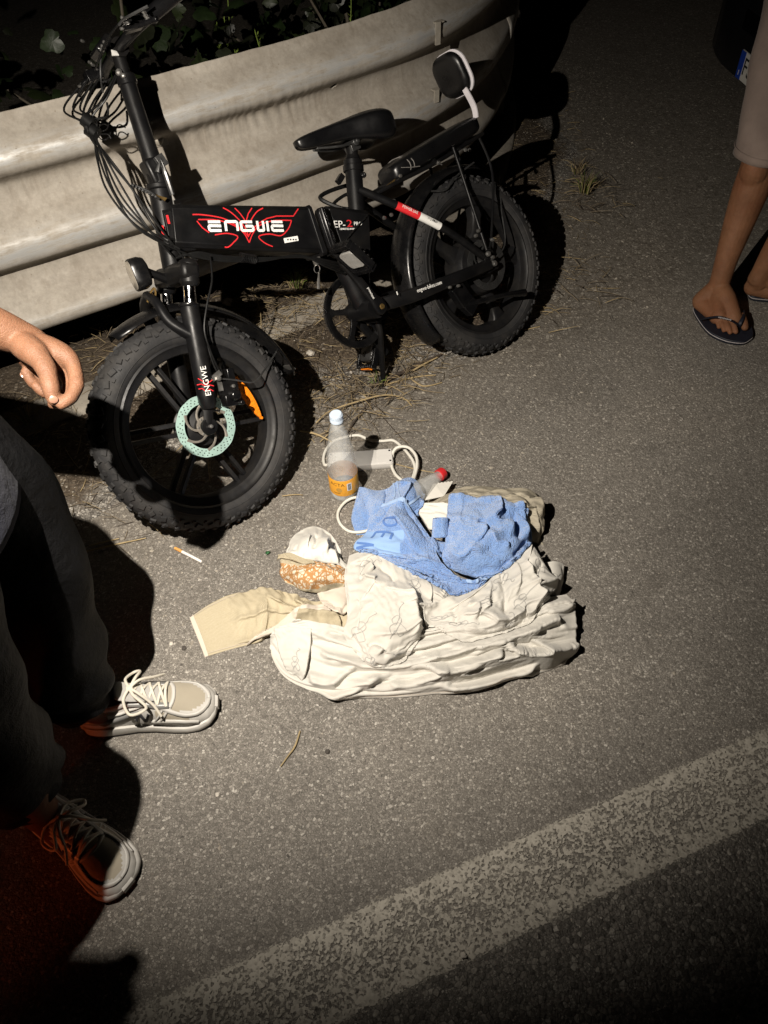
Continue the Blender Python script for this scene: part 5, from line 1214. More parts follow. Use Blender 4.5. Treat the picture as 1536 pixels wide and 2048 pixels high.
C.add('s6', [[(1080, 1126, .055), (1106, 1118, .06), (1127, 1122, .045)], [(1086, 1150, .05), (1110, 1148, .055), (1127, 1150, .035)], [(1096, 1180, .04), (1110, 1178, .04), (1120, 1188, .016)]], 28, 36, ex=(1.2, 1.1), seed=27, noise_s=22)
C.add('s3', [[(846, 1218, .055), (905, 1192, .065), (972, 1156, .075), (1028, 1112, .085), (1062, 1087, .10), (1078, 1098, .09)], [(848, 1236, .055), (918, 1212, .085), (985, 1182, .095), (1040, 1146, .105), (1080, 1120, .11), (1102, 1138, .075)],
             [(856, 1252, .055), (925, 1236, .085), (990, 1212, .095), (1040, 1186, .10), (1085, 1164, .10), (1114, 1164, .065)], [(878, 1264, .05), (940, 1264, .07), (1000, 1247, .08), (1045, 1224, .085), (1066, 1216, .09), (1092, 1192, .07)], [(888, 1276, .038), (940, 1284, .05), (1000, 1270, .055), (1042, 1252, .06), (1062, 1240, .07), (1078, 1218, .07)]], 112, 80, seed=28, noise_s=5, noise_a=.006, aniso=(.8, 1.1), folds=F_S3, ex=(1.04,1.06), pleats=5)
sheet = C.build('white_sheet', [M_SHEET]); tag(sheet, 'large creamy white bed sheet with grey scribble print, crumpled on the asphalt', 'bed sheet')
b = MB(); rs = np.random.default_rng(5)
motif = [(-.3, 1.1), (-.1, .55), (.35, .95), (.62, .55), (.1, .1), (-.45, .35), (-.25, .75), (.05, .45), (.3, -.1), (-.05, -.35), (-.4, -.1), (-.1, .25), (.12, -.3), (.05, -.75), (.3, -1.15), (.1, -1.2)]
def motifs(key, spots, su, sv):
    X = C.patch[key]
    for (u, v, k, ro) in spots:
        c, s = math.cos(ro), math.sin(ro)
        pl = [(u + k * su * (x * c - y * s), v + k * sv * (x * s + y * c)) for (x, y) in dens(motif, 6)]
        pl = [p for p in pl if 0.01 < p[0] < .99 and 0.01 < p[1] < .99]
        if len(pl) > 6: b = MB(); ribbon(b, X, pl, .0015, .0012); b.build('printed_scribble', M_SCRIB, sheet)
motifs('s2', [(.62, .52, 1, .1), (.22, .55, 1, .5), (.75, .82, .8, 2.0), (.3, .12, .8, 1.2), (.8, .2, .8, .4), (.35, .85, .8, 2.6)], .17, .11)
motifs('s3', [(.36, .3, 1, .6), (.62, .55, 1.1, .9), (.78, .25, 1, 0), (.2, .55, .8, 1.9), (.5, .15, .8, 2.5), (.88, .6, .8, 1.2), (.45, .75, .9, .2), (.12, .3, .7, 2)], .09, .13)
motifs('s1', [(float(rs.uniform(.03, .97)), float(rs.uniform(.1, .95)), float(rs.uniform(.7, 1)), float(rs.uniform(0, 6.3))) for _ in range(30)], .036, .16)
motifs('s4', [(.85, .25, .9, .4), (.3, .5, .8, 1)], .11, .22); motifs('s5', [(.5, .55, 1, .2)], .3, .2); motifs('s6', [(.5, .5, 1, 1)], .3, .25)
b = MB(); ribbon(b, C.patch['s1'], [(q, .03) for q in np.linspace(.01, .99, 160)], .0014, .0020); ribbon(b, C.patch['s1'], [(q, .10) for q in np.linspace(.01, .99, 160)], .0010, .0012); b.build('hem', M_PINKC, sheet)
C = Cloth()
C.add('w', [[(825, 1003, .05), (860, 1001, .06), (902, 1004, .07)], [(838, 1020, .045), (868, 1022, .055), (902, 1030, .06)], [(856, 1045, .04), (875, 1048, .045), (900, 1052, .05)]], 46, 40, ex=(1.06, 1.25), seed=31, noise_s=20, aniso=(.4, 1.4))
ob = C.build('white_pillowcase', [M_WHITE_C]); tag(ob, 'white cotton cloth showing between two halves of the blue towel', 'cloth')
# --- blue towel
C = Cloth()
C.add('a', [[(720, 967, .045), (760, 971, .055), (798, 956, .066), (828, 951, .066), (849, 983, .045)], [(711, 1000, .045), (755, 1002, .065), (795, 992, .078), (825, 990, .075), (842, 1006, .05)], [(705, 1030, .03), (745, 1030, .05), (780, 1020, .062), (810, 1015, .06), (836, 1016, .045)], [(716, 1063, .012), (745, 1055, .03), (775, 1046, .045), (800, 1036, .05), (832, 1030, .035)]], 62, 54, ex=(1.06, 1.05), seed=41, noise_s=9, noise_a=.007, bend=.5, folds=F_A)
C.add('c', [[(795, 1136, .05), (860, 1148, .056), (920, 1156, .056), (990, 1156, .05)], [(826, 1150, .05), (870, 1165, .056), (920, 1172, .056), (968, 1170, .05)], [(866, 1170, .048), (888, 1181, .05), (912, 1190, .05), (942, 1180, .048)]], 50, 22, matf=lambda u, v: 1 if v < .12 else 0, ex=(1.02, 1.02), seed=42)
def tm(u, v):
    if v < 0.05 or u > .965: return 2
    if .38 < v < .66 and u < .56 - .15 * (v - .38): return 3
    return 0
C.add('t', [[(764, 1003, .07), (785, 997, .08), (805, 999, .078), (820, 1010, .066)], [(746, 1030, .07), (780, 1020, .09), (815, 1024, .09), (842, 1040, .07)], [(729, 1058, .06), (775, 1056, .085), (825, 1058, .088), (866, 1076, .07)],
            [(710, 1086, .055), (765, 1094, .075), (825, 1094, .08), (882, 1112, .068)], [(745, 1102, .055), (800, 1112, .066), (855, 1126, .07), (922, 1148, .064)], [(790, 1134, .05), (845, 1146, .056), (900, 1156, .058), (975, 1162, .056)]], 60, 84, matf=tm, ex=(1.03, 1.04), seed=43, noise_s=8, noise_a=.007, bend=.5, folds=F_T)
C.add('n', [[(862, 1078, .05), (880, 1074, .06), (898, 1080, .06)], [(866, 1092, .045), (882, 1092, .06), (898, 1098, .06)], [(872, 1106, .045), (886, 1108, .05), (900, 1110, .05)]], 24, 24, ex=(1.05, 1.1), seed=44)
C.add('r', [[(899, 992, .075), (940, 989, .09), (985, 990, .09), (1003, 1002, .088), (1030, 1020, .075), (1046, 1034, .05)], [(896, 1030, .095), (940, 1030, .118), (985, 1030, .122), (1020, 1040, .108), (1046, 1055, .08), (1060, 1070, .045)],
            [(893, 1070, .095), (935, 1075, .12), (985, 1075, .125), (1026, 1080, .11), (1052, 1085, .078), (1066, 1094, .045)], [(887, 1105, .075), (930, 1112, .10), (980, 1115, .105), (1016, 1112, .10), (1042, 1105, .08), (1060, 1102, .05)], [(898, 1126, .06), (930, 1139, .068), (970, 1146, .072), (1002, 1138, .078), (1022, 1126, .075), (1044, 1112, .06)]], 92, 80, ex=(1.07, 1.06), seed=45, noise_s=9, noise_a=.009, bend=.5, folds=F_R)
towel = C.build('blue_towel', [M_TERRY, M_TRIM, M_TRIM, M_BAND], thick=.005); tag(towel, 'blue terry towel with woven letters heaped on the white sheet', 'towel')
b = MB()
ct = gp(880, 1052, .085); axx = gp(880, 1075, .07) - gp(880, 1040, .09); axx /= np.linalg.norm(axx); hu = np.array([1.0, 0, 0]); hv = np.cross(axx, hu)
rings = []
for j in np.linspace(0, 1, 10):
    ring = []
    for k in range(46):
        a = 0.3 + 2 * math.pi * 1.18 * k / 45; rr = .0150 + .0045 * k / 45 + .002 * j
        ring.append(ct + axx * (-.022 + .052 * j + .006 * math.sin(a)) + (hu * math.cos(a) * 1.15 + hv * math.sin(a)) * rr)
    rings.append(ring)
b.add([p for r_ in rings for p in r_], [(i * 46 + k, (i + 1) * 46 + k, (i + 1) * 46 + k + 1, i * 46 + k + 1) for i in range(9) for k in range(45)])
b.build('rolled_corner', M_TERRY, towel, angle=180, solid=.004, sub=1)
b = MB(); X = C.patch['t']
def letter(u, v, su, sv, strokes):
    for pl in strokes: ribbon(b, X, [(u + su * x, v + sv * y) for (x, y) in dens(pl, 4)], .0062, .0016)
DD = [[(0, 0), (0, 1)], [(0, 1), (.5, 1), (.9, .75), (.9, .25), (.5, 0), (0, 0)]]; EE = [[(0, 0), (0, .5), (0, 1)], [(0, 0), (.4, 0), (.85, 0)], [(0, .5), (.4, .5), (.7, .5)], [(0, 1), (.4, 1), (.85, 1)]]; NN = [[(0, 1), (0, .5), (0, 0)], [(0, 0), (.4, .5), (.85, 1)], [(.85, 1), (.85, .5), (.85, 0)]]
def rot_l(st): return [[(1 - y, x) for (x, y) in pl] for pl in st]     # lettering runs down the band
letter(.26, .26, .22, .085, rot_l(DD)); letter(.18, .40, .22, .085, rot_l(EE)); letter(.05, .54, .20, .08, rot_l(NN))
b.build('woven_lettering', M_LETB, towel)
b = MB(); X = C.patch['a']
for uu in (.42, .47): ribbon(b, X, [(uu + .03 * math.sin(3 * q), q) for q in np.linspace(.03, .97, 30)], .0035, .0022)
ribbon(b, X, [(.98 - .42 * q, .02 + .75 * q) for q in np.linspace(0, 1, 30)], .006, .0026)
b.build('pale_hem', M_TRIM, towel)
# ================================================================== small things on the ground
def zpath(pl, z=0.0045): return [gp(x, y, zz if False else (p[2] if len(p) > 2 else z)) for p in pl for (x, y) in [p[:2]] for zz in [0]]
M_PET = None
def pet():
    m, nt, b = new_mat('misted_plastic'); v = coords(nt)
    dr = ramp(nt, voro(nt, v, 260), [(0.0, (1, 1, 1)), (0.28, (0, 0, 0))])
    n = noise(nt, v, 22, 4, 0.6)
    nt.links.new(ramp(nt, n, [(0.3, (0.50, 0.50, 0.48)), (0.7, (0.70, 0.71, 0.70))]), b.inputs['Base Color'])
    b.inputs['Roughness'].default_value = 0.22; b.inputs['Coat Weight'].default_value = 0.6; b.inputs['Coat Roughness'].default_value = 0.08
    nt.links.new(ramp(nt, math_n(nt, 'ADD', math_n(nt, 'MULTIPLY', n, 0.5), math_n(nt, 'MULTIPLY', dr, 0.25)), [(0.1, (0.30,) * 3), (0.6, (0.62,) * 3)]), b.inputs['Alpha'])
    bump(nt, b, math_n(nt, 'ADD', dr, n), 0.5, 0.001); return m
M_PET = pet()
M_LABEL = simple('orange_paper_label', (0.78, 0.36, 0.03), 0.5, var=0.08, scale=30)
M_LDARK = simple('brown_print', (0.14, 0.06, 0.012), 0.6)
M_GOLDP = simple('dull_gold_print', (0.50, 0.27, 0.05), 0.5)
M_CAP = simple('pale_blue_cap', (0.50, 0.58, 0.68), 0.4, var=0.05)
M_REDCAP = simple('red_plastic', (0.60, 0.025, 0.03), 0.35, var=0.08)
M_WBOX = simple('off_white_plastic', (0.60, 0.585, 0.56), 0.42, var=0.04)
M_WCORD = simple('white_cord', (0.62, 0.60, 0.54), 0.5, var=0.05)
def bottle(o, ax, prof, name):
    t = empty(name); Mx = Matrix.Identity(4)
    ax = np.array(ax, float); ax /= np.linalg.norm(ax); u = np.cross(ax, [0.3, 0.9, 0.2]); u /= np.linalg.norm(u); w = np.cross(ax, u)
    t.matrix_world = Matrix([[u[i], w[i], ax[i], o[i]] for i in range(3)] + [[0, 0, 0, 1]])
    b = MB(); b.lathe([p[:2] for p in catmull([(r, h, 0) for r, h in prof], 4)], (0, 0, 0), Z_, 40); b.build('bottle_body', M_PET, t, angle=70)
    return t
BP = [(0.001, .004), (.026, .003), (.036, .001), (.0405, .008), (.0415, .02), (.0408, .026), (.0408, .086), (.0418, .092), (.0412, .115), (.0385, .15), (.0325, .19), (.0245, .23), (.0175, .256), (.0145, .266), (.0145, .272)]
bo = gp(690, 984)
bt = bottle(bo, (-.012, .0, 1.0), BP, 'water_bottle'); tag(bt, 'upright misted bottle with pale blue cap and orange label', 'bottle')
b = MB(); b.lathe([(0, .295), (.014, .295), (.0165, .292), (.0168, .279), (.0176, .278), (.0178, .270), (.0150, .269)], (0, 0, 0), Z_, 40)
for k in range(40): a = 2 * math.pi * k / 40; b.box((.0168 * math.cos(a), .0168 * math.sin(a), .2855), (.0012, .0012, .011), Matrix.Rotation(a, 3, 'Z'))
b.build('cap', M_CAP, bt, angle=50)
b = MB(); b.lathe([(.0413, .026), (.0416, .027), (.0416, .085), (.0413, .086)], (0, 0, 0), Z_, 56); lab = b.build('label', M_LABEL, bt)
inv = bt.matrix_world.inverted(); cdir = inv.to_3x3() @ Vector(EYE - np.array(bo)); A0 = math.atan2(cdir.y, cdir.x)
def wrap(me, ang, zc, rr, m, name, par, squash=1.0):
    for v in me.vertices:
        a = ang + v.co.x * squash / rr; h = zc + v.co.y; r2 = rr + v.co.z * .3; v.co = (r2 * math.cos(a), r2 * math.sin(a), h)
    me.materials.clear(); me.materials.append(m); ob = bpy.data.objects.new(name, me); col.objects.link(ob); ob.parent = par; return ob
wrap(text_mesh('ACTA', .0165), A0 - .50, .070, .0419, M_LDARK, 'label_lettering', lab)
wrap(text_mesh('naturale', .006), A0 - .55, .038, .0419, M_LDARK, 'label_lettering', lab)
def patch_cyl(a0, a1, z0, z1, r, m, name, par, n=8):
    b = MB(); b.lathe([(r, z0), (r, z1)], (0, 0, 0), Z_, n, a0=a0, a1=a1, ref=X_); return b.build(name, m, par)
bar = patch_cyl(A0 + .17, A0 + .50, .046, .074, .0419, M_WHITE, 'barcode', lab)
b = MB(); rb_ = random.Random(3); z = .0485
while z < .0715:
    h = rb_.choice((.0006, .001, .0014)); b.lathe([(.0421, z), (.0421, z + h)], (0, 0, 0), Z_, 6, a0=A0 + .22, a1=A0 + .45, ref=X_); z += h + rb_.choice((.0007, .0011))
b.build('barcode_bars', M_SHADE_PRINT, lab)
b = MB(); me = []
b.lathe([(0, 0), (.0075, 0), (.0085, -.0004)], (0, 0, 0), Z_, 24); o_ = b.build('medallion', M_GOLDP, lab)
for v in o_.data.vertices:
    a = A0 - .38 + v.co.x / .0419; v.co = (.04195 * math.cos(a), .04195 * math.sin(a), .050 + v.co.y)
# second bottle lying half under the towel
c2, d2_ = gp(882, 948, .022), gp(812, 1004, .030)
ax2 = (c2 - d2_); L2 = np.linalg.norm(ax2); ax2 /= L2
BP2 = [(0.001, -.05), (.030, -.05), (.033, -.04), (.033, .03), (.0315, .055), (.026, .085), (.0195, .118), (.0155, .135), (.0140, L2 - .004)]
b2 = bottle(d2_, ax2, BP2, 'water_bottle'); tag(b2, 'misted bottle with red cap lying half under the blue towel', 'bottle')
b = MB(); b.lathe([(.0150, L2 - .010), (.0172, L2 - .009), (.0175, L2 + .006), (.0155, L2 + .010), (0, L2 + .010)], (0, 0, 0), Z_, 32); b.build('cap', M_REDCAP, b2, angle=50)
# --- charger with white cord
ch = empty('battery_charger'); tag(ch, 'white battery charger box with looped white cord behind the upright bottle', 'charger')
cA, cB = gp(657, 925, .015), gp(786, 916, .015); cx = cB - cA; Lc = np.linalg.norm(cx); cx /= Lc; cy = np.array([-cx[1], cx[0], 0]); cc_ = (cA + cB) / 2
Mx = np.stack([cx, cy, Z_], 1)
b = MB(); rr2 = rrect(Lc / 2, .030, .008, 4)
b.loft([[cc_ * [1, 1, 0] + cx * x * k + cy * y * k + Z_ * z for (x, y) in rr2] for (k, z) in ((.94, .001), (.985, .004), (1.0, .012), (1.0, .021), (.985, .0235), (.95, .025))]); b.build('charger_case', M_WBOX, ch, bevel=.001)
for sx in (-1, 1):
    b = MB(); rr3 = rrect(.022, .0285, .006, 4); b.loft([[cc_ * [1, 1, 0] + cx * (sx * (Lc / 2 - .0245) + x) + cy * y + Z_ * z for (x, y) in rr3] for z in (.0245, .0266)]); b.build('end_panel', M_WBOX, ch, bevel=.0006)
for (sx, sy) in ((1, 1), (1, -1), (-1, 1), (-1, -1)):
    b = MB(); b.lathe([(0, .0001), (.0026, .0003), (.0034, .0002)], cc_ * [1, 1, 0] + cx * sx * (Lc / 2 - .009) + cy * sy * .021 + Z_ * .0268, Z_, 12); b.build('screw', M_DSTEEL, ch)
def cord(pl, r=.0046):
    P = [gp(*p) for p in pl]; b = MB(); b.tube(catmull(P, 8), r, 10); return b.build('cord', M_WCORD, ch)
cord([(658, 928, .014), (650, 930, .008), (647, 918, .006), (652, 900, .006), (668, 882, .006), (697, 873, .006), (718, 871, .006), (740, 880, .006), (765, 882, .006), (786, 881, .008), (803, 893, .010), (815, 906, .014), (826, 922, .014), (830, 940, .012), (822, 965, .012)])
cord([(785, 915, .014), (786, 905, .022), (793, 896, .030), (806, 893, .036), (820, 897, .036), (832, 912, .034), (834, 930, .030), (830, 950, .026), (822, 972, .03)])
cord([(785, 922, .012), (784, 934, .012), (792, 950, .014), (806, 962, .02)])
cord([(735, 1002, .02), (712, 995, .018), (692, 1003, .010), (678, 1020, .006), (676, 1036, .006), (684, 1052, .006), (700, 1063, .006), (722, 1064, .008), (745, 1058, .01)], .0042)
# --- cigarette, leaf scrap, stalk, scraps
cg = empty('cigarette'); tag(cg, 'unlit cigarette with orange filter lying on the asphalt', 'cigarette')
c0, c1 = gp(350, 1096, .005), gp(404, 1124, .005)
b = MB(); b.tube([c0, c0 + (c1 - c0) * .27], .0041, 14); b.build('filter', simple('cork_paper', (0.62, 0.30, 0.08), 0.7, var=.2, scale=200), cg)
b = MB(); b.tube([c0 + (c1 - c0) * .27, c0 + (c1 - c0) * .7 + Z_ * .0005, c1], [.0041, .0041, .0038], 14); b.build('paper', simple('cigarette_paper', (0.68, 0.66, 0.62), 0.8, var=.05), cg)
M_GREENL = simple('green_leaf_scrap', (0.02, 0.10, 0.03), 0.5, var=.3, scale=80)
b = MB(); o_ = gp(536, 1106, .004); b.add([o_ + np.array(p) for p in ((-.008, 0, 0), (-.002, -.007, .002), (.004, -.003, .004), (.007, .004, .001), (.001, .005, .003), (-.005, .006, .001), (0, 0, .005))], [(0, 1, 6), (1, 2, 6), (2, 3, 6), (3, 4, 6), (4, 5, 6), (5, 0, 6)])
tag(b.build('leaf_scrap', M_GREENL, solid=.0008), 'tiny dark green leaf scrap on bare asphalt', 'leaf')
M_STRAW = simple('dry_straw', (0.36, 0.275, 0.145), 0.8, var=.25, scale=20)
M_STRAWD = simple('grey_straw', (0.19, 0.148, 0.095), 0.85, var=.3, scale=20)
M_TWIG = simple('dark_twig', (0.05, 0.036, 0.026), 0.85, var=.3, scale=40)
def stalk(pl, r, m, label, grp='dry stalks strewn around the bike', z=.006):
    P = [gp(p[0], p[1], p[2] if len(p) > 2 else z) for p in pl]; b = MB(); b.tube(catmull(P, 6), [r, r * 1.15, r * .7], 6); o = b.build('dry_stalk', m); tag(o, label, 'stalk', grp); return o
stalk([(600, 1462, .004), (590, 1492, .006), (576, 1512, .004), (561, 1533, .004)], .0018, M_STRAW, 'single straw stalk lying on bare asphalt near the white sneakers')
stalk([(632, 846, .012), (660, 822, .02), (715, 803, .022), (768, 790, .02), (806, 796, .012), (824, 812, .006)], .0022, M_STRAW, 'long arching stalk behind the upright bottle')
stalk([(694, 868, .006), (712, 838, .012), (734, 808, .02), (742, 776, .012)], .0022, M_TWIG, 'dark twig crossing the long arching stalk')
stalk([(742, 774, .01), (790, 752, .014), (838, 728, .016), (884, 708, .012)], .0055, M_TWIG, 'thick dark strand running towards the rear tyre')  # thick dark tube laid along the verge
stalk([(776, 768), (812, 758), (845, 752), (872, 750)], .0024, M_STRAW, 'pale stalk lying just below the thick dark strand')
stalk([(818, 754), (846, 772), (884, 765)], .0022, M_STRAW, 'bent pale stalk below the rear tyre')
stalk([(824, 742, .012), (848, 728, .014), (876, 714, .012)], .0030, M_STRAW, 'pale stalk resting along the thick dark strand')
stalk([(800, 762), (846, 780), (890, 786)], .0016, M_STRAWD, 'thin grey stalk below the bent pale one')
stalk([(168, 1104), (226, 1090), (292, 1076)], .0020, M_STRAW, 'long straw stalk pointing at the front tyre from the left')
stalk([(178, 1092), (208, 1084), (238, 1077)], .0018, M_STRAW, 'short straw stalk beside the long one left of the tyre')
stalk([(632, 872, .01), (655, 862, .012), (662, 846, .016)], .0024, M_STRAWD, 'short grey stalk between tyre and bottle')
stalk([(600, 862, .02), (632, 868, .02), (664, 884, .012)], .0026, M_STRAW, 'pale stalk sticking out from under the front tyre')
stalk([(640, 884, .008), (660, 866, .012), (690, 850, .01)], .0014, M_STRAW, 'thin straw slanting behind the bottle')
stalk([(760, 828, .005), (790, 862, .006), (832, 906, .005)], .0009, M_TWIG, 'hair thin dark twig beside the cord loop')
stalk([(792, 928, .004), (830, 938, .004), (872, 946, .004)], .0014, M_STRAW, 'straw stalk between cord loop and red cap')
stalk([(564, 992), (590, 989), (606, 990)], .0014, M_STRAW, 'short straw right of the front tyre')
stalk([(690, 728, .008), (706, 748, .012), (712, 772, .01), (700, 796, .008)], .0018, M_STRAWD, 'curved grey stalk between the wheels')
stalk([(505, 575, .10), (520, 620, .10), (522, 660, .09)], .0016, M_STRAW, 'upright straw hanging over the kerb')
stalk([(1048, 660), (1066, 656), (1080, 653)], .0018, M_STRAW, 'short straw right of the rear tyre')
def pebble(px, py, r, m, label, cat='stone', name='stone', z=0.0, grp=None, sd=0):
    rr = np.random.default_rng(sd); bm = bmesh.new(); bmesh.ops.create_icosphere(bm, subdivisions=2, radius=r)
    for v in bm.verts: v.co *= rr.uniform(.78, 1.2); v.co.z *= .55
    me = bpy.data.meshes.new(name); bm.to_mesh(me); bm.free(); me.materials.append(m); o = bpy.data.objects.new(name, me); col.objects.link(o); o.location = gp(px, py, z + r * .35); tag(o, label, cat, grp); return o
M_PSTONE = simple('pale_stone', (0.52, 0.48, 0.42), 0.9, var=.15, scale=60, bumpd=.002, bscale=120)
M_DSTONE = simple('dark_stone', (0.06, 0.052, 0.045), 0.9, var=.3, scale=60)
pebble(621, 706, .014, M_PSTONE, 'white stone chip beside the front fender shadow', z=.02, sd=1)
pebble(860, 745, .006, M_PSTONE, 'small pale stone next to the thick dark strand', z=.004, sd=2)
pebble(702, 185 + 560, .006, M_PSTONE, 'pale pebble between the two wheels', z=.01, sd=3)
pebble(368, 1296, .006, M_DSTONE, 'dark pebble left of the beige sleeve cuff', sd=4)
pebble(342, 1287, .005, M_PSTONE, 'pale pebble left of the beige sleeve cuff', sd=5)
pebble(435, 1589, .005, M_PSTONE, 'pale pebble alone on asphalt below the straw stalk', sd=6)
pebble(927, 1910, .006, M_PSTONE, 'pale pebble on the lower border of the white line', z=.008, sd=7)
pebble(655, 1503, .006, M_DSTONE, 'dark pebble right of the single straw stalk', sd=8)
# crumpled scrap of tissue under the frame
b = MB(); rr = np.random.default_rng(2); o_ = gp(456, 606, .075)
vs = [o_ + np.array([.028 * math.cos(a) * rr.uniform(.5, 1.1), .02 * math.sin(a) * rr.uniform(.5, 1.1), rr.uniform(-.012, .02)]) for a in np.linspace(0, 2 * math.pi, 12)[:-1]] + [o_ + np.array([0, 0, .022])]
b.add(vs, [(k, (k + 1) % 11, 11) for k in range(11)]); tag(b.build('tissue', fabric('soiled_tissue', (.5, .44, .38)), smooth=False, solid=.001), 'crumpled pale tissue lying under the bike frame', 'tissue')
# pinked fabric tag beside the red cap
b = MB(); q = [gp(850, 1000, .03), gp(866, 968, .028), gp(906, 963, .03), gp(888, 992, .04)]; n = 12
top = [q[1] + (q[2] - q[1]) * k / n + (Z_ * .0 + (q[1] - q[0]) * (.05 if k % 2 else 0)) for k in range(n + 1)]
b.add([q[0], q[3]] + top, [(0, 1, n + 2, n + 1)[::1]] if False else [tuple([0, 1] + list(range(n + 2, 1, -1)))]); tag(b.build('fabric_swatch', M_WHITE_C, smooth=False, solid=.0012), 'small white cloth swatch with zigzag edge beside the red cap', 'swatch')

# ------------------------------------------------------------------ gravel and dry litter (uncountable)
def chips(name, m, pts, sizes, sd):
    rr = np.random.default_rng(sd); base = np.array([(1, 0, 0), (-1, 0, 0), (0, 1, 0), (0, -1, 0), (0, 0, 1), (0, 0, -.4)]); tri = [(0, 2, 4), (2, 1, 4), (1, 3, 4), (3, 0, 4), (2, 0, 5), (1, 2, 5), (3, 1, 5), (0, 3, 5)]
    V = []; F_ = []
    for p, s in zip(pts, sizes):
        o = len(V); a = rr.uniform(0, 6.28); c, s_ = math.cos(a), math.sin(a)
        for q in base:
            w = q * rr.uniform(.6, 1.25, 3) * s * np.array([1, .8, .55]); V.append((p[0] + c * w[0] - s_ * w[1], p[1] + s_ * w[0] + c * w[1], p[2] + w[2] + s * .15))
        F_.extend([(a_ + o, b_ + o, c_ + o) for (a_, b_, c_) in tri])
    b = MB(); b.v = V; b.f = F_; b.m = [0] * len(F_); ob = b.build(name, m, smooth=False); ob['kind'] = 'stuff'; return ob
def on_verge(n, sd, d0, d1, u0=-1.3, u1=3.4, pw=1.0):
    rr = np.random.default_rng(sd); u = rr.uniform(u0, u1, n); d = d0 + (d1 - d0) * rr.random(n) ** pw; w = kerb_w_arr(u) - d
    z = np.maximum(verge_z(u, w), 0.0); P = u[:, None] * KU + w[:, None] * KW; P[:, 2] = z; return P, u, w
P, u, w = on_verge(5200, 61, 0.0, 0.95, pw=.8)
r9 = np.random.default_rng(9); P = np.concatenate([P, np.stack([r9.uniform(-.75, 1.5, 900), r9.uniform(.25, 2.3, 900), np.zeros(900)], 1)]); tag(chips('gravel', simple('grit', (0.30, 0.27, 0.225), .95, var=.5, scale=45), P, np.random.default_rng(1).uniform(.0016, .0042, len(P)) * (1 + 1.0 * (np.random.default_rng(2).random(len(P)) > .96)), 62), 'loose pale grit along the verge', 'gravel')
def strands(name, mats, specs, sd):
    """specs: (base point, length, lift, heading)"""
    rr = np.random.default_rng(sd); b = MB()
    for (p, ln_, lift, hd) in specs:
        p = np.array(p); d = np.array([math.cos(hd), math.sin(hd), 0]); sv = np.array([-d[1], d[0], 0]); bend = rr.uniform(-.35, .35); r = rr.uniform(.0006, .0014)
        pts = [p + d * ln_ * q + sv * bend * ln_ * q * q + Z_ * (.003 + lift * ln_ * (q - .55 * q * q)) for q in (0, .35, .7, 1)]
        b.tube(pts, [r, r, r * .4], 3, mi=int(rr.integers(0, len(mats))), caps=False)
    ob = b.build(name, mats, angle=180); ob['kind'] = 'stuff'; return ob
rr = np.random.default_rng(71); specs = []
P, u, w = on_verge(1500, 72, -.02, .55, pw=1.3)
for p in P: specs.append((p, rr.uniform(.012, .06), rr.uniform(0, .3), rr.uniform(0, 6.28)))
for (cx_, cy_, n, sp, zz) in ((560, 600, 420, .16, .06), (470, 640, 150, .10, .05), (225, 705, 130, .09, .05), (70, 850, 90, .07, .04), (620, 640, 90, .10, .05), (800, 700, 300, .09, .01), (690, 760, 200, .10, .01), (720, 800, 120, .09, .005), (640, 790, 70, .08, .01), (150, 950, 80, .10, .01), (1175, 390, 90, .10, .02), (1150, 560, 70, .09, .01), (1080, 620, 22, .06, .0), (300, 760, 80, .10, .04), (350, 960, 60, .12, .01)):
    c = gp(cx_, cy_, zz)
    for _ in range(n): q = c + np.array([rr.normal(0, sp), rr.normal(0, sp), 0]); specs.append((q, rr.uniform(.02, .10), rr.uniform(.05, .8), rr.uniform(0, 6.28)))
lit = strands('dry_grass', [M_STRAW, M_STRAWD, M_STRAWD, M_TWIG], specs, 73); tag(lit, 'dry straw litter along the kerb and under the bike', 'dry grass')
# ================================================================== two people
def skin_mat(name, c):
    m, nt, b = new_mat(name); v = coords(nt)
    n = noise(nt, v, 18, 5, .6); cc = ramp(nt, n, [(.3, tuple(q * .78 for q in c)), (.7, tuple(min(1, q * 1.18) for q in c))])
    cc = mix(nt, ramp(nt, noise(nt, v, 6, 3), [(.5, (0, 0, 0)), (.75, (.4,) * 3)]), cc, (c[0] * 1.1, c[1] * .72, c[2] * .65))
    nt.links.new(cc, b.inputs['Base Color']); b.inputs['Roughness'].default_value = .62; b.inputs['Specular IOR Level'].default_value = .22
    b.inputs['Subsurface Weight'].default_value = .12; b.inputs['Subsurface Radius'].default_value = (.012, .005, .003); b.inputs['Subsurface Scale'].default_value = .6
    vw = warp_(nt, v); cre = math_n(nt, 'MULTIPLY', ramp(nt, voro(nt, vw, 110, 'DISTANCE_TO_EDGE'), [(0.0, (0, 0, 0)), (0.10, (1, 1, 1))]), 0.45)
    h = math_n(nt, 'ADD', math_n(nt, 'ADD', math_n(nt, 'MULTIPLY', voro(nt, v, 420), .5), cre), math_n(nt, 'MULTIPLY', noise(nt, v, 60, 5, .65), 4.0)); bump(nt, b, h, .42, .0012); return m
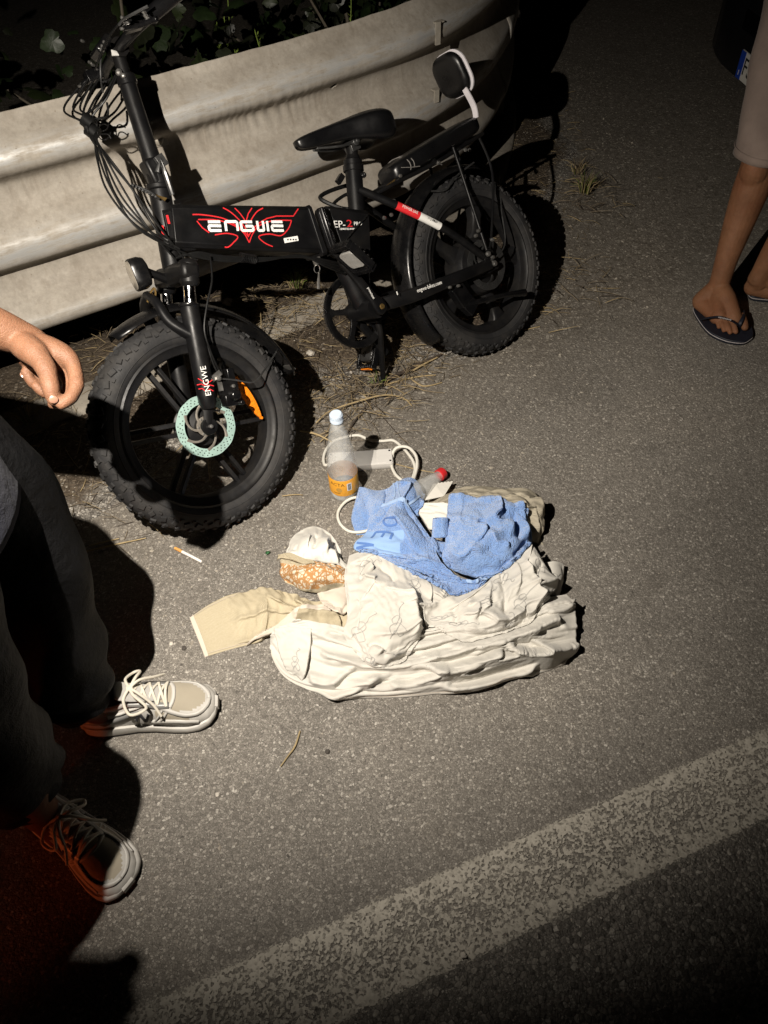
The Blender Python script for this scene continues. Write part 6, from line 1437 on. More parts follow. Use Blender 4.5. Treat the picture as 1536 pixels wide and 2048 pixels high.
def body_mesh(name, chains, blobs, m, parent, voxel=.003, sm=5, cuts=()):
    b = MB()
    for pl, rs, fl in chains:
        P = catmull([np.array(p, float) for p in pl], 5); R2 = np.interp(np.linspace(0, 1, len(P)), np.linspace(0, 1, len(rs)), rs); b.tube(P, R2, 22, flat=fl)
        for e in (0, -1): b.loft([[P[e] + R2[e] * np.array([math.sin(t) * math.cos(a), math.sin(t) * math.sin(a), math.cos(t)]) for a in np.linspace(0, 2 * math.pi, 13)[:-1]] for t in np.linspace(.15, math.pi - .15, 7)])
    for c, r3, Mx in blobs:
        Mx = np.eye(3) if Mx is None else np.array(Mx); b.loft([[np.array(c) + Mx @ (np.array(r3) * np.array([math.sin(t) * math.cos(a), math.sin(t) * math.sin(a), math.cos(t)])) for a in np.linspace(0, 2 * math.pi, 17)[:-1]] for t in np.linspace(.08, math.pi - .08, 11)])
    o = b.build(name, m, None)
    rm = o.modifiers.new('r', 'REMESH'); rm.mode = 'VOXEL'; rm.voxel_size = voxel; rm.use_smooth_shade = True
    s_ = o.modifiers.new('s', 'SMOOTH'); s_.factor = .5; s_.iterations = sm
    dg = bpy.context.evaluated_depsgraph_get(); me = bpy.data.meshes.new_from_object(o.evaluated_get(dg)); bpy.data.objects.remove(o)
    me.materials.clear(); me.materials.append(m); me.polygons.foreach_set('use_smooth', [True] * len(me.polygons))
    o = bpy.data.objects.new(name, me); col.objects.link(o)
    if parent is not None: o.parent = parent; o.matrix_parent_inverse = parent.matrix_world.inverted() if False else Matrix.Translation(-Vector(parent.location))
    return o
def fixp(o, parent):
    o.parent = parent; o.matrix_parent_inverse = Matrix.Translation(-Vector(parent.location)); return o
M_SKIN1 = skin_mat('tanned_skin', (0.098, 0.047, 0.026)); M_SKIN2 = skin_mat('brown_skin', (0.19, 0.09, 0.046)); M_NAIL = simple('finger_nail', (0.15, 0.08, 0.055), .3, var=.05)
def cloth_mat(name, c, rough=.9, wr=30, bd=.004):
    m, nt, b = new_mat(name); v = coords(nt); nt.links.new(ramp(nt, noise(nt, v, 9, 4), [(.3, tuple(q * .8 for q in c)), (.7, tuple(q * 1.2 for q in c))]), b.inputs['Base Color']); b.inputs['Roughness'].default_value = rough; b.inputs['Specular IOR Level'].default_value = .2 if c[0] > .005 else .10; b.inputs['Sheen Weight'].default_value = .05 if c[0] > .005 else 0
    bump(nt, b, math_n(nt, 'ADD', noise(nt, v, wr, 4, .6), math_n(nt, 'MULTIPLY', noise(nt, v, 500, 2), .12)), .6, bd); return m
M_TROUS = cloth_mat('black_track_fabric', (0.0030, 0.0030, 0.0033), .65, 22, .016); M_NAVY = cloth_mat('navy_jersey', (0.009, 0.010, 0.019), .9, 14, .012); M_SHORTS = cloth_mat('beige_shorts_fabric', (0.20, 0.155, 0.132), .9, 10, .008); M_HAIR = simple('dark_hair', (0.012, 0.009, 0.007), .5); M_TEE = cloth_mat('dark_tee', (0.03, 0.03, 0.035))
def loftrings(spec, n=28, fold=0.0, seed=0, fs=9):
    """spec: (centre, axis u, axis v, ru, rv)"""
    rr = []; r_ = np.random.default_rng(seed); ph = r_.uniform(0, 6.28, 4)
    C = [np.concatenate([np.array(c, float), [ru, rv]]) for (c, ru, rv) in spec]; C = catmull(C, 7); m = len(C)
    for i, q in enumerate(C):
        c = q[:3]; ru, rv = q[3], q[4]; ring = []
        for k in range(n):
            a = 2 * math.pi * k / n; t = i / (m - 1)
            f = 1 + fold * (math.sin(3 * a + ph[0] + fs * t) * .5 + math.sin(5 * a - 1.7 * fs * t + ph[1]) * .4 + .6 * math.sin(fs * 2.6 * t + 2 * math.sin(a + ph[2]) + ph[3]))
            ring.append(c + np.array([math.cos(a) * ru * f, math.sin(a) * rv * f, 0.012 * fold * 8 * math.sin(2 * a + ph[1]) * (1 if 0 < i < m - 1 else .4)]))
        rr.append(ring)
    return rr
# ---------------------------------------------------------------- person on the left: arm, black trousers, white sneakers
per = empty('person', (-.64, .68, 0)); tag(per, 'person in black trousers and white sneakers, one hand hanging before the front wheel', 'person')
W_ = dp(40, 676, 1.225)
def h(px, py, d): return dp(px, py, d)
fing = [([h(66, 688, 1.225), h(108, 704, 1.222), h(141, 722, 1.220), h(153, 764, 1.204), h(143, 793, 1.190), h(123, 809, 1.180)], [.021, .0215, .0215, .0200, .0160, .0128, .0118, .0124, .0106, .0110, .0096, .0088], 1.0),
        ([h(62, 698, 1.242), h(98, 718, 1.244), h(127, 736, 1.240), h(141, 770, 1.224), h(129, 796, 1.204), h(106, 808, 1.196)], [.021, .0200, .0150, .0120, .0105, .0088], 1.0),
        ([h(58, 706, 1.258), h(84, 726, 1.266), h(106, 748, 1.272), h(112, 778, 1.266), h(92, 786, 1.248), h(72, 772, 1.240)], [.021, .0190, .0140, .0112, .0098, .0082], 1.0),
        ([h(54, 710, 1.268), h(68, 728, 1.282), h(82, 750, 1.290), h(84, 772, 1.286), h(66, 766, 1.274), h(50, 744, 1.266)], [.020, .0175, .0125, .0102, .0090, .0076], 1.0),
        ([h(46, 690, 1.210), h(72, 710, 1.194), h(92, 738, 1.184), h(100, 770, 1.176), h(107, 799, 1.178)], [.022, .0225, .0205, .0165, .0160, .0138, .0142, .0126, .0104], 1.0)]
elb = np.array([-.84, .99, 1.09]); sho = np.array([-.86, .87, 1.38])
chains = fing + [([sho, sho * .5 + elb * .5, elb, elb * .45 + W_ * .55, W_, h(70, 700, 1.235)], [.055, .048, .043, .044, .0285, .026], 1.0)]
elbR, wriR, shoR = np.array([-.84, .42, 1.08]), np.array([-.63, .485, 1.11]), np.array([-.86, .48, 1.38])  # unseen right arm, forearm added forward to block torch light at lower left
chains += [([shoR, elbR * .5 + shoR * .5, elbR, elbR * .45 + wriR * .55, wriR, wriR + [.07, .0, -.004]], [.055, .048, .042, .040, .028, .030], 1.0)]
for k in range(4): q = wriR + np.array([.085, .018 * (k - 1.5), -.004]); chains.append(([wriR + [.03, .0, -.002], q, q + [.032, .0, -.008], q + [.048, .0, -.026], q + [.046, .0, -.044]], [.013, .010, .009, .008, .007], 1.0))
chains.append(([wriR + [.02, .015, .0], wriR + [.055, .045, -.01], wriR + [.085, .05, -.02]], [.014, .011, .009], 1.0))
ank1, ank2 = np.array([-.650, .812, .085]), np.array([-.688, .575, .085])
chains += [([[-.70, .81, .92], [-.628, .885, .50], ank1 + [0, 0, .06], ank1, ank1 + [.02, .005, -.04]], [.07, .052, .036, .034, .036], 1.0), ([[-.655, .60, .92], [-.640, .568, .50], ank2 + [0, 0, .06], ank2, ank2 + [.02, -.01, -.04]], [.07, .052, .036, .034, .036], 1.0)]
chains += [([[-.68, .67, .95], [-.735, .67, 1.06], [-.80, .67, 1.22], [-.855, .67, 1.36], [-.86, .67, 1.47], [-.85, .67, 1.54]], [.085, .088, .085, .075, .055, .052], 1.0), ([[-.86, .50, 1.38], [-.86, .67, 1.40], [-.86, .85, 1.38]], [.05, .07, .05], 1.0)]
blobs = [((-.845, .67, 1.64), (.093, .075, .115), None), ((-.825, .67, 1.585), (.07, .06, .07), None), ((-.745, .67, 1.625), (.018, .014, .022), None), ((-.845, .745, 1.63), (.018, .01, .028), None), ((-.845, .595, 1.63), (.018, .01, .028), None), (h(88, 708, 1.230), (.036, .028, .032), None), (h(108, 722, 1.228), (.024, .022, .024), None), (h(116, 748, 1.258), (.020, .020, .022), None)]
body_mesh('body', chains, blobs, M_SKIN1, per, .0028, 4)
b = MB()
for (a_, b_2, r) in ((h(107, 794, 1.166), h(107, 804, 1.168), .0066), (h(46, 745, 1.266), h(47, 753, 1.264), .005)):
    d = b_2 - a_; L_ = np.linalg.norm(d); d /= L_; tocam = EYE - a_; tocam /= np.linalg.norm(tocam); s = np.cross(d, tocam); s /= np.linalg.norm(s); n_ = np.cross(s, d)
    b.loft([[a_ + d * L_ * .5 + d * math.sin(t) * L_ * .75 * k + s * math.cos(t) * r * k + n_ * z for t in np.linspace(0, 2 * math.pi, 15)[:-1]] for (k, z) in ((1, -.001), (1, .0008), (.7, .0016), (.2, .0018))])
fixp(b.build('nail', M_NAIL), per)
b = MB(); b.loft([[np.array([-.855, .67, 1.655]) + np.array([.098, .082, .118]) * np.array([math.sin(t) * math.cos(a), math.sin(t) * math.sin(a), math.cos(t)]) for a in np.linspace(0, 2 * math.pi, 25)[:-1]] for t in np.linspace(.05, 1.45, 9)]); fixp(b.build('hair', M_HAIR), per)
b = MB(); b.loft(loftrings([((-.690, .76, .725), .128, .215), ((-.695, .75, .85), .128, .205), ((-.735, .67, 1.05), .125, .175), ((-.81, .67, 1.25), .12, .19), ((-.86, .67, 1.40), .09, .19), ((-.86, .67, 1.46), .065, .075)], 44, .035, 3, 7))
for sh_, el_ in ((sho, elb), (shoR, elbR)):
    P = [sh_ + (el_ - sh_) * q for q in (-.1, .3, .7)]; b.tube(P, [.075, .07, .068], 16)
fixp(b.build('top', M_NAVY, angle=180), per)
b = MB(); b.loft(loftrings([((-.705, .81, .95), .108, .115), ((-.658, .89, .74), .092, .098), ((-.628, .885, .52), .081, .084), ((-.650, .842, .34), .083, .086), ((-.662, .818, .22), .084, .084), ((-.672, .818, .15), .078, .078), ((-.676, .815, .125), .074, .074)], 40, .085, 5, 13))
b.loft(loftrings([((-.635, .60, .95), .110, .120), ((-.608, .565, .74), .094, .102), ((-.640, .568, .52), .082, .086), ((-.675, .585, .30), .082, .084), ((-.712, .60, .19), .078, .078), ((-.722, .603, .145), .072, .072)], 40, .085, 6, 13))  # unseen right thigh, set forward so that it shades the second shoe
tr = fixp(b.build('trousers', M_TROUS, angle=180), per)
# sneakers
M_SHOEW = simple('white_synthetic', (0.50, 0.485, 0.455), .5, var=.06, scale=30, dust=((0.3, 0.26, 0.2), .3, 25)); M_MESHB = fabric('beige_mesh', (0.36, 0.32, 0.25), 1400, .08, bd=.0012); M_SILV = simple('silver_overlay', (0.22, 0.218, 0.21), .4, .3, .08); M_SOLEB = simple('black_outsole', (0.012, 0.012, 0.013), .7); M_LACE2 = simple('cream_lace', (0.58, 0.54, 0.46), .8, var=.06); M_DKL = simple('dark_logo', (0.03, 0.03, 0.035), .5); M_SOCKG = fabric('grey_lining', (0.36, 0.35, 0.33))
def shoe(heel, toe, label=None, side=1):
    heel = np.array(heel); toe = np.array(toe); ux = toe - heel; L = np.linalg.norm(ux); ux /= L; uy = np.array([-ux[1], ux[0], 0]); t = empty('shoe', per.location); k = L / .30
    def T(p): return heel + (ux * p[0] + uy * p[1] * 1.0 + Z_ * p[2]) * k
    xs = [0, .012, .04, .08, .12, .16, .20, .235, .262, .283, .296, .300]; hw = [.014, .029, .037, .038, .039, .043, .049, .0515, .0485, .040, .025, .010]
    off = [0, 0, 0, .001, .003, .003, .001, -.001, -.003, -.005, -.006, -.006]; zt = [.088, .094, .098, .096, .108, .100, .084, .070, .060, .050, .038, .026]; zs = [.030, .032, .034, .032, .028, .024, .021, .020, .020, .021, .021, .020]
    f = lambda x, A: float(np.interp(x, xs, A))
    def surf(x, ph, lift=0.0):     # ph -1..1 across, 0 on top
        w = f(x, hw); z0 = f(x, zs) - .004; z1 = f(x, zt); a = ph * math.pi / 2; s_, c_ = math.sin(a), math.cos(a)
        narrow = np.interp(x, [0, .10, .16, .22, .30], [.62, .62, .70, .92, 1.0])
        y = w * math.copysign(abs(s_) ** np.interp(x, [0, .15, .3], [.75, .8, .9]), s_) * (narrow + (1 - narrow) * abs(s_) ** 2.2); z = z0 + (z1 - z0) * max(0, c_) ** .62
        return np.array([x, y * side if False else y + f(x, off), z]) + lift * np.array([0, s_, c_])
    b = MB(); xr = np.concatenate([np.linspace(0, .04, 6), np.linspace(.05, .27, 26), np.linspace(.275, .30, 8)])
    ph = np.linspace(-1, 1, 27); open_ = lambda x: 0.015 < x < .105
    V = [[T(surf(x, p)) for p in ph] for x in xr]; idx = len(ph)
    fs = []; ms = []
    for i in range(len(xr) - 1):
        for j in range(len(ph) - 1):
            xm = (xr[i] + xr[i + 1]) / 2; pm_ = (ph[j] + ph[j + 1]) / 2
            if .012 < xm < .112 and abs(pm_) < .47: continue           # ankle opening
            fs.append((i * idx + j, (i + 1) * idx + j, (i + 1) * idx + j + 1, i * idx + j + 1))
            toe_panel = xm > .205 and abs(pm_) < .52 * math.sqrt(max(0, 1 - ((xm - .205) / .075) ** 2)) + .0
            side_panel = .175 < xm < .245 and .60 < abs(pm_) < .85
            tongue = .11 < xm < .205 and abs(pm_) < .30
            ms.append(1 if toe_panel or side_panel else (1 if tongue else (2 if (.12 < xm < .2 and abs(pm_) < .42) else 0)))
    for fc, mi in zip(fs, ms): pass
    b.v = [tuple(p) for r_ in V for p in r_]; b.f = fs; b.m = ms
    up = b.build('upper', [M_SHOEW, M_MESHB, M_SILV], angle=60, solid=.003, sub=1); up.parent = t; up.matrix_parent_inverse = Matrix.Translation(-Vector(per.location))
    def mk(bb, name, m, **kw): o = bb.build(name, m, **kw); o.parent = t; o.matrix_parent_inverse = Matrix.Translation(-Vector(per.location)); return o
    out = [(x, f(x, hw) * 1.11 + .003, f(x, off)) for x in np.concatenate([np.linspace(-.004, .03, 8), np.linspace(.05, .26, 16), np.linspace(.27, .304, 10)])]
    ring = [(x, w + o_) for (x, w, o_) in out] + [(x, -w + o_) for (x, w, o_) in out[::-1]]
    zf = lambda x, q: (.0 + .012 * max(0, (x - .24) / .06) ** 2 * (1 if x > .24 else 0)) + q * (f(x, zs))
    b = MB(); b.loft([[T((.15 + (x - .15) * k_, y * k_, zf(x, q))) for (x, y) in ring] for (q, k_) in ((.22, .985), (.40, 1.0), (.85, .99), (1.0, .955))]); mk(b, 'midsole', M_SHOEW, angle=50)
    b = MB(); b.loft([[T((.15 + (x - .15) * k_, y * k_, zf(x, q) + .0005)) for (x, y) in ring] for (q, k_) in ((0, .97), (.10, .995), (.23, .99))]); mk(b, 'outsole', M_SOLEB, angle=50)
    b = MB(); b.loft([[T((.297 + dx, y * .026 * kk - .006, z)) for (y, dx) in ((-1, -.012), (-.6, -.002), (0, .004), (.6, -.002), (1, -.012), (.5, -.02), (-.5, -.02))] for (z, kk) in ((.006, 1), (.016, 1.02), (.026, .8), (.031, .5))]); mk(b, 'toe_bumper', M_SOLEB)
    def band(pl, w, m, name, lift=.0012, par=None):
        bb = MB(); P = [surf(x, p, lift) for (x, p) in [q[:2] for q in catmull([(x, p, 0) for x, p in pl], 6)]]; A, B = [], []
        for i in range(len(P)):
            d = P[min(i + 1, len(P) - 1)] - P[max(i - 1, 0)]; d /= np.linalg.norm(d) + 1e-9; nn = np.array([0, P[i][1] - 0, P[i][2] - .02]); nn /= np.linalg.norm(nn) + 1e-9; s = np.cross(nn, d); s /= np.linalg.norm(s) + 1e-9; A.append(T(P[i] + s * w / 2)); B.append(T(P[i] - s * w / 2))
        n = len(P); bb.add(A + B, [(i, i + 1, n + i + 1, n + i) for i in range(n - 1)]); return mk(bb, name, m, solid=.0016, angle=180)
    for sg in (-1, 1):
        band([(.185, .46 * sg), (.215, .56 * sg), (.245, .60 * sg), (.268, .50 * sg), (.282, .25 * sg), (.286, 0)], .009, M_SHOEW, 'overlay'); band([(.16, .93 * sg), (.20, .86 * sg), (.235, .84 * sg), (.262, .88 * sg)], .012, M_SHOEW, 'overlay')
        band([(.12, .46 * sg), (.15, .45 * sg), (.18, .44 * sg), (.205, .36 * sg)], .014, M_SILV, 'overlay'); band([(.175, .95 * sg), (.19, .75 * sg), (.20, .55 * sg)], .005, M_SHOEW, 'overlay'); band([(.165, .95 * sg), (.18, .75 * sg), (.19, .55 * sg)], .004, M_SHOEW, 'overlay')
        band([(.02, .8 * sg), (.06, .84 * sg), (.105, .78 * sg), (.14, .70 * sg)], .010, M_SILV, 'overlay'); band([(.07, .62 * sg), (.10, .68 * sg), (.13, .60 * sg), (.15, .5 * sg)], .006, M_SHOEW, 'overlay')
        band([(.13, .90 * sg), (.14, .72 * sg), (.150, .90 * sg), (.160, .72 * sg)], .006, M_DKL, 'logo', .002)
    band([(.206, -.42), (.213, -.2), (.215, 0), (.213, .2), (.206, .42)], .008, M_SHOEW, 'overlay', .002)
    b = MB(); P = [T(surf(x, p, .002)) for (x, p) in [(.112, .45), (.09, .47), (.06, .47), (.03, .45), (.010, .3), (.006, 0), (.010, -.3), (.03, -.45), (.06, -.47), (.09, -.47), (.112, -.45)]]; b.tube(catmull(P, 5), .0058, 8); mk(b, 'collar', M_SOCKG)
    b = MB(); b.loft([[T((x, y * w, z + .004 * (1 - y * y))) for y in np.linspace(-1, 1, 7)] + [T((x, y * w, z - .004)) for y in np.linspace(1, -1, 7)] for (x, w, z) in ((.095, .020, .128), (.105, .024, .124), (.13, .023, .106), (.16, .022, .100), (.20, .018, .084))]); mk(b, 'tongue', M_SOCKG, sub=1)
    b = MB(); ex = [.128, .146, .164, .182, .200]
    for i, x in enumerate(ex):
        x2 = ex[min(i + 1, len(ex) - 1)]
        for sg in (-1, 1): b.tube(catmull([T(surf(x, .40 * sg, .003)), T(surf((x + x2) / 2, 0, .008 + .001 * sg)), T(surf(x2, -.40 * sg, .003))], 4), .0030, 7, flat=.6)
    kn = surf(.130, 0, .014)
    for sg in (-1, 1):
        b.tube(catmull([T(kn), T(kn + [.012, .022 * sg, .004]), T(kn + [.026 - .01 * sg, .046 * sg, -.012]), T(kn + [.0, .052 * sg, -.022]), T(kn + [-.012, .026 * sg, -.004]), T(kn + [0, 0, .002])], 6), .0032, 8)
        b.tube(catmull([T(kn), T(kn + [.020, .016 * sg, .002]), T(kn + [.046, .034 * sg, -.022]), T(kn + [.060, .052 * sg, -.046])], 6), .0030, 8)
    b.lathe([(0, .006), (.007, .003), (.008, 0), (.006, -.004)], T(kn), Z_, 10); mk(b, 'lace', M_LACE2)
    t.parent = per; t.matrix_parent_inverse = Matrix.Translation(-Vector(per.location))
    return t
s1 = shoe(gp(168, 1442, .012) * [1, 1, 0], gp(436, 1404, .015) * [1, 1, 0]); s2 = shoe(np.array([-.752, .630, 0]), gp(264, 1768, .015) * [1, 1, 0])
# ---------------------------------------------------------------- person on the right: beige shorts, bare legs, flip-flops
A2 = gp(1438, 568, .095); K2 = gp(1512, 330, .47)
man = empty('person', (1.30, 2.40, 0)); tag(man, 'person in beige shorts and dark flip-flops with bare legs at the right edge', 'person')
hipc = np.array([K2[0] + .085, K2[1] + .22, .93])
heel_ = gp(1402, 604, .035); tx = gp(1470, 664, .03)
fd = (tx - heel_) * [1, 1, 0]; fl_ = np.linalg.norm(fd); fd /= fl_; fsd = np.array([fd[1], -fd[0], 0])       # towards big toe side (image left -> right)
if (gp(1490, 661, .02) - gp(1438, 661, .02)) @ fsd < 0: fsd = -fsd
toes = [(1490, 655, .0125, .030), (1472, 664, .0088, .026), (1460, 665, .0084, .024), (1448, 661, .0080, .023), (1438, 654, .0078, .022)]
ch2 = [([hipc, K2 + (hipc - K2) * .5, K2 + [.02, .02, .02], K2 * .62 + A2 * .38 + [.012, .014, 0], K2 * .3 + A2 * .7, A2 + [0, 0, .02], A2 + [0, 0, -.02]], [.078, .068, .053, .0575, .047, .0365, .0335, .037], 1.0),
       ([heel_ + [0, 0, .004], A2 + [0, 0, -.02]], [.031, .038], 1.0), ([A2 + [0, 0, -.012], A2 * .5 + gp(1466, 628, .05) * .5, gp(1470, 640, .040)], [.036, .033, .024], 1.0), ([A2 + [0, 0, -.02], gp(1440, 632, .042)], [.034, .024], 1.0), ([heel_, gp(1432, 634, .032)], [.030, .022], 1.0), ([heel_, gp(1466, 636, .034)], [.028, .024], 1.0),
       ([gp(1432, 636, .034), gp(1478, 642, .036)], [.021, .022], 1.0)]
for (px, py, r, z) in toes:
    tip = gp(px, py, z); base = gp(px - (7 if px > 1480 else 10), py - 22, z + .012); ch2.append(([base, base * .4 + tip * .6 + [0, 0, .004], tip], [r * 1.15, r, r * .95], 1.0))
A3 = gp(1524, 545, .10); H3 = gp(1506, 574, .04); K3 = np.array([A3[0] + .10, A3[1] + .03, .48]); hip3 = np.array([hipc[0] + .13, hipc[1] + .10, .93])
f3 = gp(1640, 600, .03)
ch2 += [([hip3, K3, K3 * .6 + A3 * .4, A3, A3 + [0, 0, -.03]], [.085, .056, .053, .035, .038], 1.0), ([H3, A3 + [.01, 0, -.02]], [.031, .036], 1.0), ([H3, H3 * .5 + f3 * .5, f3], [.030, .034, .030], 1.0), ([A3 + [.01, 0, -.02], f3], [.034, .028], 1.0)]
for k in range(5): q = f3 + np.array([.0, .024 * (k - 2), -.004]); ch2.append(([q, q + [.03, .002, -.004], q + [.05 - .004 * k, .003, -.008]], [.011, .0095, .009], 1.0))
mid = (hipc + hip3) / 2; sp = lambda x, y, z: mid + np.array([x, y, z - .93])
ax_h = (hip3 - hipc); ax_h[2] = 0; ax_h /= np.linalg.norm(ax_h)
ch2 += [([sp(0, 0, .95), sp(0, 0, 1.15), sp(0, 0, 1.38), sp(0, 0, 1.50), sp(0, 0, 1.56)], [.13, .12, .115, .056, .053], 1.0), ([sp(0, 0, 1.42) - ax_h * .18, sp(0, 0, 1.44), sp(0, 0, 1.42) + ax_h * .18], [.05, .07, .05], 1.0)]
for sg in (-1, 1): s_ = sp(0, 0, 1.42) + ax_h * .19 * sg; e_ = s_ + ax_h * .05 * sg + [0, 0, -.30]; w_ = e_ + ax_h * -.06 * sg + np.array([-.06, -.16, .17]); ch2.append(([s_, e_, w_, w_ + [-.02, -.05, .05]], [.05, .043, .03, .032], 1.0)); [ch2.append(([w_ + [-.01, -.03, .03], w_ + ax_h * .016 * (k - 1.5) + np.array([-.03, -.08, .08]), w_ + ax_h * .015 * (k - 1.5) + np.array([-.03, -.11, .10])], [.012, .010, .008], 1.0)) for k in range(4)]; ch2.append(([w_ + [0, -.01, .02], w_ + np.array([-.05, -.05, .06]), w_ + np.array([-.06, -.08, .07])], [.014, .011, .009], 1.0))
bl2 = [(sp(0, 0, 1.67), (.080, .095, .118), None), (sp(-.02, -.03, 1.61), (.06, .07, .07), None), (sp(-.05, -.08, 1.65), (.016, .018, .022), None)] + [(K2 + [-.004, -.012, -.01], (.044, .046, .06), None)]
body_mesh('body', ch2, bl2, M_SKIN2, man, .0032, 4)
b = MB(); b.loft([[sp(.01, .01, 1.685) + np.array([.086, .10, .118]) * np.array([math.sin(t) * math.cos(a), math.sin(t) * math.sin(a), math.cos(t)]) for a in np.linspace(0, 2 * math.pi, 25)[:-1]] for t in np.linspace(.05, 1.4, 9)]); fixp(b.build('hair', M_HAIR), man)
b = MB(); kh = K2 + [.018, .020, .018]
b.loft(loftrings([(kh + [.006, .004, 0], .090, .094), (kh * .72 + hipc * .28 + [.006, .0, 0], .098, .102), (kh * .4 + hipc * .6 + [.006, .0, 0], .108, .112), (hipc + [.0, .0, .02], .115, .12)], 36, .04, 8, 7)); k3h = np.array([K3[0] + .02, K3[1], .47])
b.loft(loftrings([(k3h, .105, .105), (k3h * .5 + hip3 * .5, .112, .112), (hip3 + [0, 0, .02], .125, .13)], 36, .02, 9, 5)); b.loft(loftrings([(sp(0, 0, .86), .17, .15), (sp(0, 0, .95), .18, .16), (sp(0, 0, 1.04), .17, .145)], 36, .01, 9, 5)); shorts = fixp(b.build('shorts', M_SHORTS, angle=180), man)
b = MB(); hr = loftrings([(kh + [.006, .004, .026], .0925, .0965), (kh + [.006, .004, .028], .0926, .0966)], 36, .02, 8, 5)[0]; b.tube(hr, .0015, 5, closed=True); fixp(b.build('hem_stitch', M_SHORTS), shorts)
b = MB(); b.loft(loftrings([(sp(0, 0, .98), .185, .16), (sp(0, 0, 1.2), .17, .15), (sp(0, 0, 1.42), .19, .13), (sp(0, 0, 1.50), .075, .07)], 36, .02, 10, 6)); fixp(b.build('tee_shirt', M_TEE, angle=180), man)
M_FLIP = simple('navy_rubber', (0.006, 0.008, 0.016), .6, var=.15); M_FLIPW = simple('white_sole_line', (0.40, 0.37, 0.37), .6)
def flip(outline, z0, strap, nm=0):
    t = empty('flip_flop', man.location); P = [gp(x, y, z0) for (x, y) in outline]; P = catmull(P, 5, True); c = sum(P) / len(P)
    def mk(bb, name, m, **kw): o = bb.build(name, m, **kw); fixp(o, t); return o
    b = MB(); b.loft([[c + (p - c) * k_ + Z_ * (z - z0) for p in P] for (z, k_) in ((.0015, .985), (.004, 1.0), (z0 - .002, 1.0), (z0, .985))]); mk(b, 'sole', M_FLIP)
    b = MB(); Q = [c + (p - c) * 1.004 + Z_ * (z0 * .62 - z0) for p in P]; b.tube(Q, .0014, 5, closed=True); mk(b, 'sole_line', M_FLIPW)
    for sp_ in strap: b = MB(); b.tube(catmull([gp(*p) for p in sp_], 6), [.0055, .0065, .006, .005], 8, flat=.6); mk(b, 'strap', M_FLIP)
    t.parent = man; t.matrix_parent_inverse = Matrix.Translation(-Vector(man.location)); return t
ff = flip([(1388, 617), (1396, 609), (1412, 612), (1440, 622), (1470, 628), (1490, 634), (1503, 652), (1507, 668), (1500, 677), (1486, 683), (1458, 680), (1436, 672), (1418, 661), (1402, 642)], .018, [[(1402, 640, .02), (1416, 636, .044), (1440, 634, .066), (1462, 641, .062), (1478, 651, .036), (1479, 655, .022)], [(1479, 655, .022), (1480, 648, .045), (1486, 634, .055), (1487, 622, .04), (1487, 626, .02)]])
b = MB(); 
for i in range(8): p = gp(1438 + 3.3 * i, 634.5 + .75 * i, .0725); b.box(p, (.004, .003, .003 + .0015 * (i % 2)))
fixp(b.build('strap_lettering', M_FLIPW), ff)
flip([(1498, 583), (1510, 578), (1560, 580), (1640, 586), (1668, 594), (1660, 606), (1600, 604), (1540, 597), (1506, 593)], .018, [[(1545, 596, .02), (1570, 588, .06), (1610, 590, .05), (1632, 596, .022)]])
# ================================================================== plants behind the rail, tufts, car in the dark
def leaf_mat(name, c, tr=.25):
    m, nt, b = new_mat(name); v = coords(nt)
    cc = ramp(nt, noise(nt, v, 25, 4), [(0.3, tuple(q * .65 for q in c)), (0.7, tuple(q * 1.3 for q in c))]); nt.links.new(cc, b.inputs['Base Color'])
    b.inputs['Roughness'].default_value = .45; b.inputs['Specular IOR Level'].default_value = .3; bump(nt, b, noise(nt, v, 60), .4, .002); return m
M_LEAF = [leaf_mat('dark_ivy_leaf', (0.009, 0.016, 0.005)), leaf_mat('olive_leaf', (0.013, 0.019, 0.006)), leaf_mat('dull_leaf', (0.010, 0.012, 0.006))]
M_SPRIG = leaf_mat('fresh_green', (0.15, 0.21, 0.04)); M_BARK = simple('grey_stem', (0.07, 0.058, 0.042), .9, var=.3, scale=50)
M_PALEL = leaf_mat('pale_dead_leaf', (0.10, 0.09, 0.07))
def leaf_mesh(sd, lobes, m):
    rr = np.random.default_rng(sd); n = 26; ring = []
    for k in range(n):
        a = 2 * math.pi * k / n; r = (0.62 + .38 * abs(math.cos(a * lobes / 2))) * (1 + .06 * rr.standard_normal()); x = .5 + .55 * r * math.cos(a); y = .52 * r * math.sin(a); ring.append((x, y, -.35 * y * y - .18 * x * x + .02 * rr.standard_normal()))
    vs = ring + [(.5, 0, .03), (.1, 0, .0), (-.22, 0, .06)]
    b = MB(); b.add(vs, [(k, (k + 1) % n, n) for k in range(n)] + [(n + 1, n // 2, n + 2)]); o = b.build('leaf', m, angle=180); me = o.data; bpy.data.objects.remove(o); return me
LV = [leaf_mesh(80 + i, (3, 5, 4, 3, 5, 2)[i], M_LEAF[i % 3]) for i in range(6)]
PALE = leaf_mesh(95, 2, M_PALEL)
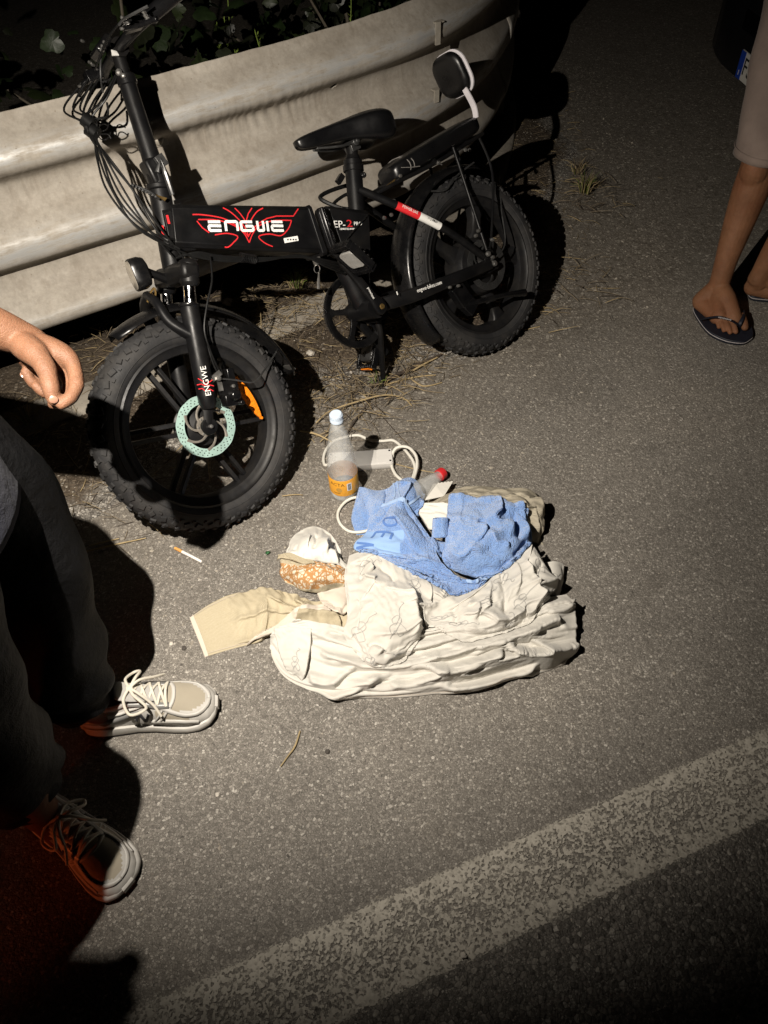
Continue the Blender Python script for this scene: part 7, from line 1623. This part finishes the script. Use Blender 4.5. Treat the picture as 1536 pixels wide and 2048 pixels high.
def shrub(u, w, h, spread, label, sd, nl=90, stuff=420):
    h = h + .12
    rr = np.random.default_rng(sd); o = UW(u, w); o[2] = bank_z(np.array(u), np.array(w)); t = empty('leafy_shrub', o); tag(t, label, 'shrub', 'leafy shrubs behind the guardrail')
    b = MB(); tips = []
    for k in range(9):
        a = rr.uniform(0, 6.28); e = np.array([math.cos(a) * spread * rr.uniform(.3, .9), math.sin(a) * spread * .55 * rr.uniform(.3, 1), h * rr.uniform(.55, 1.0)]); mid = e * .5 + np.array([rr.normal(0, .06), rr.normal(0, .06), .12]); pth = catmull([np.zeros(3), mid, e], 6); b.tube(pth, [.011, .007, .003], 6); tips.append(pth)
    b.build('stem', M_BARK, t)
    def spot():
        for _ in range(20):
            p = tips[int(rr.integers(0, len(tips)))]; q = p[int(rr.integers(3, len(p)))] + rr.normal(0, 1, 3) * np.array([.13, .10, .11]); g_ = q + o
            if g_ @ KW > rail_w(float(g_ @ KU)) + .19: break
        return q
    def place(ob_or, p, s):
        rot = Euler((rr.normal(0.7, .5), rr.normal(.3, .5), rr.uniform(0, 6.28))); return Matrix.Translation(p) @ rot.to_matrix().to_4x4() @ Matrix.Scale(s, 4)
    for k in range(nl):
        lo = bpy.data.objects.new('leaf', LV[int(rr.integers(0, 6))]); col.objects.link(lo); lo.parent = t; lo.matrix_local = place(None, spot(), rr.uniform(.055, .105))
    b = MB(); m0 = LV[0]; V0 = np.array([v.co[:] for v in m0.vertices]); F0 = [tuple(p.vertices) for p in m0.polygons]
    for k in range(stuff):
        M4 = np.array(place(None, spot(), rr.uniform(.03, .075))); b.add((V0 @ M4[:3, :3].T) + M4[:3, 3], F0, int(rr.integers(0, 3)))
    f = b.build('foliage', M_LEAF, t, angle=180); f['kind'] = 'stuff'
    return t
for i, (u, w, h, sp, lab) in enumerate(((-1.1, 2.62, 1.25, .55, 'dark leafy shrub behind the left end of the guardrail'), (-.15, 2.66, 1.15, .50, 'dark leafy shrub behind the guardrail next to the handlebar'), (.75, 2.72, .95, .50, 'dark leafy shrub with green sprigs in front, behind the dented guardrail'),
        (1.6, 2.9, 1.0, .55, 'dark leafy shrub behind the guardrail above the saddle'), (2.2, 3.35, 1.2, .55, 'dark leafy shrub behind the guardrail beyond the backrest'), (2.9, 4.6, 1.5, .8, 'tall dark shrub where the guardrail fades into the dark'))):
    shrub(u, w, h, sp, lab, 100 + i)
def sprig(px, py, z, h, label, sd):
    rr = np.random.default_rng(sd); o = gp(px, py, z); t = empty('weed_sprig', o); tag(t, label, 'weed', 'green sprigs above the guardrail'); top = np.array([rr.normal(0, .01), rr.normal(0, .01), h])
    b = MB(); b.tube(catmull([(0, 0, -.03), (0, 0, 0), top * .5 + rr.normal(0, .004, 3), top], 5), [.0022, .0018, .0010], 5); b.build('stem', M_SPRIG, t)
    b = MB()
    for k in range(26):
        q = top * (k / 25) * 1.0; a = k * 2.4; d = np.array([math.cos(a), math.sin(a), .8]); d /= np.linalg.norm(d); L_ = .014 * (1.15 - .7 * k / 25) * rr.uniform(.7, 1.3); s = np.cross(d, Z_); s /= np.linalg.norm(s); b.add([q, q + d * L_ * .5 + s * L_ * .22, q + d * L_, q + d * L_ * .5 - s * L_ * .22], [(0, 1, 2, 3)])
    b.build('sprig_leaf', M_SPRIG, t)['kind'] = 'stuff'
for i, (px, py, h, lab) in enumerate(((446, 132, .11, 'short green sprig on the left of the cluster above the rail'), (463, 128, .12, 'middle green sprig of the cluster above the rail'), (474, 122, .16, 'tallest green sprig of the cluster above the rail'), (524, 112, .12, 'lone green sprig right of the cluster above the rail'), (700, 60, .10, 'faint sprig above the rail near the bolt hole'))):
    sprig(px, py, .72, h * 1.15, lab, 130 + i)
for (px, py, s, lab) in ((352, 148, .10, 'large pale dead leaf behind the rail right of the stem'), (398, 116, .05, 'narrow pale dead leaf behind the rail left of the green sprigs'), (770, 36, .04, 'small pale dead leaf behind the rail left of the backrest')):
    p = gp(px, py, .74); rr = np.random.default_rng(int(px)); lo = bpy.data.objects.new('dead_leaf', PALE); col.objects.link(lo); lo.matrix_world = Matrix.Translation(p) @ Euler((rr.normal(.9, .3), rr.normal(0, .4), rr.uniform(0, 6.28))).to_matrix().to_4x4() @ Matrix.Scale(s, 4); tag(lo, lab, 'leaf', 'dead leaves behind the rail')
def tuft(px, py, z, n, h, label, sd, green=.3):
    rr = np.random.default_rng(sd); o = gp(px, py, z); t = empty('grass_tuft', o); tag(t, label, 'grass tuft'); b = MB()
    for k in range(n):
        a = rr.uniform(0, 6.28); L_ = h * rr.uniform(.4, 1); sp = rr.uniform(.1, .9); d = np.array([math.cos(a), math.sin(a), 0]); p0 = d * rr.uniform(0, .025)
        b.tube([p0, p0 + d * sp * L_ * .3 + Z_ * L_ * .5, p0 + d * sp * L_ * .8 + Z_ * L_ * (.9 - .4 * sp)], [.0016, .0013, .0004], 3, mi=0 if rr.random() < green else int(rr.integers(1, 3)), caps=False)
    b.build('blade', [M_SPRIG, M_STRAW, M_STRAWD], t, angle=180)['kind'] = 'stuff'
tuft(1168, 385, .02, 60, .13, 'dry grass tuft at the asphalt edge beyond the rear wheel', 151, .25)
tuft(1155, 345, .02, 30, .10, 'small dry tuft in the dark behind the larger one', 152, .15)
tuft(592, 575, .08, 46, .09, 'low greenish tuft behind the kerb under the main tube', 153, .6)
tuft(60, 850, .03, 40, .12, 'dry tuft on the kerb left of the front wheel', 154, .1)
tuft(760, 768, .01, 26, .05, 'small grey tuft at the foot of the kickstand', 155, .35)
# ------------------------------------------------------------------ dark car facing the rail, only its plate catches light
M_CARP = simple('black_car_paint', (0.006, 0.006, 0.007), .35, var=.1); M_GLASSD = simple('dark_car_glass', (0.004, 0.004, 0.005), .1); M_PLATE = simple('number_plate_white', (0.62, 0.60, 0.56), .5, var=.05); M_EUB = simple('plate_blue', (0.01, 0.045, 0.32), .45, var=.05)
car = empty('parked_car'); PL = gp(1480, 126, .30); yaw = R(-86)
cw = np.array([math.cos(yaw), math.sin(yaw), 0]); cl = np.array([-cw[1], cw[0], 0])       # along the bumper (viewer's right) / into the car
co_ = PL + cw * .26; co_[2] = 0
car.matrix_world = Matrix([[cw[i], cl[i], (0, 0, 1)[i], co_[i]] for i in range(3)] + [[0, 0, 0, 1]])
tag(car, 'dark car behind the person in beige shorts, showing only its number plate', 'car')
b = MB(); rings = []
for (y, hw, z0, z1) in ((.03, .60, .22, .52), (.08, .74, .19, .60), (.25, .84, .18, .70), (.6, .87, .18, .80), (1.0, .875, .18, .90), (2.4, .88, .18, .94), (3.3, .87, .18, .95), (3.75, .80, .2, .9), (3.85, .70, .25, .8)): rings.append([(x * hw, y, (z0 + z1) / 2 + z * (z1 - z0) / 2) for (x, z) in rrect(1, 1, .25, 4)])
b.loft(rings); b.build('car_body', M_CARP, car)
b = MB(); b.loft([[(x * hw, y, (z0 + z1) / 2 + z * (z1 - z0) / 2) for (x, z) in rrect(1, 1, .3, 4)] for (y, hw, z0, z1) in ((1.0, .74, .84, .90), (1.7, .68, .88, 1.40), (2.4, .67, .9, 1.46), (3.2, .66, .9, 1.40), (3.75, .70, .88, .96))]); b.build('cabin', M_CARP, car)
b = MB(); b.add([(-.62, 1.10, .955), (.62, 1.10, .955), (.56, 1.66, 1.36), (-.56, 1.66, 1.36)], [(0, 1, 2, 3)]); b.build('windscreen', M_GLASSD, car, solid=.006)
for sx in (-1, 1):
    b = MB(); b.add([(.725 * sx, 1.45, .98), (.725 * sx, 3.2, .98), (.685 * sx, 3.0, 1.34), (.685 * sx, 1.85, 1.34)], [(0, 1, 2, 3)]); b.build('side_window', M_GLASSD, car, solid=.006)
    b = MB(); b.loft([[(.60 * sx + x, y, .60 + z) for (x, z) in rrect(.15 * k, .05 * k, .035 * k, 4)] for (k, y) in ((1, .30), (1, .10), (.8, .06))]); b.build('headlamp', M_GLASSD, car)
    b = MB(); b.loft([[(.93 * sx + x, 1.35 + y, 1.0 + z) for (x, z) in rrect(.09 * k, .06 * k, .04 * k, 4)] for (k, y) in ((.6, -.08), (1, -.02), (1, .05))]); b.build('wing_mirror', M_CARP, car)
    for y in (.72, 3.05):
        wv = empty('wheel'); wv.parent = car; wv.location = (.80 * sx, y, .30)
        b = MB(); b.lathe([(.19, -.09), (.27, -.095), (.30, -.07), (.30, .07), (.27, .095), (.19, .09)], (0, 0, 0), X_, 36, closed=True); b.build('tyre', M_RUB, wv)
        b = MB(); b.lathe([(0, .04), (.06, .05), (.18, .06), (.2, .08), (.2, -.08), (0, -.08)], (0, 0, 0), X_ * sx, 30); b.build('rim', M_DSTEEL, wv)
b = MB(); b.box((0, .045, .44), (.8, .03, .10)); b.build('grille', M_GLASSD, car, bevel=.01)
pl = empty('number_plate'); pl.parent = car; pl.location = (0, -.004, .30)
b = MB(); b.box((0, .004, 0), (.52, .008, .112)); b.build('plate_panel', M_PLATE, pl, bevel=.002)
for x in (-.239, .239): b = MB(); b.box((x, -.0012, 0), (.042, .0022, .110)); b.build('blue_band', M_EUB, pl)
text_obj('FS 803', .098, M_SHADE_PRINT, pl, (-.09, -.0008, .0), (1, 0, 0), (0, 0, 1), width=.24); text_obj('I', .03, M_WHITE, pl, (-.239, -.0028, -.032), (1, 0, 0), (0, 0, 1))
